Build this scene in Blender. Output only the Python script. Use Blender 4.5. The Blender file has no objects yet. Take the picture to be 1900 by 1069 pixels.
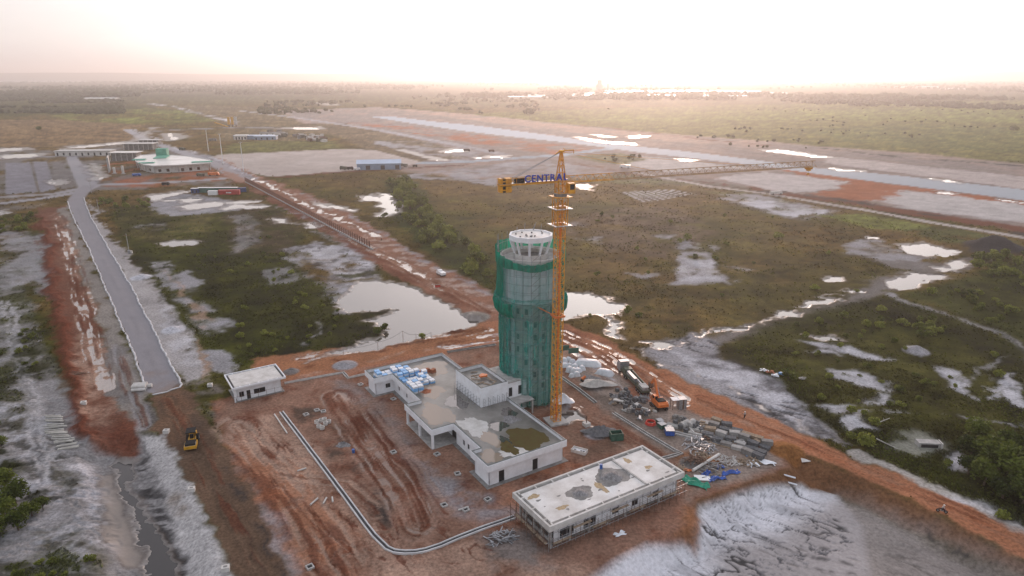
import bpy, bmesh, math, random
import numpy as np
from mathutils import Vector, Matrix
R = math.radians
sc = bpy.context.scene
col = sc.collection
random.seed(7)
rng = np.random.default_rng(11)

# ------------------------------------------------------------------ camera, sky, sun, exposure
CAM_H, PITCH, FOC = 75.0, R(17.3), 1266.7
cam = bpy.data.cameras.new('camera'); cam_o = bpy.data.objects.new('camera', cam); col.objects.link(cam_o)
cam.sensor_width = 36; cam.lens = 24; cam.clip_start = 1; cam.clip_end = 200000
cam_o.location = (0, 0, CAM_H); cam_o.rotation_euler = (R(90) - PITCH, 0, 0); sc.camera = cam_o
AZ, EL = R(10.3), R(6.0)
SUN_DIR = (math.sin(AZ) * math.cos(EL), math.cos(AZ) * math.cos(EL), math.sin(EL))
world = bpy.data.worlds.new('World'); sc.world = world; world.use_nodes = True
wt = world.node_tree; bg = wt.nodes['Background']
WN, WL = wt.nodes.new, wt.links.new
sky = WN('ShaderNodeTexSky'); sky.sky_type = 'NISHITA'; sky.sun_disc = False
sky.sun_elevation = EL; sky.sun_rotation = AZ; sky.air_density = 1.0; sky.dust_density = 2.0; sky.ozone_density = 1.8
hs = WN('ShaderNodeHueSaturation'); hs.inputs['Saturation'].default_value = .25; WL(sky.outputs[0], hs.inputs['Color'])
# thin high cloud: forward scattering veil round the sun, broken by soft noise
tc = WN('ShaderNodeTexCoord')
dt = WN('ShaderNodeVectorMath'); dt.operation = 'DOT_PRODUCT'; WL(tc.outputs['Generated'], dt.inputs[0]); dt.inputs[1].default_value = SUN_DIR
ma = WN('ShaderNodeMath'); ma.operation = 'MULTIPLY_ADD'; WL(dt.outputs['Value'], ma.inputs[0]); ma.inputs[1].default_value = .5; ma.inputs[2].default_value = .5
pw = WN('ShaderNodeMath'); pw.operation = 'POWER'; WL(ma.outputs[0], pw.inputs[0]); pw.inputs[1].default_value = 4.0
mp = WN('ShaderNodeMapping'); mp.inputs['Scale'].default_value = (1, 1, 3.2); WL(tc.outputs['Generated'], mp.inputs['Vector'])
nz = WN('ShaderNodeTexNoise'); nz.inputs['Scale'].default_value = 2.6; nz.inputs['Detail'].default_value = 5; nz.inputs['Roughness'].default_value = .55; WL(mp.outputs[0], nz.inputs['Vector'])
mr = WN('ShaderNodeMapRange'); WL(nz.outputs[0], mr.inputs['Value']); mr.inputs['From Min'].default_value = .3; mr.inputs['From Max'].default_value = .75
mr.inputs['To Min'].default_value = 1.25; mr.inputs['To Max'].default_value = .25
mu = WN('ShaderNodeMath'); mu.operation = 'MULTIPLY'; WL(pw.outputs[0], mu.inputs[0]); WL(mr.outputs[0], mu.inputs[1])
vc = WN('ShaderNodeVectorMath'); vc.operation = 'SCALE'; vc.inputs[0].default_value = (2.9, 2.25, 2.25); WL(mu.outputs[0], vc.inputs['Scale'])
sx = WN('ShaderNodeSeparateXYZ'); WL(tc.outputs['Generated'], sx.inputs[0])
zc = WN('ShaderNodeMath'); zc.operation = 'MAXIMUM'; WL(sx.outputs['Z'], zc.inputs[0]); zc.inputs[1].default_value = 0
za = WN('ShaderNodeMath'); za.operation = 'MULTIPLY_ADD'; WL(zc.outputs[0], za.inputs[0]); za.inputs[1].default_value = .667; za.inputs[2].default_value = .333     # overcast sheet: brightest overhead
co_ = WN('ShaderNodeVectorMath'); co_.operation = 'SCALE'; co_.inputs[0].default_value = (4.3, 4.35, 4.8); WL(za.outputs[0], co_.inputs['Scale'])
ad0 = WN('ShaderNodeVectorMath'); ad0.operation = 'ADD'; WL(hs.outputs[0], ad0.inputs[0]); WL(co_.outputs[0], ad0.inputs[1])
ad = WN('ShaderNodeVectorMath'); ad.operation = 'ADD'; WL(ad0.outputs[0], ad.inputs[0]); WL(vc.outputs[0], ad.inputs[1])
WL(ad.outputs[0], bg.inputs[0]); bg.inputs[1].default_value = 0.13
sun = bpy.data.lights.new('sun', 'SUN'); sun.energy = 2.6; sun.angle = R(10); sun.color = (1, .70, .56)
sun_o = bpy.data.objects.new('sun', sun); col.objects.link(sun_o)
sun_o.rotation_euler = (R(90) - EL, 0, math.pi - AZ)
vs = sc.view_settings
vs.view_transform = 'Standard'; vs.look = 'None'; vs.exposure = .26; vs.gamma = 1; vs.use_curve_mapping = False

# ------------------------------------------------------------------ helpers
_c, _s = math.cos(PITCH), math.sin(PITCH)
def P(px, py, z=0.0):
    """photo pixel -> point of the place at height z"""
    u = (px - 950) / FOC; v = (534.5 - py) / FOC
    t = (z - CAM_H) / (-_s + _c * v)
    return (u * t, (_c + _s * v) * t)
def PP(pts, z=0.0):
    return [P(q[0], q[1], q[2] if len(q) > 2 else z) for q in pts]

def hash2(ix, iy, seed):
    n = (ix.astype(np.int64) * 374761393 + iy.astype(np.int64) * 668265263 + seed * 974634777) & 0xffffffff
    n = ((n ^ (n >> 13)) * 1274126177) & 0xffffffff
    n = n ^ (n >> 16)
    return (n & 0xffff) / 65535.0
def vnoise(x, y, seed=0):
    ix = np.floor(x); iy = np.floor(y); fx = x - ix; fy = y - iy
    fx = fx * fx * (3 - 2 * fx); fy = fy * fy * (3 - 2 * fy)
    a = hash2(ix, iy, seed); b = hash2(ix + 1, iy, seed); c = hash2(ix, iy + 1, seed); d = hash2(ix + 1, iy + 1, seed)
    return (a + (b - a) * fx) * (1 - fy) + (c + (d - c) * fx) * fy
def fbm(x, y, scale, seed=0, octv=4, gain=.5):
    s = 0; a = 1; t = 0; f = 1.0 / scale
    for i in range(octv):
        s = s + a * vnoise(x * f + 17.3 * i, y * f - 9.1 * i, seed + i * 31); t += a; a *= gain; f *= 2.03
    return s / t
def sstep(a, b, x):
    t = np.clip((x - a) / (b - a), 0, 1); return t * t * (3 - 2 * t)
def seg_dist(x, y, a, b):
    dx, dy = b[0] - a[0], b[1] - a[1]; L = dx * dx + dy * dy + 1e-9
    t = np.clip(((x - a[0]) * dx + (y - a[1]) * dy) / L, 0, 1)
    return np.hypot(x - a[0] - t * dx, y - a[1] - t * dy)
def poly_sd(x, y, pts):
    """signed distance, positive inside"""
    d = np.full(x.shape, 1e9); ins = np.zeros(x.shape, bool); n = len(pts)
    for i in range(n):
        a = pts[i]; b = pts[(i + 1) % n]
        d = np.minimum(d, seg_dist(x, y, a, b))
        c1 = (a[1] > y) != (b[1] > y)
        xs = (b[0] - a[0]) * (y - a[1]) / (b[1] - a[1] + 1e-12) + a[0]
        ins ^= c1 & (x < xs)
    return np.where(ins, d, -d)
def line_d(x, y, pts):
    d = np.full(x.shape, 1e9)
    for a, b in zip(pts[:-1], pts[1:]):
        d = np.minimum(d, seg_dist(x, y, a, b))
    return d

# ------------------------------------------------------------------ terrain: what the soil is made of and how high it lies
HEATH = (.165, .107, .034); OLIVE = (.060, .066, .011); DOLIVE = (.038, .043, .008); LIME = (.20, .22, .05); STRAW = (.22, .17, .09)
SAND = (.61, .61, .66); GSAND = (.375, .37, .395); DSAND = (.22, .205, .20); PEAT = (.052, .050, .052); PINK = (.50, .34, .26)
RED = (.37, .125, .058); DRED = (.15, .046, .026); ORANGE = (.44, .195, .108); TAN = (.150, .098, .068); RUST = (.30, .135, .065)
ASPH = (.265, .258, .285); RUNW = (.36, .42, .48); APRON = (.52, .465, .435); MUD = (.095, .072, .058); GREY = (.31, .305, .33)

class T:                      # working arrays of one evaluation
    pass
def region(t, pts, soft, margin=0.0, warp=True):
    """indices near the polygon and the soft mask there"""
    xs = [p[0] for p in pts]; ys = [p[1] for p in pts]
    x, y = (t.xw, t.yw) if warp else (t.x, t.y)
    m = soft + margin
    idx = np.nonzero((x > min(xs) - m) & (x < max(xs) + m) & (y > min(ys) - m) & (y < max(ys) + m))[0]
    if len(idx) == 0: return idx, None
    sd = poly_sd(x[idx], y[idx], pts)
    return idx, sd
def softof(pts):
    cy = sum(p[1] for p in pts) / len(pts)
    return max(.5, .006 * cy)
def paint(t, pix, c, amt=1.0, soft=None, veg=None, z=0.0, mott=0.0, mscale=6.0, wet=None, seed=3, rough=None, warp=True):
    pts = PP(pix, z); sf = soft if soft is not None else softof(pts)
    idx, sd = region(t, pts, sf, warp=warp)
    if len(idx) == 0: return
    m = sstep(-sf, sf, sd) * amt
    if mott:
        n = fbm(t.x[idx], t.y[idx], mscale * max(1, softof(pts)), seed, 4, .6)
        m = m * sstep(.5 - mott * .5, .5 + (1 - mott) * .25 + .04, n + .12 * (1 - mott))
    _apply(t, idx, m, c, veg, wet, rough)
def stroke(t, pix, c, w, amt=1.0, soft=.6, veg=None, z=0.0, wet=None, rough=None, mott=0.0, mscale=4.0, seed=5, warp=True):
    pts = PP(pix, z)
    xs = [p[0] for p in pts]; ys = [p[1] for p in pts]; mg = w + soft
    x, y = (t.xw, t.yw) if warp else (t.x, t.y)
    idx = np.nonzero((x > min(xs) - mg) & (x < max(xs) + mg) & (y > min(ys) - mg) & (y < max(ys) + mg))[0]
    if len(idx) == 0: return
    d = line_d(x[idx], y[idx], pts)
    m = sstep(w / 2 + soft, w / 2 - soft, d) * amt
    if mott:
        n = fbm(t.x[idx], t.y[idx], mscale, seed, 4, .6); m = m * sstep(.5 - mott * .4, .5 + .2, n)
    _apply(t, idx, m, c, veg, wet, rough)
def _apply(t, idx, m, c, veg, wet, rough):
    if c is not None:
        for k in range(3): t.c[k][idx] += (c[k] - t.c[k][idx]) * m
    v = 0.0 if veg is None else veg
    t.veg[idx] += (v - t.veg[idx]) * m
    if wet is not None: t.wet[idx] += (wet - t.wet[idx]) * m
    if rough is not None: t.rgh[idx] += (rough - t.rgh[idx]) * m
def dip(t, pix, depth, soft=None, z=0.0, pid=0, brk=0.0):
    pts = PP(pix, z); sf = soft if soft is not None else max(.6, .0065 * sum(p[1] for p in pts) / len(pts))
    idx, sd = region(t, pts, sf)
    if len(idx) == 0: return
    # broken shoreline
    n = fbm(t.x[idx] / 1.8, t.y[idx], 5 * softof(pts), 21, 5, .65) - .5
    n = n * .6 + .4 * (fbm(t.x[idx] / 2.2, t.y[idx], 1.7 * softof(pts), 23, 4, .65) - .5)
    if brk: sd = sd + n * sf * 8 * brk - sf * .8 * brk
    m = sstep(-sf * .5, sf * .5, sd + n * sf * 5.0 - sf * 1.1 * min(1, max(0, (sum(p[1] for p in pts) / len(pts) - 350) / 400)))
    t.z[idx] = t.z[idx] - depth * m if z else t.z[idx] * (1 - m) - depth * m
    if pid: t.pond[idx] = np.where(m > .02, pid, t.pond[idx])
    t.rgh[idx] *= 1 - m; t.veg[idx] *= 1 - m
    mw = sstep(-sf * 2.5, 0, sd + n * sf * 5.0); t.wet[idx] = np.maximum(t.wet[idx], .42 * mw); t.veg[idx] *= 1 - .6 * mw
    for k in range(3): t.c[k][idx] *= 1 - .35 * mw
    for k in range(3): t.c[k][idx] += ((.10, .085, .075)[k] - t.c[k][idx]) * m

# ponds: outline in the photograph, water level
PONDS = [
 ([(662,521),(697,519),(763,533),(791,547),(834,570),(859,583),(892,597),(834,616),(783,627),(717,641),(657,651),(581,669),(621,652),(702,628),(722,607),(682,594),(712,586),(745,574),(725,570),(690,576),(640,576),(625,566)], 1),
 ([(1035,543),(1090,544),(1162,566),(1140,581),(1085,586),(1035,594)], 1),
 ([(668,362),(685,360),(700,365),(705,357),(716,358),(748,385),(722,402),(704,400),(706,385),(690,372),(672,374)], 1),
 ([(300,247),(330,247),(346,257),(318,262),(306,258)], 1),
 ([(164,304),(175,304),(196,330),(181,335)], 1),
 ([(0,288),(60,285),(78,288),(60,293),(0,295)], 1), ([(-40,275),(48,273),(50,279),(-40,282)], 1),
 ([(120,271),(180,268),(250,261),(240,267),(170,274),(122,277)], 1),
 ([(330,371),(352,366),(370,367),(368,374),(335,377)], 1), ([(332,383),(380,375),(415,374),(410,382),(360,390),(338,392)], 1),
 ([(410,387),(440,379),(480,381),(484,386),(430,388)], 1), ([(280,362),(320,356),(352,353),(350,357),(300,366),(285,372),(320,371),(318,374),(276,372)], 1),
 ([(258,262),(285,236),(296,238),(276,243)], 0),
 ([(806,281),(840,276),(872,277),(868,282),(820,284)], 1), ([(880,291),(940,288),(942,292),(890,294)], 1), ([(735,279),(742,278),(826,298),(822,300)], 1),
 ([(545,236),(590,235),(600,240),(560,241),(512,238)], 1), ([(594,191),(625,192),(622,196),(600,195)], 1),
 ([(1415,279),(1440,276),(1520,286),(1550,293),(1515,292),(1470,287)], 1), ([(1173,252),(1195,251),(1203,256),(1180,258)], 1),
 ([(1068,254),(1170,265),(1172,269),(1090,262)], 1), ([(1095,249),(1120,250),(1150,255),(1120,254)], 1), ([(1262,295),(1290,296),(1300,300),(1270,299)], 1),
 ([(1535,311),(1600,316),(1606,319),(1560,317)], 1), ([(1722,331),(1765,334),(1790,340),(1740,336)], 1), ([(1735,355),(1756,356),(1762,360),(1742,359)], 1), ([(1850,368),(1880,372),(1900,377),(1870,375)], 1),
 ([(1670,458),(1685,455),(1710,450),(1745,462),(1778,466),(1755,476),(1720,474),(1690,468)], 1),
 ([(1742,497),(1775,483),(1796,487),(1785,494),(1755,502)], 1), ([(1648,522),(1700,505),(1760,513),(1735,517),(1705,524),(1670,537),(1652,533)], 1),
 ([(1540,515),(1558,516),(1565,521),(1545,523)], 1),
 ([(1345,610),(1395,596),(1455,575),(1490,565),(1530,552),(1580,543),(1600,535),(1604,538),(1570,552),(1520,563),(1475,580),(1420,598),(1370,612)], 2),
 ([(1265,634),(1300,618),(1340,608),(1345,614),(1300,630)], 2), ([(1500,621),(1540,622),(1566,630),(1530,631)], 1),
 ([(1190,640),(1225,634),(1262,640),(1240,650),(1205,648)], 2), ([(1075,345),(1085,342),(1104,344),(1094,354),(1084,350)], 1),
 ([(1112,586),(1132,596),(1150,598),(1148,612),(1138,628),(1128,622),(1134,606)], 1),
 ([(1033,772),(1048,762),(1062,760),(1078,770),(1085,778),(1060,778),(1038,786)], 1),
 ([(0,394),(15,388),(12,396),(0,398)], 1), ([(102,333),(112,332),(115,341),(106,343)], 1),
 ([(560,415),(580,412),(586,422),(570,424)], 1), ([(502,405),(525,408),(540,414),(520,414)],1), ([(300,452),(330,445),(372,446),(368,454),(320,458)], 1),
 ([(1186,171),(1340,169),(1342,171.5),(1188,173.5)],0), ([(890,150),(990,150.5),(992,152),(892,152)],0), ([(1060,149),(1190,149.5),(1190,151),(1060,151)],0),
 ([(960,178),(1010,177),(1090,179),(1050,181),(970,181)],0), ([(415,375),(480,372),(470,376),(420,379)],0),
 ([(585,375),(612,380),(655,390),(650,393),(610,385)], 0), ([(1600,437),(1630,440),(1640,444),(1610,442)],0),
]
CREEK = [(213,862),(232,856),(250,858),(243,885),(236,905),(262,925),(262,955),(280,975),(300,1000),(312,1035),(318,1100),(282,1100),(268,1040),(276,1022),(258,1000),(248,960),(240,930),(222,915),(216,885)]
CREEK_LINE = [(228,850),(236,890),(252,935),(272,985),(290,1030),(302,1110)]
LOW = [(1000,1130),(1090,1066),(1190,1008),(1284,975),(1296,930),(1380,897),(1465,868),(1452,842),(1469,833),(1558,867),(1660,914),(1763,966),(1900,1041),(2200,1200),(2200,1500),(900,1500)]

def terrain(x, y):
    t = T(); t.x, t.y = x, y; n = x.shape
    d = np.hypot(x, y)
    amp = np.clip(.012 * d, .7, 9)
    s1 = np.clip(d * .035, 4, 60)
    # the edge of every patch wanders
    wx = np.zeros(n); wy = np.zeros(n)
    for lo, hi, sc_ in ((0, 220, 5.), (220, 700, 14.), (700, 1e9, 50.)):
        k = (d >= lo * .8) & (d < hi * 1.2)
        w = sstep(lo * .8, lo * 1.2 + 1e-6, d[k]) * (1 - sstep(hi * .8, hi * 1.2, d[k]))
        wx[k] += w * (fbm(x[k], y[k], sc_, 101, 4, .62) - .5); wy[k] += w * (fbm(x[k], y[k], sc_, 202, 4, .62) - .5)
    fs = np.clip(d * .007, .9, 8.0); lo_ = d < 900
    fx_ = np.zeros(n); fy_ = np.zeros(n); fx_[lo_] = fbm(x[lo_] / 1.6, y[lo_], 1.5, 111, 3, .6) - .5; fy_[lo_] = fbm(x[lo_] / 1.6, y[lo_], 1.5, 112, 3, .6) - .5
    fx2 = fbm(x, y, 4.5, 113, 3, .6) - .5; fy2 = fbm(x, y, 4.5, 114, 3, .6) - .5
    fx_ = fx_ * np.clip(d * .0045, .3, 1.6) + fx2 * np.clip(d * .009, .4, 5); fy_ = fy_ * np.clip(d * .0045, .3, 1.6) + fy2 * np.clip(d * .009, .4, 5)
    t.xw = x + wx * amp * 2.2; t.yw = y + wy * amp * 2.2 + fy_ * 1.6; t.xw = t.xw + fx_ * 1.6
    n40 = fbm(x, y, 45, 1, 4); n12 = fbm(x, y, 9, 2, 4, .6); n3 = fbm(x, y, 2.4, 4, 3, .6); n200 = fbm(x, y, 260, 6, 3)
    t.c = [np.full(n, HEATH[k]) for k in range(3)]
    g = sstep(.38, .66, n40 * .6 + n200 * .4)
    for k in range(3): t.c[k] += (OLIVE[k] * 1.15 - t.c[k]) * g * .8
    t.veg = np.ones(n); t.wet = np.zeros(n); t.rgh = np.ones(n) * .5; t.z = np.zeros(n)
    p = lambda *a, **k: paint(t, *a, **k)
    s = lambda *a, **k: stroke(t, *a, **k)
    V = dict(veg=1.0)
    # ---- far country
    far = sstep(1300, 2600, y)
    band = fbm(x * .35, y, 700, 9, 4)
    for k in range(3): t.c[k] += ((.085, .085, .035)[k] * (.5 + band) - t.c[k]) * far
    p([(860,212),(1000,205),(1300,196),(1900,186),(2300,186),(2300,320),(1900,302),(1640,287),(1400,263),(1200,246),(940,222)], (.165,.165,.045), .9, soft=20, **V)
    p([(1000,226),(1120,215),(1400,205),(1900,200),(2300,205),(2300,235),(1500,222),(1200,226)], LIME, .75, soft=25, mott=.5, mscale=5, **V)
    p([(1480,240),(1700,232),(2300,250),(2300,300),(1700,275),(1560,262)], (.13,.15,.045), .8, soft=14, mott=.5, mscale=4, **V)
    p([(0,222),(130,224),(290,233),(245,240),(262,262),(150,272),(-200,276),(-300,222)], (.25,.165,.085), .95, soft=6, **V)
    p([(90,213),(230,199),(330,204),(410,224),(300,233),(130,224)], LIME, .9, soft=12, mott=.3, **V)
    p([(-300,180),(190,181),(270,200),(150,212),(-300,220)], OLIVE, .9, soft=20, **V)
    p([(330,196),(560,200),(640,240),(560,262),(400,262),(420,230)], (.20,.155,.085), .9, soft=8, **V)
    p([(480,262),(620,262),(640,275),(410,288),(430,268)], (.17,.17,.05), .9, soft=5, **V)
    # ---- airfield corridor
    p([(520,206),(700,199),(860,211),(960,221),(1140,241),(1300,254),(1430,262),(1520,272),(1700,284),(1900,304),(2300,345),(2300,520),(1900,428),(1700,397),(1440,356),(1200,322),(1000,326),(900,334),(740,318),(700,300),(680,272),(560,230)], (.35,.265,.225), 1, soft=7, mott=0)
    p([(520,206),(700,199),(960,221),(1300,254),(1520,272),(1900,304),(1900,428),(1440,356),(1000,326),(740,318),(680,272)], DSAND, .7, soft=7, mott=.6, mscale=5, seed=33)
    p([(700,199),(860,211),(960,221),(1140,241),(1430,262),(1400,275),(1100,250),(900,226)], PINK, .5, soft=8, mott=.5, mscale=6, seed=34)
    p([(690,226),(860,246),(960,258),(1108,273),(1126,278),(1040,287),(900,272),(740,242),(640,228)], RED, .85, soft=5, mott=.15)
    p([(560,230),(640,230),(760,256),(900,290),(770,300),(700,282),(640,262)], (.19,.145,.08), .9, soft=5, **V)
    p([(690,262),(800,262),(870,274),(905,290),(840,301),(780,292)], GSAND, .9, soft=4, mott=.2)
    p([(1180,290),(1265,296),(1385,312),(1240,319),(1150,306)], (.55,.51,.49), .9, soft=4)
    p([(1060,290),(1150,284),(1200,296),(1160,306),(1100,300)], (.17,.17,.06), .8, soft=4, **V)
    p([(1330,330),(1420,319),(1578,338),(1562,349),(1480,359),(1420,352)], (.55,.51,.50), .95, soft=4)
    p([(1590,362),(1668,348),(1900,380),(2200,425),(2200,470),(1900,412),(1700,391)], (.56,.53,.52), .95, soft=4)
    p([(1520,288),(1900,328),(2200,362),(2200,380),(1900,350),(1540,305)], (.52,.46,.44), .9, soft=4)
    p([(1420,307),(1570,331),(1672,344),(1800,361),(1900,373),(2200,408),(2200,418),(1900,381),(1670,352),(1640,372),(1580,372),(1500,360),(1560,350),(1578,338),(1500,328)], RED, .95, soft=3)
    s([(1440,360),(1560,372),(1700,396),(1900,425),(2100,460)], DRED, 16, .95, soft=3)
    s([(1540,276),(1690,294),(1820,301),(1900,309),(2150,335)], PEAT, 14, .95, soft=4, mott=.3, mscale=14)
    s([(1400,353),(1500,362),(1600,377),(1750,402),(1900,434),(2100,470)], PEAT, 9, .95, soft=3, mott=.25, mscale=10)
    s([(1060,300),(1150,322),(1230,330),(1330,342),(1420,355)], DRED, 11, .9, soft=3, mott=.15, mscale=12)
    s([(1060,230),(1300,258),(1430,270)], DRED, 14, .7, soft=5, mott=.4, mscale=20)
    # runway, taxiways, service roads
    p([(690,217),(733,217),(808,226),(884,233),(960,243),(1036,253),(1111,264),(1175,271),(1263,280),(1339,289),(1440,302),(1470,308),(1597,319),(1723,332),(1799,341),(1900,352),(2300,398),(2300,424),(1900,372),(1799,359),(1672,343),(1571,330),(1445,313),(1415,308),(1351,301),(1263,291),(1187,283),(1111,272),(1036,263),(960,255),(859,243),(758,228)], RUNW, 1, soft=1.2, warp=False, rough=.3)
    s([(770,303),(870,300),(960,293),(1040,288),(1105,279),(1160,274)], RUNW, 15, 1, soft=1.5, warp=False)
    s([(440,205),(546,218),(606,227),(707,242),(758,252),(859,271),(935,287)], GSAND, 13, .9, soft=2, warp=False)
    s([(1190,322),(1310,345),(1420,359),(1645,397),(1723,412),(1900,441),(2100,478)], (.50,.46,.44), 6, 1, soft=1, warp=False)
    p([(385,292),(410,287),(650,276),(700,280),(782,301),(730,313),(500,328),(470,322)], APRON, 1, soft=1.5, warp=False, rough=.405)
    p([(385,292),(410,287),(650,276),(700,280),(782,301),(730,313),(500,328),(470,322)], (.36,.30,.27), .55, soft=1.5, mott=.5, mscale=7, seed=45, rough=.41)
    for k in range(9): s([(470 - k * 8, 322 - k * 3.9), (730 - k * 4, 312 - k * 3.9)], (.40,.34,.31), 2.2, .5, soft=1.5, warp=False, rough=.41, mott=.3, mscale=20)
    s([(490,331),(650,318),(760,312),(860,306)], DRED, 7, .9, soft=2)
    p([(740,326),(860,312),(960,300),(1022,300),(1010,318),(912,346),(866,336),(760,332)], GSAND, .95, soft=3, mott=.25)
    p([(1000,318),(1040,302),(1150,318),(1090,332)], GSAND, .8, soft=3, mott=.4)
    p([(1040,335),(1180,326),(1300,345),(1420,362),(1560,402),(1440,390),(1290,350),(1150,342)], (.14,.15,.05), .8, soft=4, mott=.2, **V)
    for k in range(9):
        f = k / 8
        s([(1158 + 84 * f, 357 - 5 * f), (1196 + 92 * f, 375 - 14 * f)], SAND, 2.1, .8, soft=.9, warp=False)
    p([(1320,362),(1400,360),(1480,375),(1540,385),(1562,400),(1480,409),(1400,391)], GSAND, .95, soft=3, mott=.25)
    p([(1340,366),(1430,372),(1520,388),(1540,400),(1460,402)], SAND, .9, soft=2, mott=.6, mscale=4)
    p([(1528,402),(1600,397),(1700,414),(1745,426),(1625,426)], LIME, 1, soft=2, **V)
    p([(1640,428),(1760,420),(1880,446),(1900,470),(1760,450)], (.10,.125,.04), .8, soft=3, mott=.2, **V)
    p([(1790,452),(1850,445),(1896,462),(1860,474),(1800,470)], PEAT, .9, soft=2)
    # ---- left: parking lots, terminal site, roads
    p([(-200,268),(120,280),(260,262),(400,290),(440,330),(420,352),(180,352),(0,402),(-200,420)], DSAND, .9, soft=4, mott=.1)
    p([(175,345),(195,300),(250,294),(400,312),(432,332),(300,349)], RED, .85, soft=3, mott=.2)
    p([(10,303),(55,301),(71,357),(10,361)], ASPH, 1, soft=.8, warp=False); p([(61,301),(87,300),(104,352),(73,357)], ASPH, 1, soft=.8, warp=False)
    p([(92,300),(122,300),(148,345),(108,352)], DSAND, .9, soft=2)
    p([(122,293),(142,290),(180,342),(150,358)], GREY, 1, soft=1.0, warp=False, rough=.3); p([(146,305),(160,305),(186,338),(174,342)], GREY, 1, soft=1.2, warp=False)
    s([(-150,392),(0,378),(80,368),(150,356),(178,343),(250,341),(340,337),(420,331)], GREY, 9, 1, soft=1.0, warp=False, rough=.3)
    s([(-100,365),(0,366),(100,360),(150,350)], GREY, 8, .9, soft=1.5, warp=False, rough=.3); s([(140,372),(150,358),(165,345)], ASPH, 9, 1, soft=1, warp=False, rough=.3)
    s([(0,296),(100,290),(150,291),(240,285)], GREY, 9, .9, soft=2)
    s([(235,240),(275,262),(330,280),(400,305),(450,335)], GREY, 11, 1, soft=1.2, warp=False, rough=.3)
    s([(250,240),(300,262),(400,300),(440,318)], SAND, 4, .8, soft=2, mott=.4, mscale=14)
    s([(265,191),(320,198),(365,210),(420,223),(440,232)], SAND, 16, .9, soft=6, mott=.4, mscale=30)
    s([(300,243),(360,240),(440,236),(520,238)], (.26,.27,.30), 18, .8, soft=6)
    # ---- haul road from the terminal to the tower
    p([(400,290),(470,322),(560,356),(640,393),(700,423),(770,468),(850,508),(915,543),(1040,600),(1040,640),(900,608),(858,580),(790,543),(700,492),(600,432),(510,378),(450,342),(418,330)], (.30,.15,.10), 1, soft=1.5, mott=0)
    p([(420,335),(510,378),(600,432),(700,492),(790,543),(860,580),(905,600),(905,580),(800,530),(690,470),(560,395),(450,335)], DRED, .75, soft=2, mott=.35)
    s([(405,297),(440,313),(480,333),(560,372),(660,424),(760,478),(850,528),(930,572)], (.50,.385,.33), 8.5, .9, soft=2.5, mott=.05)
    s([(560,360),(640,396),(700,428),(770,472),(850,512),(912,545)], GSAND, 3.0, .8, soft=1.2, mott=.4)
    s([(515,385),(560,400),(620,428),(690,462)], GSAND, 5, .8, soft=2, mott=.2)
    s([(470,330),(560,375),(640,412),(700,440)], None, 3, .95, soft=1, wet=1.0, mott=.7, mscale=4, seed=61)
    s([(500,395),(560,420),(640,455),(690,486)], GSAND, 4, .6, soft=2, mott=.5)
    s([(380,288),(415,306),(470,334)], GREY, 10, .9, soft=2); s([(395,292),(440,314),(500,342)], SAND, 2.5, .8, soft=1, mott=.4, mscale=12)
    # heath left of it, sand and peat flats
    p([(205,384),(300,378),(420,384),(510,392),(560,440),(540,480),(610,545),(660,585),(712,600),(705,632),(560,668),(445,682),(400,672),(370,640),(300,560),(225,440)], OLIVE, .95, soft=2, mott=0, **V)
    p([(330,470),(540,420),(560,520),(640,590),(700,610),(690,640),(540,668),(440,680),(410,640),(430,590),(380,540)], DOLIVE, .9, soft=3, mott=.3, **V)
    p([(200,380),(300,375),(400,395),(380,440),(260,450),(225,430)], (.15,.125,.045), .8, soft=3, mott=.2, **V)
    p([(410,385),(510,388),(560,430),(530,470),(430,470)], (.115,.085,.052), .8, soft=3, mott=.3, **V)
    p([(522,462),(580,448),(640,452),(690,492),(705,518),(650,540),(630,565),(655,580),(620,582),(590,548),(560,500)], GSAND, .97, soft=1.5, mott=.12)
    p([(560,455),(640,455),(690,492),(690,515),(640,520),(590,490)], SAND, .8, soft=2, mott=.55, mscale=4)
    p([(600,545),(650,530),(670,560),(640,580)], SAND, .6, soft=1, mott=.5)
    p([(612,512),(690,503),(705,508),(650,516)], OLIVE, .9, soft=.8, **V)
    p([(655,580),(700,574),(742,568),(746,575),(712,586),(682,594)], DOLIVE, .95, soft=.6, **V)
    p([(272,372),(330,358),(440,372),(470,384),(430,392),(330,402),(300,398)], GSAND, .95, soft=2)
    p([(280,482),(320,488),(372,518),(362,556),(420,588),(448,602),(372,628),(345,572),(300,528)], GSAND, .95, soft=1.2, mott=.25)
    p([(305,500),(345,545),(400,592),(372,612),(345,560)], PINK, .7, soft=1.2, mott=.4)
    p([(375,650),(420,648),(440,672),(430,690),(395,690)], GSAND, .9, soft=1)
    s([(565,640),(590,615),(598,600)], GSAND, 1.6, .8, soft=.8, mott=.4, mscale=2)
    p([(240,420),(300,416),(320,426),(280,432)], GSAND, .7, soft=1.5, mott=.4); p([(480,500),(540,495),(560,520),(500,530)], GSAND, .6, soft=1.5, mott=.65, mscale=3)
    p([(440,400),(470,395),(480,450),(430,470)], GSAND, .5, soft=1.5, mott=.65, mscale=4)
    # heath right of the tower, bare sand flats in it
    p([(715,335),(770,335),(830,415),(905,470),(918,540),(860,510),(780,460),(735,405)], (.055,.072,.018), .95, soft=3, **V)
    p([(1040,560),(1180,520),(1320,520),(1500,480),(1650,490),(1640,520),(1500,560),(1260,632),(1180,590)], (.085,.075,.025), .85, soft=5, mott=.1, **V)
    p([(1100,390),(1250,380),(1330,430),(1250,480),(1120,470),(1050,430)], (.165,.12,.085), .8, soft=5, mott=.35, **V)
    p([(1350,420),(1500,400),(1620,430),(1640,480),(1480,500),(1370,470)], (.105,.085,.028), .8, soft=6, mott=.2, **V)
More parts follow.
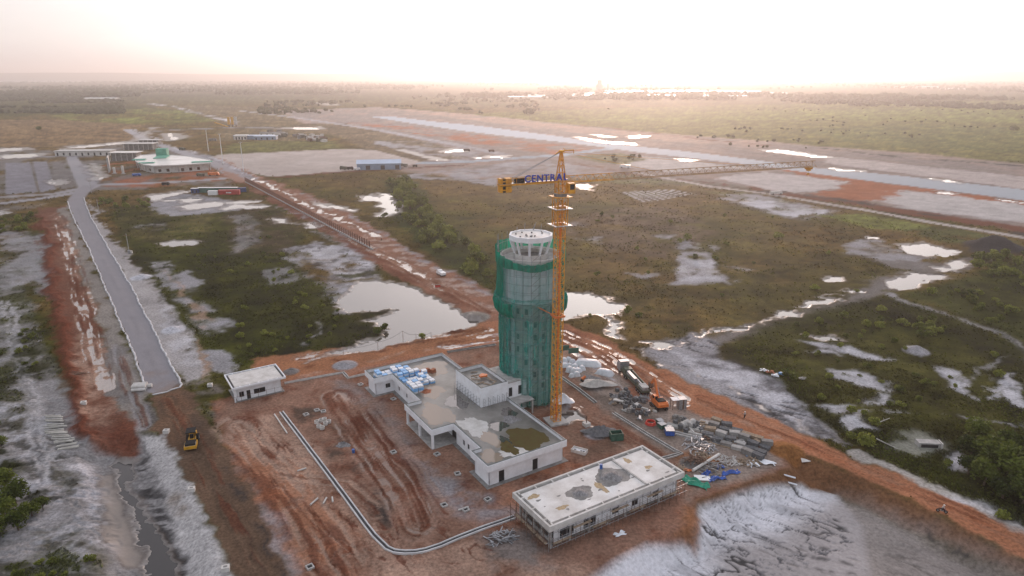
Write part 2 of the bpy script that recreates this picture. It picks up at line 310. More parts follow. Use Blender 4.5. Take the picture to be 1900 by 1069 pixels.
    p([(1255,440),(1290,448),(1315,470),(1325,500),(1345,520),(1310,528),(1240,530),(1265,500)], GSAND, .95, soft=1.6, mott=.3, mscale=4)
    p([(1265,480),(1320,480),(1330,520),(1250,525)], SAND, .7, soft=2, mott=.55, mscale=3)
    for a in ([(1205,437),(1255,436),(1240,445)], [(1070,445),(1120,440),(1115,452)], [(1165,508),(1215,508),(1200,518)], [(1340,492),(1390,500),(1360,504)], [(1330,520),(1370,518),(1350,528)], [(1050,414),(1085,414),(1080,420)], [(1310,455),(1345,462),(1330,468)]):
        p(a, GSAND, .9, soft=2.2, mott=.4, mscale=3)
    p([(1585,446),(1625,444),(1660,460),(1730,478),(1700,484),(1640,490),(1605,480),(1570,474)], GSAND, .9, soft=2, mott=.35)
    p([(1620,485),(1700,482),(1740,490),(1700,502),(1640,498)], DSAND, .9, soft=2)
    p([(1600,520),(1700,490),(1800,478),(1840,480),(1760,515),(1690,530),(1640,545),(1600,540)], DSAND, .85, soft=2, mott=.1)
    s([(1220,660),(1330,632),(1440,600),(1540,570),(1610,548),(1650,520)], DSAND, 6, .9, soft=2.5)
    s([(1650,545),(1690,562),(1780,590),(1850,620),(1885,645),(1920,680)], GSAND, 3.4, .9, soft=.9); s([(1800,592),(1850,620),(1885,645),(1920,680)], PEAT, .8, .7, soft=.5)
    # dark heath at right
    p([(1420,600),(1560,562),(1660,552),(1780,590),(1920,660),(2200,760),(2200,1150),(1900,990),(1760,915),(1620,845),(1540,800),(1440,745),(1330,680),(1350,640)], DOLIVE, .9, soft=3, mott=0, **V)
    p([(1380,640),(1560,600),(1800,640),(1900,720),(1900,860),(1700,800),(1500,740)], (.085,.082,.02), .8, soft=5, mott=.45, mscale=7, **V)
    p([(1680,545),(1900,480),(2200,500),(2200,740),(1900,640),(1790,590)], (.055,.065,.016), .9, soft=3, **V)
    p([(1190,645),(1290,618),(1345,640),(1330,668),(1440,705),(1505,770),(1570,825),(1480,800),(1340,735),(1240,690)], GSAND, .97, soft=1.5, mott=.0)
    p([(1270,660),(1340,655),(1440,705),(1510,775),(1565,825),(1480,800),(1380,745)], PEAT, .75, soft=1.2, mott=.55, mscale=4)
    p([(1240,650),(1330,665),(1450,715),(1530,800),(1400,740),(1300,700)], SAND, .8, soft=1.2, mott=.55, mscale=5, seed=8)
    for a in ([(1485,632),(1560,640),(1620,655),(1655,668),(1620,668),(1540,650)], [(1540,690),(1600,690),(1650,712),(1640,745),(1600,752),(1640,725),(1560,705)], [(1500,650),(1560,660),(1540,650)], [(1565,775),(1600,765),(1620,795),(1575,800)],
              [(1735,680),(1770,690),(1800,715),(1810,745),(1770,720)], [(1840,700),(1880,690),(1900,760),(1860,740)], [(1520,755),(1580,752),(1560,765)], [(1760,845),(1790,840),(1790,870),(1762,868)]):
        p(a, GSAND, .92, soft=1.5, mott=.35, mscale=3); p(a, SAND, .8, soft=1.2, mott=.65, mscale=3, seed=9)
    s([(1530,760),(1700,766),(1780,772),(1900,790),(2000,805)], GSAND, 1.1, .8, soft=.5, mott=.3); s([(1870,660),(1800,705),(1760,720)], GSAND, 1.3, .7, soft=.6, mott=.3)
    s([(1830,720),(1870,745),(1900,760)], SAND, 1.6, .8, soft=.6, mott=.3); s([(1855,700),(1840,740)], SAND, 1.2, .7, soft=.5)
    p([(1660,815),(1700,800),(1750,815),(1760,835),(1700,840),(1655,830)], (.30,.31,.27), .9, soft=2)
    p([(1690,640),(1715,652),(1700,660),(1678,650)], GSAND, .9, soft=.8)
    # ditch of white sand along the road
    s([(1440,752),(1500,800),(1560,832)], SAND, 2.2, .8, soft=1.0, mott=.3); s([(1590,842),(1660,872),(1740,908),(1820,948),(1900,992),(2050,1070)], (.52,.49,.46), 2.6, .95, soft=.7)
    s([(1740,915),(1820,940),(1880,965)], SAND, 3, .7, soft=1.5, mott=.4)
    s([(1130,600),(1148,625),(1190,652),(1232,676),(1290,691),(1340,712),(1372,730),(1420,757),(1470,776),(1500,800)], (.58,.55,.54), 1.5, .9, soft=.5, wet=.5, mott=.35, mscale=5)
    # ---- compound
    p([(395,745),(540,702),(700,672),(920,634),(1045,620),(1180,690),(1330,780),(1452,842),(1470,868),(1380,900),(1296,930),(1290,985),(1140,1065),(1000,1130),(500,1130),(470,930),(420,840)], RED, 1, soft=1.5, mott=0)
    CP = [(395,745),(540,702),(700,672),(920,634),(1045,620),(1180,690),(1330,780),(1452,842),(1470,868),(1380,900),(1296,930),(1290,985),(1140,1065),(1000,1130),(500,1130),(470,930),(420,840)]
    p(CP, MUD, .65, soft=1.5, mott=.6, mscale=9, seed=41); p(CP, DRED, .7, soft=1.5, mott=.5, mscale=5, seed=42); p(CP, PINK, .4, soft=1.5, mott=.75, mscale=3, seed=44)
    p([(470,668),(560,653),(690,638),(760,624),(920,598),(1045,600),(1045,625),(920,640),(700,676),(540,706),(470,700)], ORANGE, .85, soft=1.2, mott=0, warp=True)
    s([(540,690),(700,652),(800,632),(920,612)], DRED, 1.6, .8, soft=.8, mott=.35); s([(560,700),(720,662),(850,636)], PINK, 1.2, .7, soft=.6, mott=.4); 
    p([(620,690),(700,745),(800,850),(912,935),(850,945),(760,862),(680,775),(610,720)], (.29,.265,.26), .7, soft=2.5, mott=.2)
    p([(740,830),(860,905),(960,935),(1000,960),(870,960),(800,920)], GREY, .7, soft=2, mott=.3)
    p([(530,755),(600,760),(655,820),(700,880),(735,935),(720,985),(690,960),(600,845)], MUD, .9, soft=1.2, mott=.12); p([(640,850),(735,940),(722,980),(690,950)], PEAT, .7, soft=1, mott=.3)
    p([(430,780),(520,770),(600,860),(700,990),(640,1010),(500,880)], PINK, .7, soft=2.5, mott=.45, mscale=5)
    p([(440,850),(560,870),(680,1000),(560,1069),(480,960)], ORANGE, .7, soft=2, mott=.4, mscale=5)
    p([(460,930),(520,950),(560,1060),(520,1090)], GSAND, .7, soft=1.5, mott=.5, mscale=4)
    p([(700,1000),(900,1000),(1000,1020),(1120,1069),(900,1130),(640,1130)], PINK, .65, soft=2, mott=.5, mscale=6); p([(880,990),(1020,980),(1040,1050),(920,1060)], DSAND, .8, soft=1.5, mott=.25)
    p([(620,740),(700,780),(840,960),(780,985),(730,930),(660,830)], DRED, .8, soft=1.5, mott=.35)
    p([(1060,690),(1120,680),(1200,725),(1310,775),(1435,835),(1440,868),(1300,905),(1250,850),(1130,765)], (.33,.27,.235), .95, soft=1.5, mott=.0)
    p([(1085,730),(1160,740),(1260,800),(1240,830),(1140,775)], MUD, .55, soft=1.2, mott=.4)
    p([(1150,690),(1230,745),(1180,745)], RED, .8, soft=1.2); p([(1040,640),(1130,690),(1090,700),(1040,670)], PINK, .8, soft=1.2, mott=.1)
    p([(1040,770),(1130,770),(1260,840),(1230,850),(1190,830),(1060,850)], (.20,.13,.095), .8, soft=1.5, mott=.25)
    p([(1245,845),(1300,830),(1310,850),(1270,870)], RUST, .8, soft=1.2)
    p([(1270,880),(1380,850),(1440,860),(1380,890),(1300,925),(1270,960)], (.33,.255,.21), .8, soft=1.5, mott=.1)
    # perimeter road on its bank
    p([(1042,598),(1120,630),(1190,666),(1300,718),(1441,780),(1558,838),(1695,893),(1831,961),(1900,992),(2150,1110),(2150,1180),(1900,1041),(1763,966),(1660,914),(1558,867),(1469,833),(1350,797),(1250,742),(1150,688),(1042,640)], ORANGE, 1, soft=.8, mott=0)
    s([(1042,612),(1150,660),(1300,735),(1420,795),(1560,855),(1700,915),(1900,1012)], RED, 2.0, .6, soft=.8, mott=.25, mscale=3); s([(1042,625),(1150,676),(1300,750),(1440,815)], PINK, 1.5, .6, soft=.7, mott=.4, mscale=3)
    p([(1042,600),(1120,632),(1190,668),(1260,705),(1180,700),(1042,640)], DRED, .6, soft=1.5, mott=.3)
    # bank and sand pit below it
    p([(1452,842),(1469,833),(1558,867),(1660,914),(1763,966),(1900,1041),(2200,1200),(2200,1262,-3),(1900,1086,-3),(1743,1006,-3),(1654,965,-3),(1551,917,-3),(1490,888,-1),(1400,903,-.5),(1320,935,-.5),(1296,930),(1380,897),(1465,868)], (.215,.108,.056), 1, soft=1.0, warp=False)
    p([(1285,990),(1300,935),(1400,903,-.5),(1490,888,-1),(1551,917,-3),(1600,975,-3),(1640,1200,-3),(1040,1200),(1090,1075),(1140,1040),(1200,1008),(1250,1000)], (.86,.86,.92), .97, soft=1.0, rough=.40, warp=False)
    p([(1556,920,-3),(1654,965,-3),(1743,1006,-3),(1900,1088,-3),(2200,1262,-3),(2200,1600),(1200,1600),(1330,1010,-2),(1450,985,-3)], (.40,.36,.35), .85, soft=4, mott=0, rough=.40)
    p([(1270,940),(1310,960),(1290,1000),(1250,990)], RUST, .9, soft=1.2)
    # black peat seams washed down the sand
    k = np.nonzero((y < 118) & (x > 8) & (x < 95))[0]
    if len(k):
        a = R(-38); uu = x[k] * math.cos(a) + y[k] * math.sin(a); vv = -x[k] * math.sin(a) + y[k] * math.cos(a)
        st = fbm(uu / 4.5, vv, 2.0, 71, 4, .6) ; m = sstep(.60, .70, st) * .3
        inside = sstep(0, 1.5, poly_sd(t.xw[k], t.yw[k], PP([(1285,990),(1300,940),(1400,912),(1480,893),(1552,932),(1590,985),(1480,1010),(1330,1040),(1150,1085)])))
        low = sstep(0, 3, poly_sd(x[k], y[k], PP([(1330,1010),(1560,935),(1900,1100),(1900,1500),(1200,1500)], -3))) * .35
        m = m * np.maximum(inside, low * .8)
        for j in range(3): t.c[j][k] += (PEAT[j] * 1.2 - t.c[j][k]) * m
    def seams(pix, z, ang, stretch, scale, width, c, amt, seed):
        pts = PP(pix, z); xs = [q[0] for q in pts]; ys = [q[1] for q in pts]
        k = np.nonzero((x > min(xs)) & (x < max(xs)) & (y > min(ys)) & (y < max(ys)))[0]
        if len(k) == 0: return
        a = R(ang); uu = x[k] * math.cos(a) + y[k] * math.sin(a); vv = -x[k] * math.sin(a) + y[k] * math.cos(a)
        f = fbm(uu / stretch, vv, scale, seed, 4, .55); br = fbm(x[k], y[k], scale * 2, seed + 7, 3)
        m = sstep(width, width * .3, np.abs(f - .5)) * sstep(.36, .52, br) * sstep(0, 1.5, poly_sd(x[k], y[k], pts)) * amt
        for j in range(3): t.c[j][k] += (c[j] - t.c[j][k]) * m
        t.z[k] -= m * .25
    PIT = [(1285,990),(1300,940),(1400,905),(1480,885),(1552,930),(1600,990),(1500,1060),(1330,1150),(1100,1150)]
    seams(PIT, -1.5, -42, 2.6, 6.0, .022, PEAT, .95, 311); seams(PIT, -1.5, -35, 2.2, 3.0, .022, (.10,.10,.11), .85, 312); seams(PIT, -1.5, -50, 1.6, 1.6, .02, (.22,.22,.24), .6, 320)
    seams([(1330,1010),(1560,935),(1900,1100),(2000,1300),(1200,1300)], -3, -30, 6, 3.0, .03, (.17,.145,.13), .5, 313)
    seams([(-300,560),(60,560),(120,740),(210,880),(250,1069),(250,1200),(-500,1200)], 0, 20, 2.0, 5.0, .05, (.12,.115,.105), .75, 314); seams([(-300,560),(60,560),(120,740),(210,880),(250,1069),(250,1200),(-500,1200)], 0, 60, 2.5, 2.4, .05, SAND, .6, 315)
    seams([(1190,645),(1290,618),(1345,640),(1330,668),(1440,705),(1505,770),(1570,825),(1480,800),(1340,735),(1240,690)], 0, -30, 2.5, 4, .06, PEAT, .8, 316); seams([(522,462),(580,448),(640,452),(690,492),(705,518),(650,540),(630,565),(590,548),(560,500)], 0, 10, 3, 5, .06, (.15,.14,.14), .8, 317)
    seams([(430,780),(540,770),(740,960),(960,960),(1000,1069),(560,1069)], 0, -50, 3, 3, .04, DRED, .7, 318); seams([(430,780),(540,770),(740,960),(960,960),(1000,1069),(560,1069)], 0, -50, 4, 2, .035, PINK, .6, 319)
    for a in ([(1470,1020),(1530,1035),(1600,1055)], [(1430,1015),(1500,1045),(1580,1069)], [(1500,1012),(1560,1022)], [(1650,968),(1700,985),(1760,1020),(1840,1060)]):
        s(a, PEAT, .8, .85, soft=.5, z=-3.2, mott=.2, mscale=2)
    # ---- left side: asphalt road, shoulders, red spoil, sand flats, creek
    p([(-300,520),(40,500),(75,640),(120,740),(210,790),(290,800),(330,880),(440,1069),(440,1300),(-600,1300),(-600,520)], (.31,.30,.305), .97, soft=2)
    p([(-300,395),(60,395),(75,450),(100,560),(125,690),(40,690),(0,560),(-300,560)], OLIVE, .9, soft=2, mott=.15, **V)
    p([(0,420),(90,440),(100,560),(60,520),(0,540)], GSAND, .8, soft=2, mott=.5, mscale=5)
    p([(70,385),(112,384),(132,450),(162,530),(188,620),(208,720),(215,760),(270,790),(245,842),(180,835),(145,805),(132,700),(102,560),(82,450)], (.195,.088,.060), .97, soft=1.2)
    s([(72,400),(88,480),(105,570),(122,660),(140,750),(160,810)], DRED, 4, .9, soft=1.5)
    p([(140,620),(190,640),(215,740),(200,790),(150,770)], PINK, .7, soft=1.5, mott=.5, mscale=4); p([(100,395),(130,420),(150,520),(120,500)], PINK, .6, soft=2, mott=.6, mscale=4)
    p([(150,750),(200,770),(268,800),(240,842),(180,835)], DRED, .7, soft=1.5, mott=.3)
    p([(112,384),(130,380),(150,430),(186,520),(226,620),(258,692),(272,735),(300,790),(268,800),(215,762),(190,620),(162,530),(132,450)], (.29,.265,.245), .95, soft=1.2)
    p([(186,620),(225,622),(262,700),(285,790),(250,780),(205,740)], DSAND, .9, soft=1.2, mott=.2); p([(245,745),(275,745),(300,785),(285,800)], PEAT, .7, soft=1.2, mott=.3)
    p([(158,368),(180,400),(235,470),(290,530),(340,600),(372,660),(385,695),(345,715),(300,660),(262,582),(215,500),(172,415)], (.44,.42,.42), .97, soft=1.2, mott=0)
    p([(300,545),(345,610),(385,680),(345,680),(300,600)], SAND, .6, soft=1.5, mott=.3); p([(365,630),(392,680),(380,700),(372,660)], PINK, .8, soft=1.2)
    p([(125,374),(155,367),(167,400),(202,462),(242,529),(280,603),(313,668),(336,714),(334,718),(283,733),(270,725),(253,668),(202,549),(165,462),(134,400)], ASPH, 1, soft=.35, warp=False, rough=.37)
    for q, (o0, o1) in enumerate(((-6, -9), (5, 10))): s([(143 + o0 * .4, 385), (200 + o0, 500), (250 + o0 * 1.3, 600), (300 + o0 * 1.6, 712)], (.33,.315,.33), 1.5, .45, soft=1.0, warp=False, rough=.38, mott=.35, mscale=8, seed=47 + q)
    s([(143, 385), (200, 500), (250, 600), (300, 712)], (.17,.165,.19), 1.2, .35, soft=.9, warp=False, rough=.38, mott=.35, mscale=9, seed=49); p([(262,690),(322,685),(336,716),(283,733)], (.24,.17,.135), .6, soft=1.5, mott=.3)
    s([(250,480),(290,540),(330,600),(350,650)], (.09,.07,.03), 2.2, .8, soft=1.5, mott=.3, **V)
    p([(345,715),(390,700),(410,740),(400,760),(440,850),(490,950),(560,1090),(530,1090),(470,950),(400,810)], (.215,.19,.18), .9, soft=1.2, mott=.05)
    p([(283,733),(336,716),(350,728),(388,792),(432,862),(482,952),(545,1075),(600,1200),(490,1200),(440,1069),(392,962),(342,882),(302,802)], TAN, 1, soft=.6)
    p([(290,740),(340,722),(388,800),(400,850),(330,830)], (.26,.14,.085), .6, soft=2, mott=.1)
    s([(340,790),(372,850),(420,930),(470,1020),(500,1090)], (.08,.055,.042), .55, .8, soft=.4); s([(355,770),(400,850),(450,940),(520,1080)], MUD, .9, .5, soft=.5, mott=.3); s([(300,745),(330,800),(365,860)], MUD, 1.0, .45, soft=.5)
    s([(420,870),(470,960),(530,1069)], PEAT, .8, .8, soft=.5, mott=.3)
    p([(268,806),(306,800),(332,870),(372,940),(436,1075),(470,1180),(350,1180),(345,1069),(322,960),(292,880)], (.54,.52,.52), .97, soft=.8)
    p([(310,910),(345,915),(370,985),(345,1000)], (.27,.22,.18), .8, soft=1.2, mott=.1)
    p([(170,870),(200,862),(228,930),(262,1010),(262,1035),(225,1040),(190,1000),(180,940)], (.26,.225,.20), .95, soft=1.0, wet=.3, rough=.36)
    k = np.nonzero((x < -25) & (y < 150))[0]
    if len(k):
        sl = sstep(-1, 1.5, poly_sd(t.xw[k], t.yw[k], PP([(268,812),(292,880),(322,960),(350,1075),(372,1160),(300,1160),(306,1040),(285,980),(262,920),(248,870)])))
        st = fbm(x[k] / 3.5, y[k], 1.3, 77, 4, .6); m = sl * sstep(.33, .52, st) * .92
        for j in range(3): t.c[j][k] += (PEAT[j] - t.c[j][k]) * m
        # dirt and washed seams in the sand
        sf = sstep(0, 4, poly_sd(x[k], y[k], PP([(-300,600),(60,560),(120,740),(210,880),(250,1069),(250,1200),(-500,1200)])))
        st = fbm(x[k] / 2.2 + y[k] * .2, y[k], 2.6, 79, 5, .62); m = sf * sstep(.50, .60, st) * .85
        for j in range(3): t.c[j][k] += ((.10, .095, .085)[j] - t.c[j][k]) * m
        st = fbm(x[k], y[k], 7, 80, 4, .6); m = sf * sstep(.55, .68, st) * .6
        for j in range(3): t.c[j][k] += (SAND[j] - t.c[j][k]) * m
    s([(5,560),(22,640),(45,720),(62,790),(72,850),(90,880)], (.46,.45,.46), 1.5, .85, soft=.6); s([(22,560),(40,650),(65,740),(82,800),(95,880)], (.46,.45,.46), 1.4, .85, soft=.6)
    for a in ([(0,700),(40,690),(60,760),(30,820),(0,800)], [(60,640),(85,650),(90,700),(65,710)], [(110,860),(140,870),(150,900),(115,905)], [(150,1000),(190,1010),(200,1060),(150,1060)], [(60,980),(110,960),(140,990),(80,1020)]): p(a, (.10,.092,.055), .8, soft=1.5, mott=.4, mscale=3, veg=.7)
    s([(14,560),(32,650),(56,740),(74,820),(88,900),(130,930)], PEAT, .7, .6, soft=.5, mott=.3)
    p([(-100,560),(10,570),(30,680),(10,760),(-100,800)], OLIVE, .9, soft=2, mott=.3, **V); p([(55,600),(70,610),(75,690),(45,700),(20,650)], DOLIVE, .85, soft=1.5, mott=.35, **V)
    p([(-200,790),(0,790),(25,850),(70,900),(100,950),(60,985),(0,1010),(-200,1020)], DOLIVE, .95, soft=1.5, mott=.05, **V); p([(60,1030),(130,1010),(180,1069),(160,1120),(0,1120),(0,1050)], OLIVE, .8, soft=1.5, mott=.35, **V)
    p([(-20,960),(60,930),(110,920),(120,960),(0,1010)], SAND, .5, soft=1.5, mott=.55, mscale=4)
    # ---- relief
    t.z += t.veg * ((n12 - .45) * np.clip(d * .0016, .25, 1.2) + (n3 - .5) * .25)
    bare = 1 - t.veg
    t.z += bare * (n3 - .5) * .10 * np.clip(1.4 - d / 400, 0, 1)
    pts = PP(LOW); k = np.nonzero((y < 135) & (x > 0))[0]
    if len(k):
        sd = poly_sd(x[k] + wx[k] * 1.2, y[k] + wy[k] * 1.2, pts)
        gul = fbm((x[k] * .8 - y[k] * .6) / 3.0, x[k] * .6 + y[k] * .8, 2.6, 83, 4, .6) - .5
        t.z[k] -= np.clip(sd * .78, 0, 3.3) - sstep(.3, 3, sd) * sstep(14, 5, sd) * gul * 1.9
    k = np.nonzero((x < -30) & (y < 150))[0]
    if len(k):
        dl = line_d(x[k] + wx[k] * 2, y[k] + wy[k] * 2, PP(CREEK_LINE, -1.5))
        t.z[k] -= 2.3 * sstep(9.5, 2.2, dl)
        hump = sstep(-.5, 1.5, poly_sd(t.xw[k], t.yw[k], PP([(-100,600),(100,600),(125,700),(170,860),(60,1000),(-100,1069)])))
        t.z[k] += hump * (fbm(x[k], y[k], 5, 85, 4) - .5) * 1.0
    # spoil edges and tracks
    def ridge(pix, w, h):
        q = PP(pix); dd = line_d(t.xw, t.yw, q); t.z[:] += h * np.exp(-(dd / w) ** 2)
    ridge([(75,400),(90,480),(106,570),(124,660),(142,750),(165,815),(240,838)], 1.6, .8)
    ridge([(1085,460),(1085,461)], .1, 0)
    def mound(px, py, r, h, c=None):
        q = P(px, py); dd = np.hypot(x - q[0], (y - q[1])); m = np.clip(1 - dd / r, 0, 1); m2 = m * m * (3 - 2 * m)
        t.z[:] += h * m2 * (.8 + .4 * n3)
        if c is not None:
            mm = sstep(0, .25, m)
            for j in range(3): t.c[j] += (c[j] - t.c[j]) * mm
            t.veg *= 1 - mm
    mound(1458, 836, 4.2, 1.1, (.30,.135,.05)); mound(1700, 652, 4.0, 1.6, GSAND); mound(1845, 458, 14, 5, PEAT); mound(1100, 716, 3.6, 1.1, DSAND)
    mound(640, 678, 3.8, .9, GSAND); mound(540, 690, 2.5, 1.0, DSAND); mound(840, 610, 5, 1.2, DRED); mound(880, 588, 6, 1.3, (.25,.24,.22)); mound(262, 515, 4.5, 1.2, SAND); mound(322, 612, 4.0, 1.0, SAND)
    mound(1105, 805, 3.0, .9, GSAND); mound(1040, 752, 3.0, 1.6, GSAND); mound(1285, 860, 3.0, .8, DSAND); mound(1320, 855, 2.5, .6, RUST)
    # tyre ruts inside the compound: red ridges, pale wet troughs
    def ruts(line, w, n, wet=.9, pale=PINK):
        q = PP(line); xs = [a[0] for a in q]; ys = [a[1] for a in q]
        k = np.nonzero((x > min(xs) - w) & (x < max(xs) + w) & (y > min(ys) - w) & (y < max(ys) + w))[0]
        if len(k) == 0: return
        best = np.full(len(k), 1e9); side = np.zeros(len(k)); al = np.zeros(len(k)); cum = 0.0
        for a, b in zip(q[:-1], q[1:]):
            L_ = math.hypot(b[0] - a[0], b[1] - a[1])
            dd = seg_dist(x[k], y[k], a, b); cr = (b[0] - a[0]) * (y[k] - a[1]) - (b[1] - a[1]) * (x[k] - a[0])
            pr = np.clip(((x[k] - a[0]) * (b[0] - a[0]) + (y[k] - a[1]) * (b[1] - a[1])) / L_, 0, L_) + cum; cum += L_
            u = dd < best; best = np.where(u, dd, best); side = np.where(u, np.sign(cr), side); al = np.where(u, pr, al)
        lat = best * side + (wx[k] + wy[k]) * .8
        m = sstep(w / 2, w / 2 - 1.6, np.abs(lat) + 1.5 * (fbm(x[k], y[k], 5, 92, 3) - .5))
        wave = fbm(lat / (w / n) * 1.5 + 31 * cum, al / 14.0, 1.0, 90 + int(cum) % 50, 3, .55)
        tr = m * sstep(.52, .64, wave); dk = m * sstep(.45, .33, wave)
        t.z[k] += m * (.5 - wave) * .35
        for j in range(3): t.c[j][k] += (DRED[j] * .9 - t.c[j][k]) * dk * .6
        for j in range(3): t.c[j][k] += (pale[j] - t.c[j][k]) * tr * .6
        t.wet[k] = np.maximum(t.wet[k], tr * wet * sstep(.38, .52, fbm(x[k], y[k], 2.5, 93, 3)))
    ruts([(625,735),(660,790),(700,850),(750,915),(775,975)], 10, 9, .35, (.42,.27,.21)); ruts([(690,760),(760,850),(830,950)], 5, 5, .2, (.40,.27,.22))
    ruts([(1040,620),(1120,655),(1200,705),(1260,740)], 11, 7, 1.0); ruts([(1060,650),(1120,690),(1170,735)], 6, 4, 1.0, SAND)
    ruts([(1060,760),(1130,795),(1210,845)], 8, 5, .8); ruts([(560,665),(700,642),(900,612)], 7, 5, .8); ruts([(830,640),(880,632),(930,625)], 8, 5, .9, SAND)
    ruts([(1300,740),(1450,800),(1600,868),(1900,1000)], 6, 5, .1, (.42,.21,.13)); ruts([(110,400),(140,500),(170,620),(190,720)], 8, 5, .8)
    ruts([(440,790),(520,880),(600,990),(640,1069)], 12, 7, .25); ruts([(520,880),(640,900),(700,950)], 6, 4, .2); ruts([(600,420),(760,500),(900,580)], 9, 5, .6)
    ruts([(310,740),(345,800),(400,900),(490,1069)], 6, 4, 0, (.12,.08,.055)); ruts([(215,640),(240,720),(270,790)], 5, 4, .2, GSAND)
    # ponds last: basins
    t.pond = np.zeros(n, int)
    for j, (pix, kind) in enumerate(PONDS):
        dip(t, pix, .55, pid=j + 1, brk=1.0 if kind == 2 else 0.0)
    dip(t, CREEK, .5, soft=.7, z=-2.2, pid=999)
    # large and small colour change of the soil, plus far haze painted in
    sh = (.80 + .40 * n12) * (.86 + .28 * n3)
    nv = fbm(x, y, 18, 8, 4, .6)
    sh = np.where(t.veg > .5, (.35 + 1.3 * n12) * (.5 + 1.0 * n3) * (.55 + .9 * nv), sh)
    flat = sstep(.44, .38, t.rgh); t.flat = flat; sh = sh * (1 - flat * .75) + flat * .75
    sh = sh * (.74 - .14 * t.veg) * (1 + (.55 - .15 * t.veg) * sstep(450, 1000, y))  # last factor lightens distant ground in its colour, as haze would
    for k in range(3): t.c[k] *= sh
    return t

# fan of quads, close-set where the ground is near, out to the horizon
NC, NR = 1040, 600
tt = np.linspace(-1.12, 1.12, NC)
ss = np.concatenate([np.linspace(1.42, .90, 40)[:-1], np.linspace(.90, .006, NR - 52), .006 * np.power(.85, np.arange(1, 14))])
NR = len(ss)
YY = (CAM_H / ss)[:, None] * np.ones(NC)[None, :]
XX = YY * tt[None, :]
gx, gy = XX.ravel(), YY.ravel()
tg = terrain(gx, gy)
me = bpy.data.meshes.new('ground')
me.vertices.add(NC * NR)
me.vertices.foreach_set('co', np.stack([gx, gy, tg.z], 1).astype(np.float32).ravel())
i = (np.arange(NR - 1)[:, None] * NC + np.arange(NC - 1)[None, :]).ravel()
quads = np.stack([i, i + 1, i + NC + 1, i + NC], 1).astype(np.int32)
me.loops.add(len(quads) * 4); me.polygons.add(len(quads))
me.loops.foreach_set('vertex_index', quads.ravel())
me.polygons.foreach_set('loop_start', np.arange(0, len(quads) * 4, 4, dtype=np.int32))
me.polygons.foreach_set('use_smooth', np.ones(len(quads), bool))
me.update()
ca = me.color_attributes.new('soil', 'FLOAT_COLOR', 'POINT')
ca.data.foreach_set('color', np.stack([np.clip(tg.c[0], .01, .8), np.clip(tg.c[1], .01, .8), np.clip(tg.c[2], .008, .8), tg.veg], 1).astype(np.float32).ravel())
fa_ = me.attributes.new('plain', 'FLOAT', 'POINT'); fa_.data.foreach_set('value', tg.flat.astype(np.float32))
wa = me.attributes.new('wet', 'FLOAT', 'POINT'); wa.data.foreach_set('value', tg.wet.astype(np.float32))
ground = bpy.data.objects.new('ground', me); col.objects.link(ground); ground['kind'] = 'structure'

m = bpy.data.materials.new('soil'); m.use_nodes = True; nt = m.node_tree; N, L = nt.nodes.new, nt.links.new
b = nt.nodes['Principled BSDF']
at = N('ShaderNodeAttribute'); at.attribute_name = 'soil'; aw = N('ShaderNodeAttribute'); aw.attribute_name = 'wet'
geo = N('ShaderNodeNewGeometry')
n1 = N('ShaderNodeTexNoise'); n1.inputs['Scale'].default_value = 1.6; n1.inputs['Detail'].default_value = 6; n1.inputs['Roughness'].default_value = .65; L(geo.outputs['Position'], n1.inputs['Vector'])
n2 = N('ShaderNodeTexNoise'); n2.inputs['Scale'].default_value = .09; n2.inputs['Detail'].default_value = 6; n2.inputs['Roughness'].default_value = .7; L(geo.outputs['Position'], n2.inputs['Vector'])
r1 = N('ShaderNodeMapRange'); L(n1.outputs[0], r1.inputs['Value']); r1.inputs['From Min'].default_value = .3; r1.inputs['From Max'].default_value = .7; r1.inputs['To Min'].default_value = .58; r1.inputs['To Max'].default_value = 1.42
r2 = N('ShaderNodeMapRange'); L(n2.outputs[0], r2.inputs['Value']); r2.inputs['From Min'].default_value = .3; r2.inputs['From Max'].default_value = .7; r2.inputs['To Min'].default_value = .82; r2.inputs['To Max'].default_value = 1.18
mm = N('ShaderNodeMath'); mm.operation = 'MULTIPLY'; L(r1.outputs[0], mm.inputs[0]); L(r2.outputs[0], mm.inputs[1])
ap = N('ShaderNodeAttribute'); ap.attribute_name = 'plain'; pf = N('ShaderNodeMath'); pf.operation = 'MULTIPLY'; L(ap.outputs['Fac'], pf.inputs[0]); pf.inputs[1].default_value = .8
mf = N('ShaderNodeMix'); L(pf.outputs[0], mf.inputs['Factor']); L(mm.outputs[0], mf.inputs[2]); mf.inputs[3].default_value = 1.0
vs1 = N('ShaderNodeVectorMath'); vs1.operation = 'SCALE'; L(at.outputs['Color'], vs1.inputs[0]); L(mf.outputs[0], vs1.inputs['Scale'])
wd = N('ShaderNodeMix'); wd.data_type = 'RGBA'; L(aw.outputs['Fac'], wd.inputs['Factor']); L(vs1.outputs[0], wd.inputs[6])
wd.inputs[7].default_value = (.16, .12, .095, 1)
L(wd.outputs[2], b.inputs['Base Color'])
rr = N('ShaderNodeMapRange'); L(aw.outputs['Fac'], rr.inputs['Value']); rr.inputs['From Min'].default_value = .2; rr.inputs['From Max'].default_value = .6; rr.inputs['To Min'].default_value = .85; rr.inputs['To Max'].default_value = .1; L(rr.outputs[0], b.inputs['Roughness'])
ir = N('ShaderNodeMapRange'); L(aw.outputs['Fac'], ir.inputs['Value']); ir.inputs['From Min'].default_value = .2; ir.inputs['From Max'].default_value = .6; ir.inputs['To Min'].default_value = 1.06; ir.inputs['To Max'].default_value = 2.5; ia = N('ShaderNodeMath'); ia.operation = 'MULTIPLY_ADD'; L(ap.outputs['Fac'], ia.inputs[0]); ia.inputs[1].default_value = .34; L(ir.outputs[0], ia.inputs[2]); L(ia.outputs[0], b.inputs['IOR'])
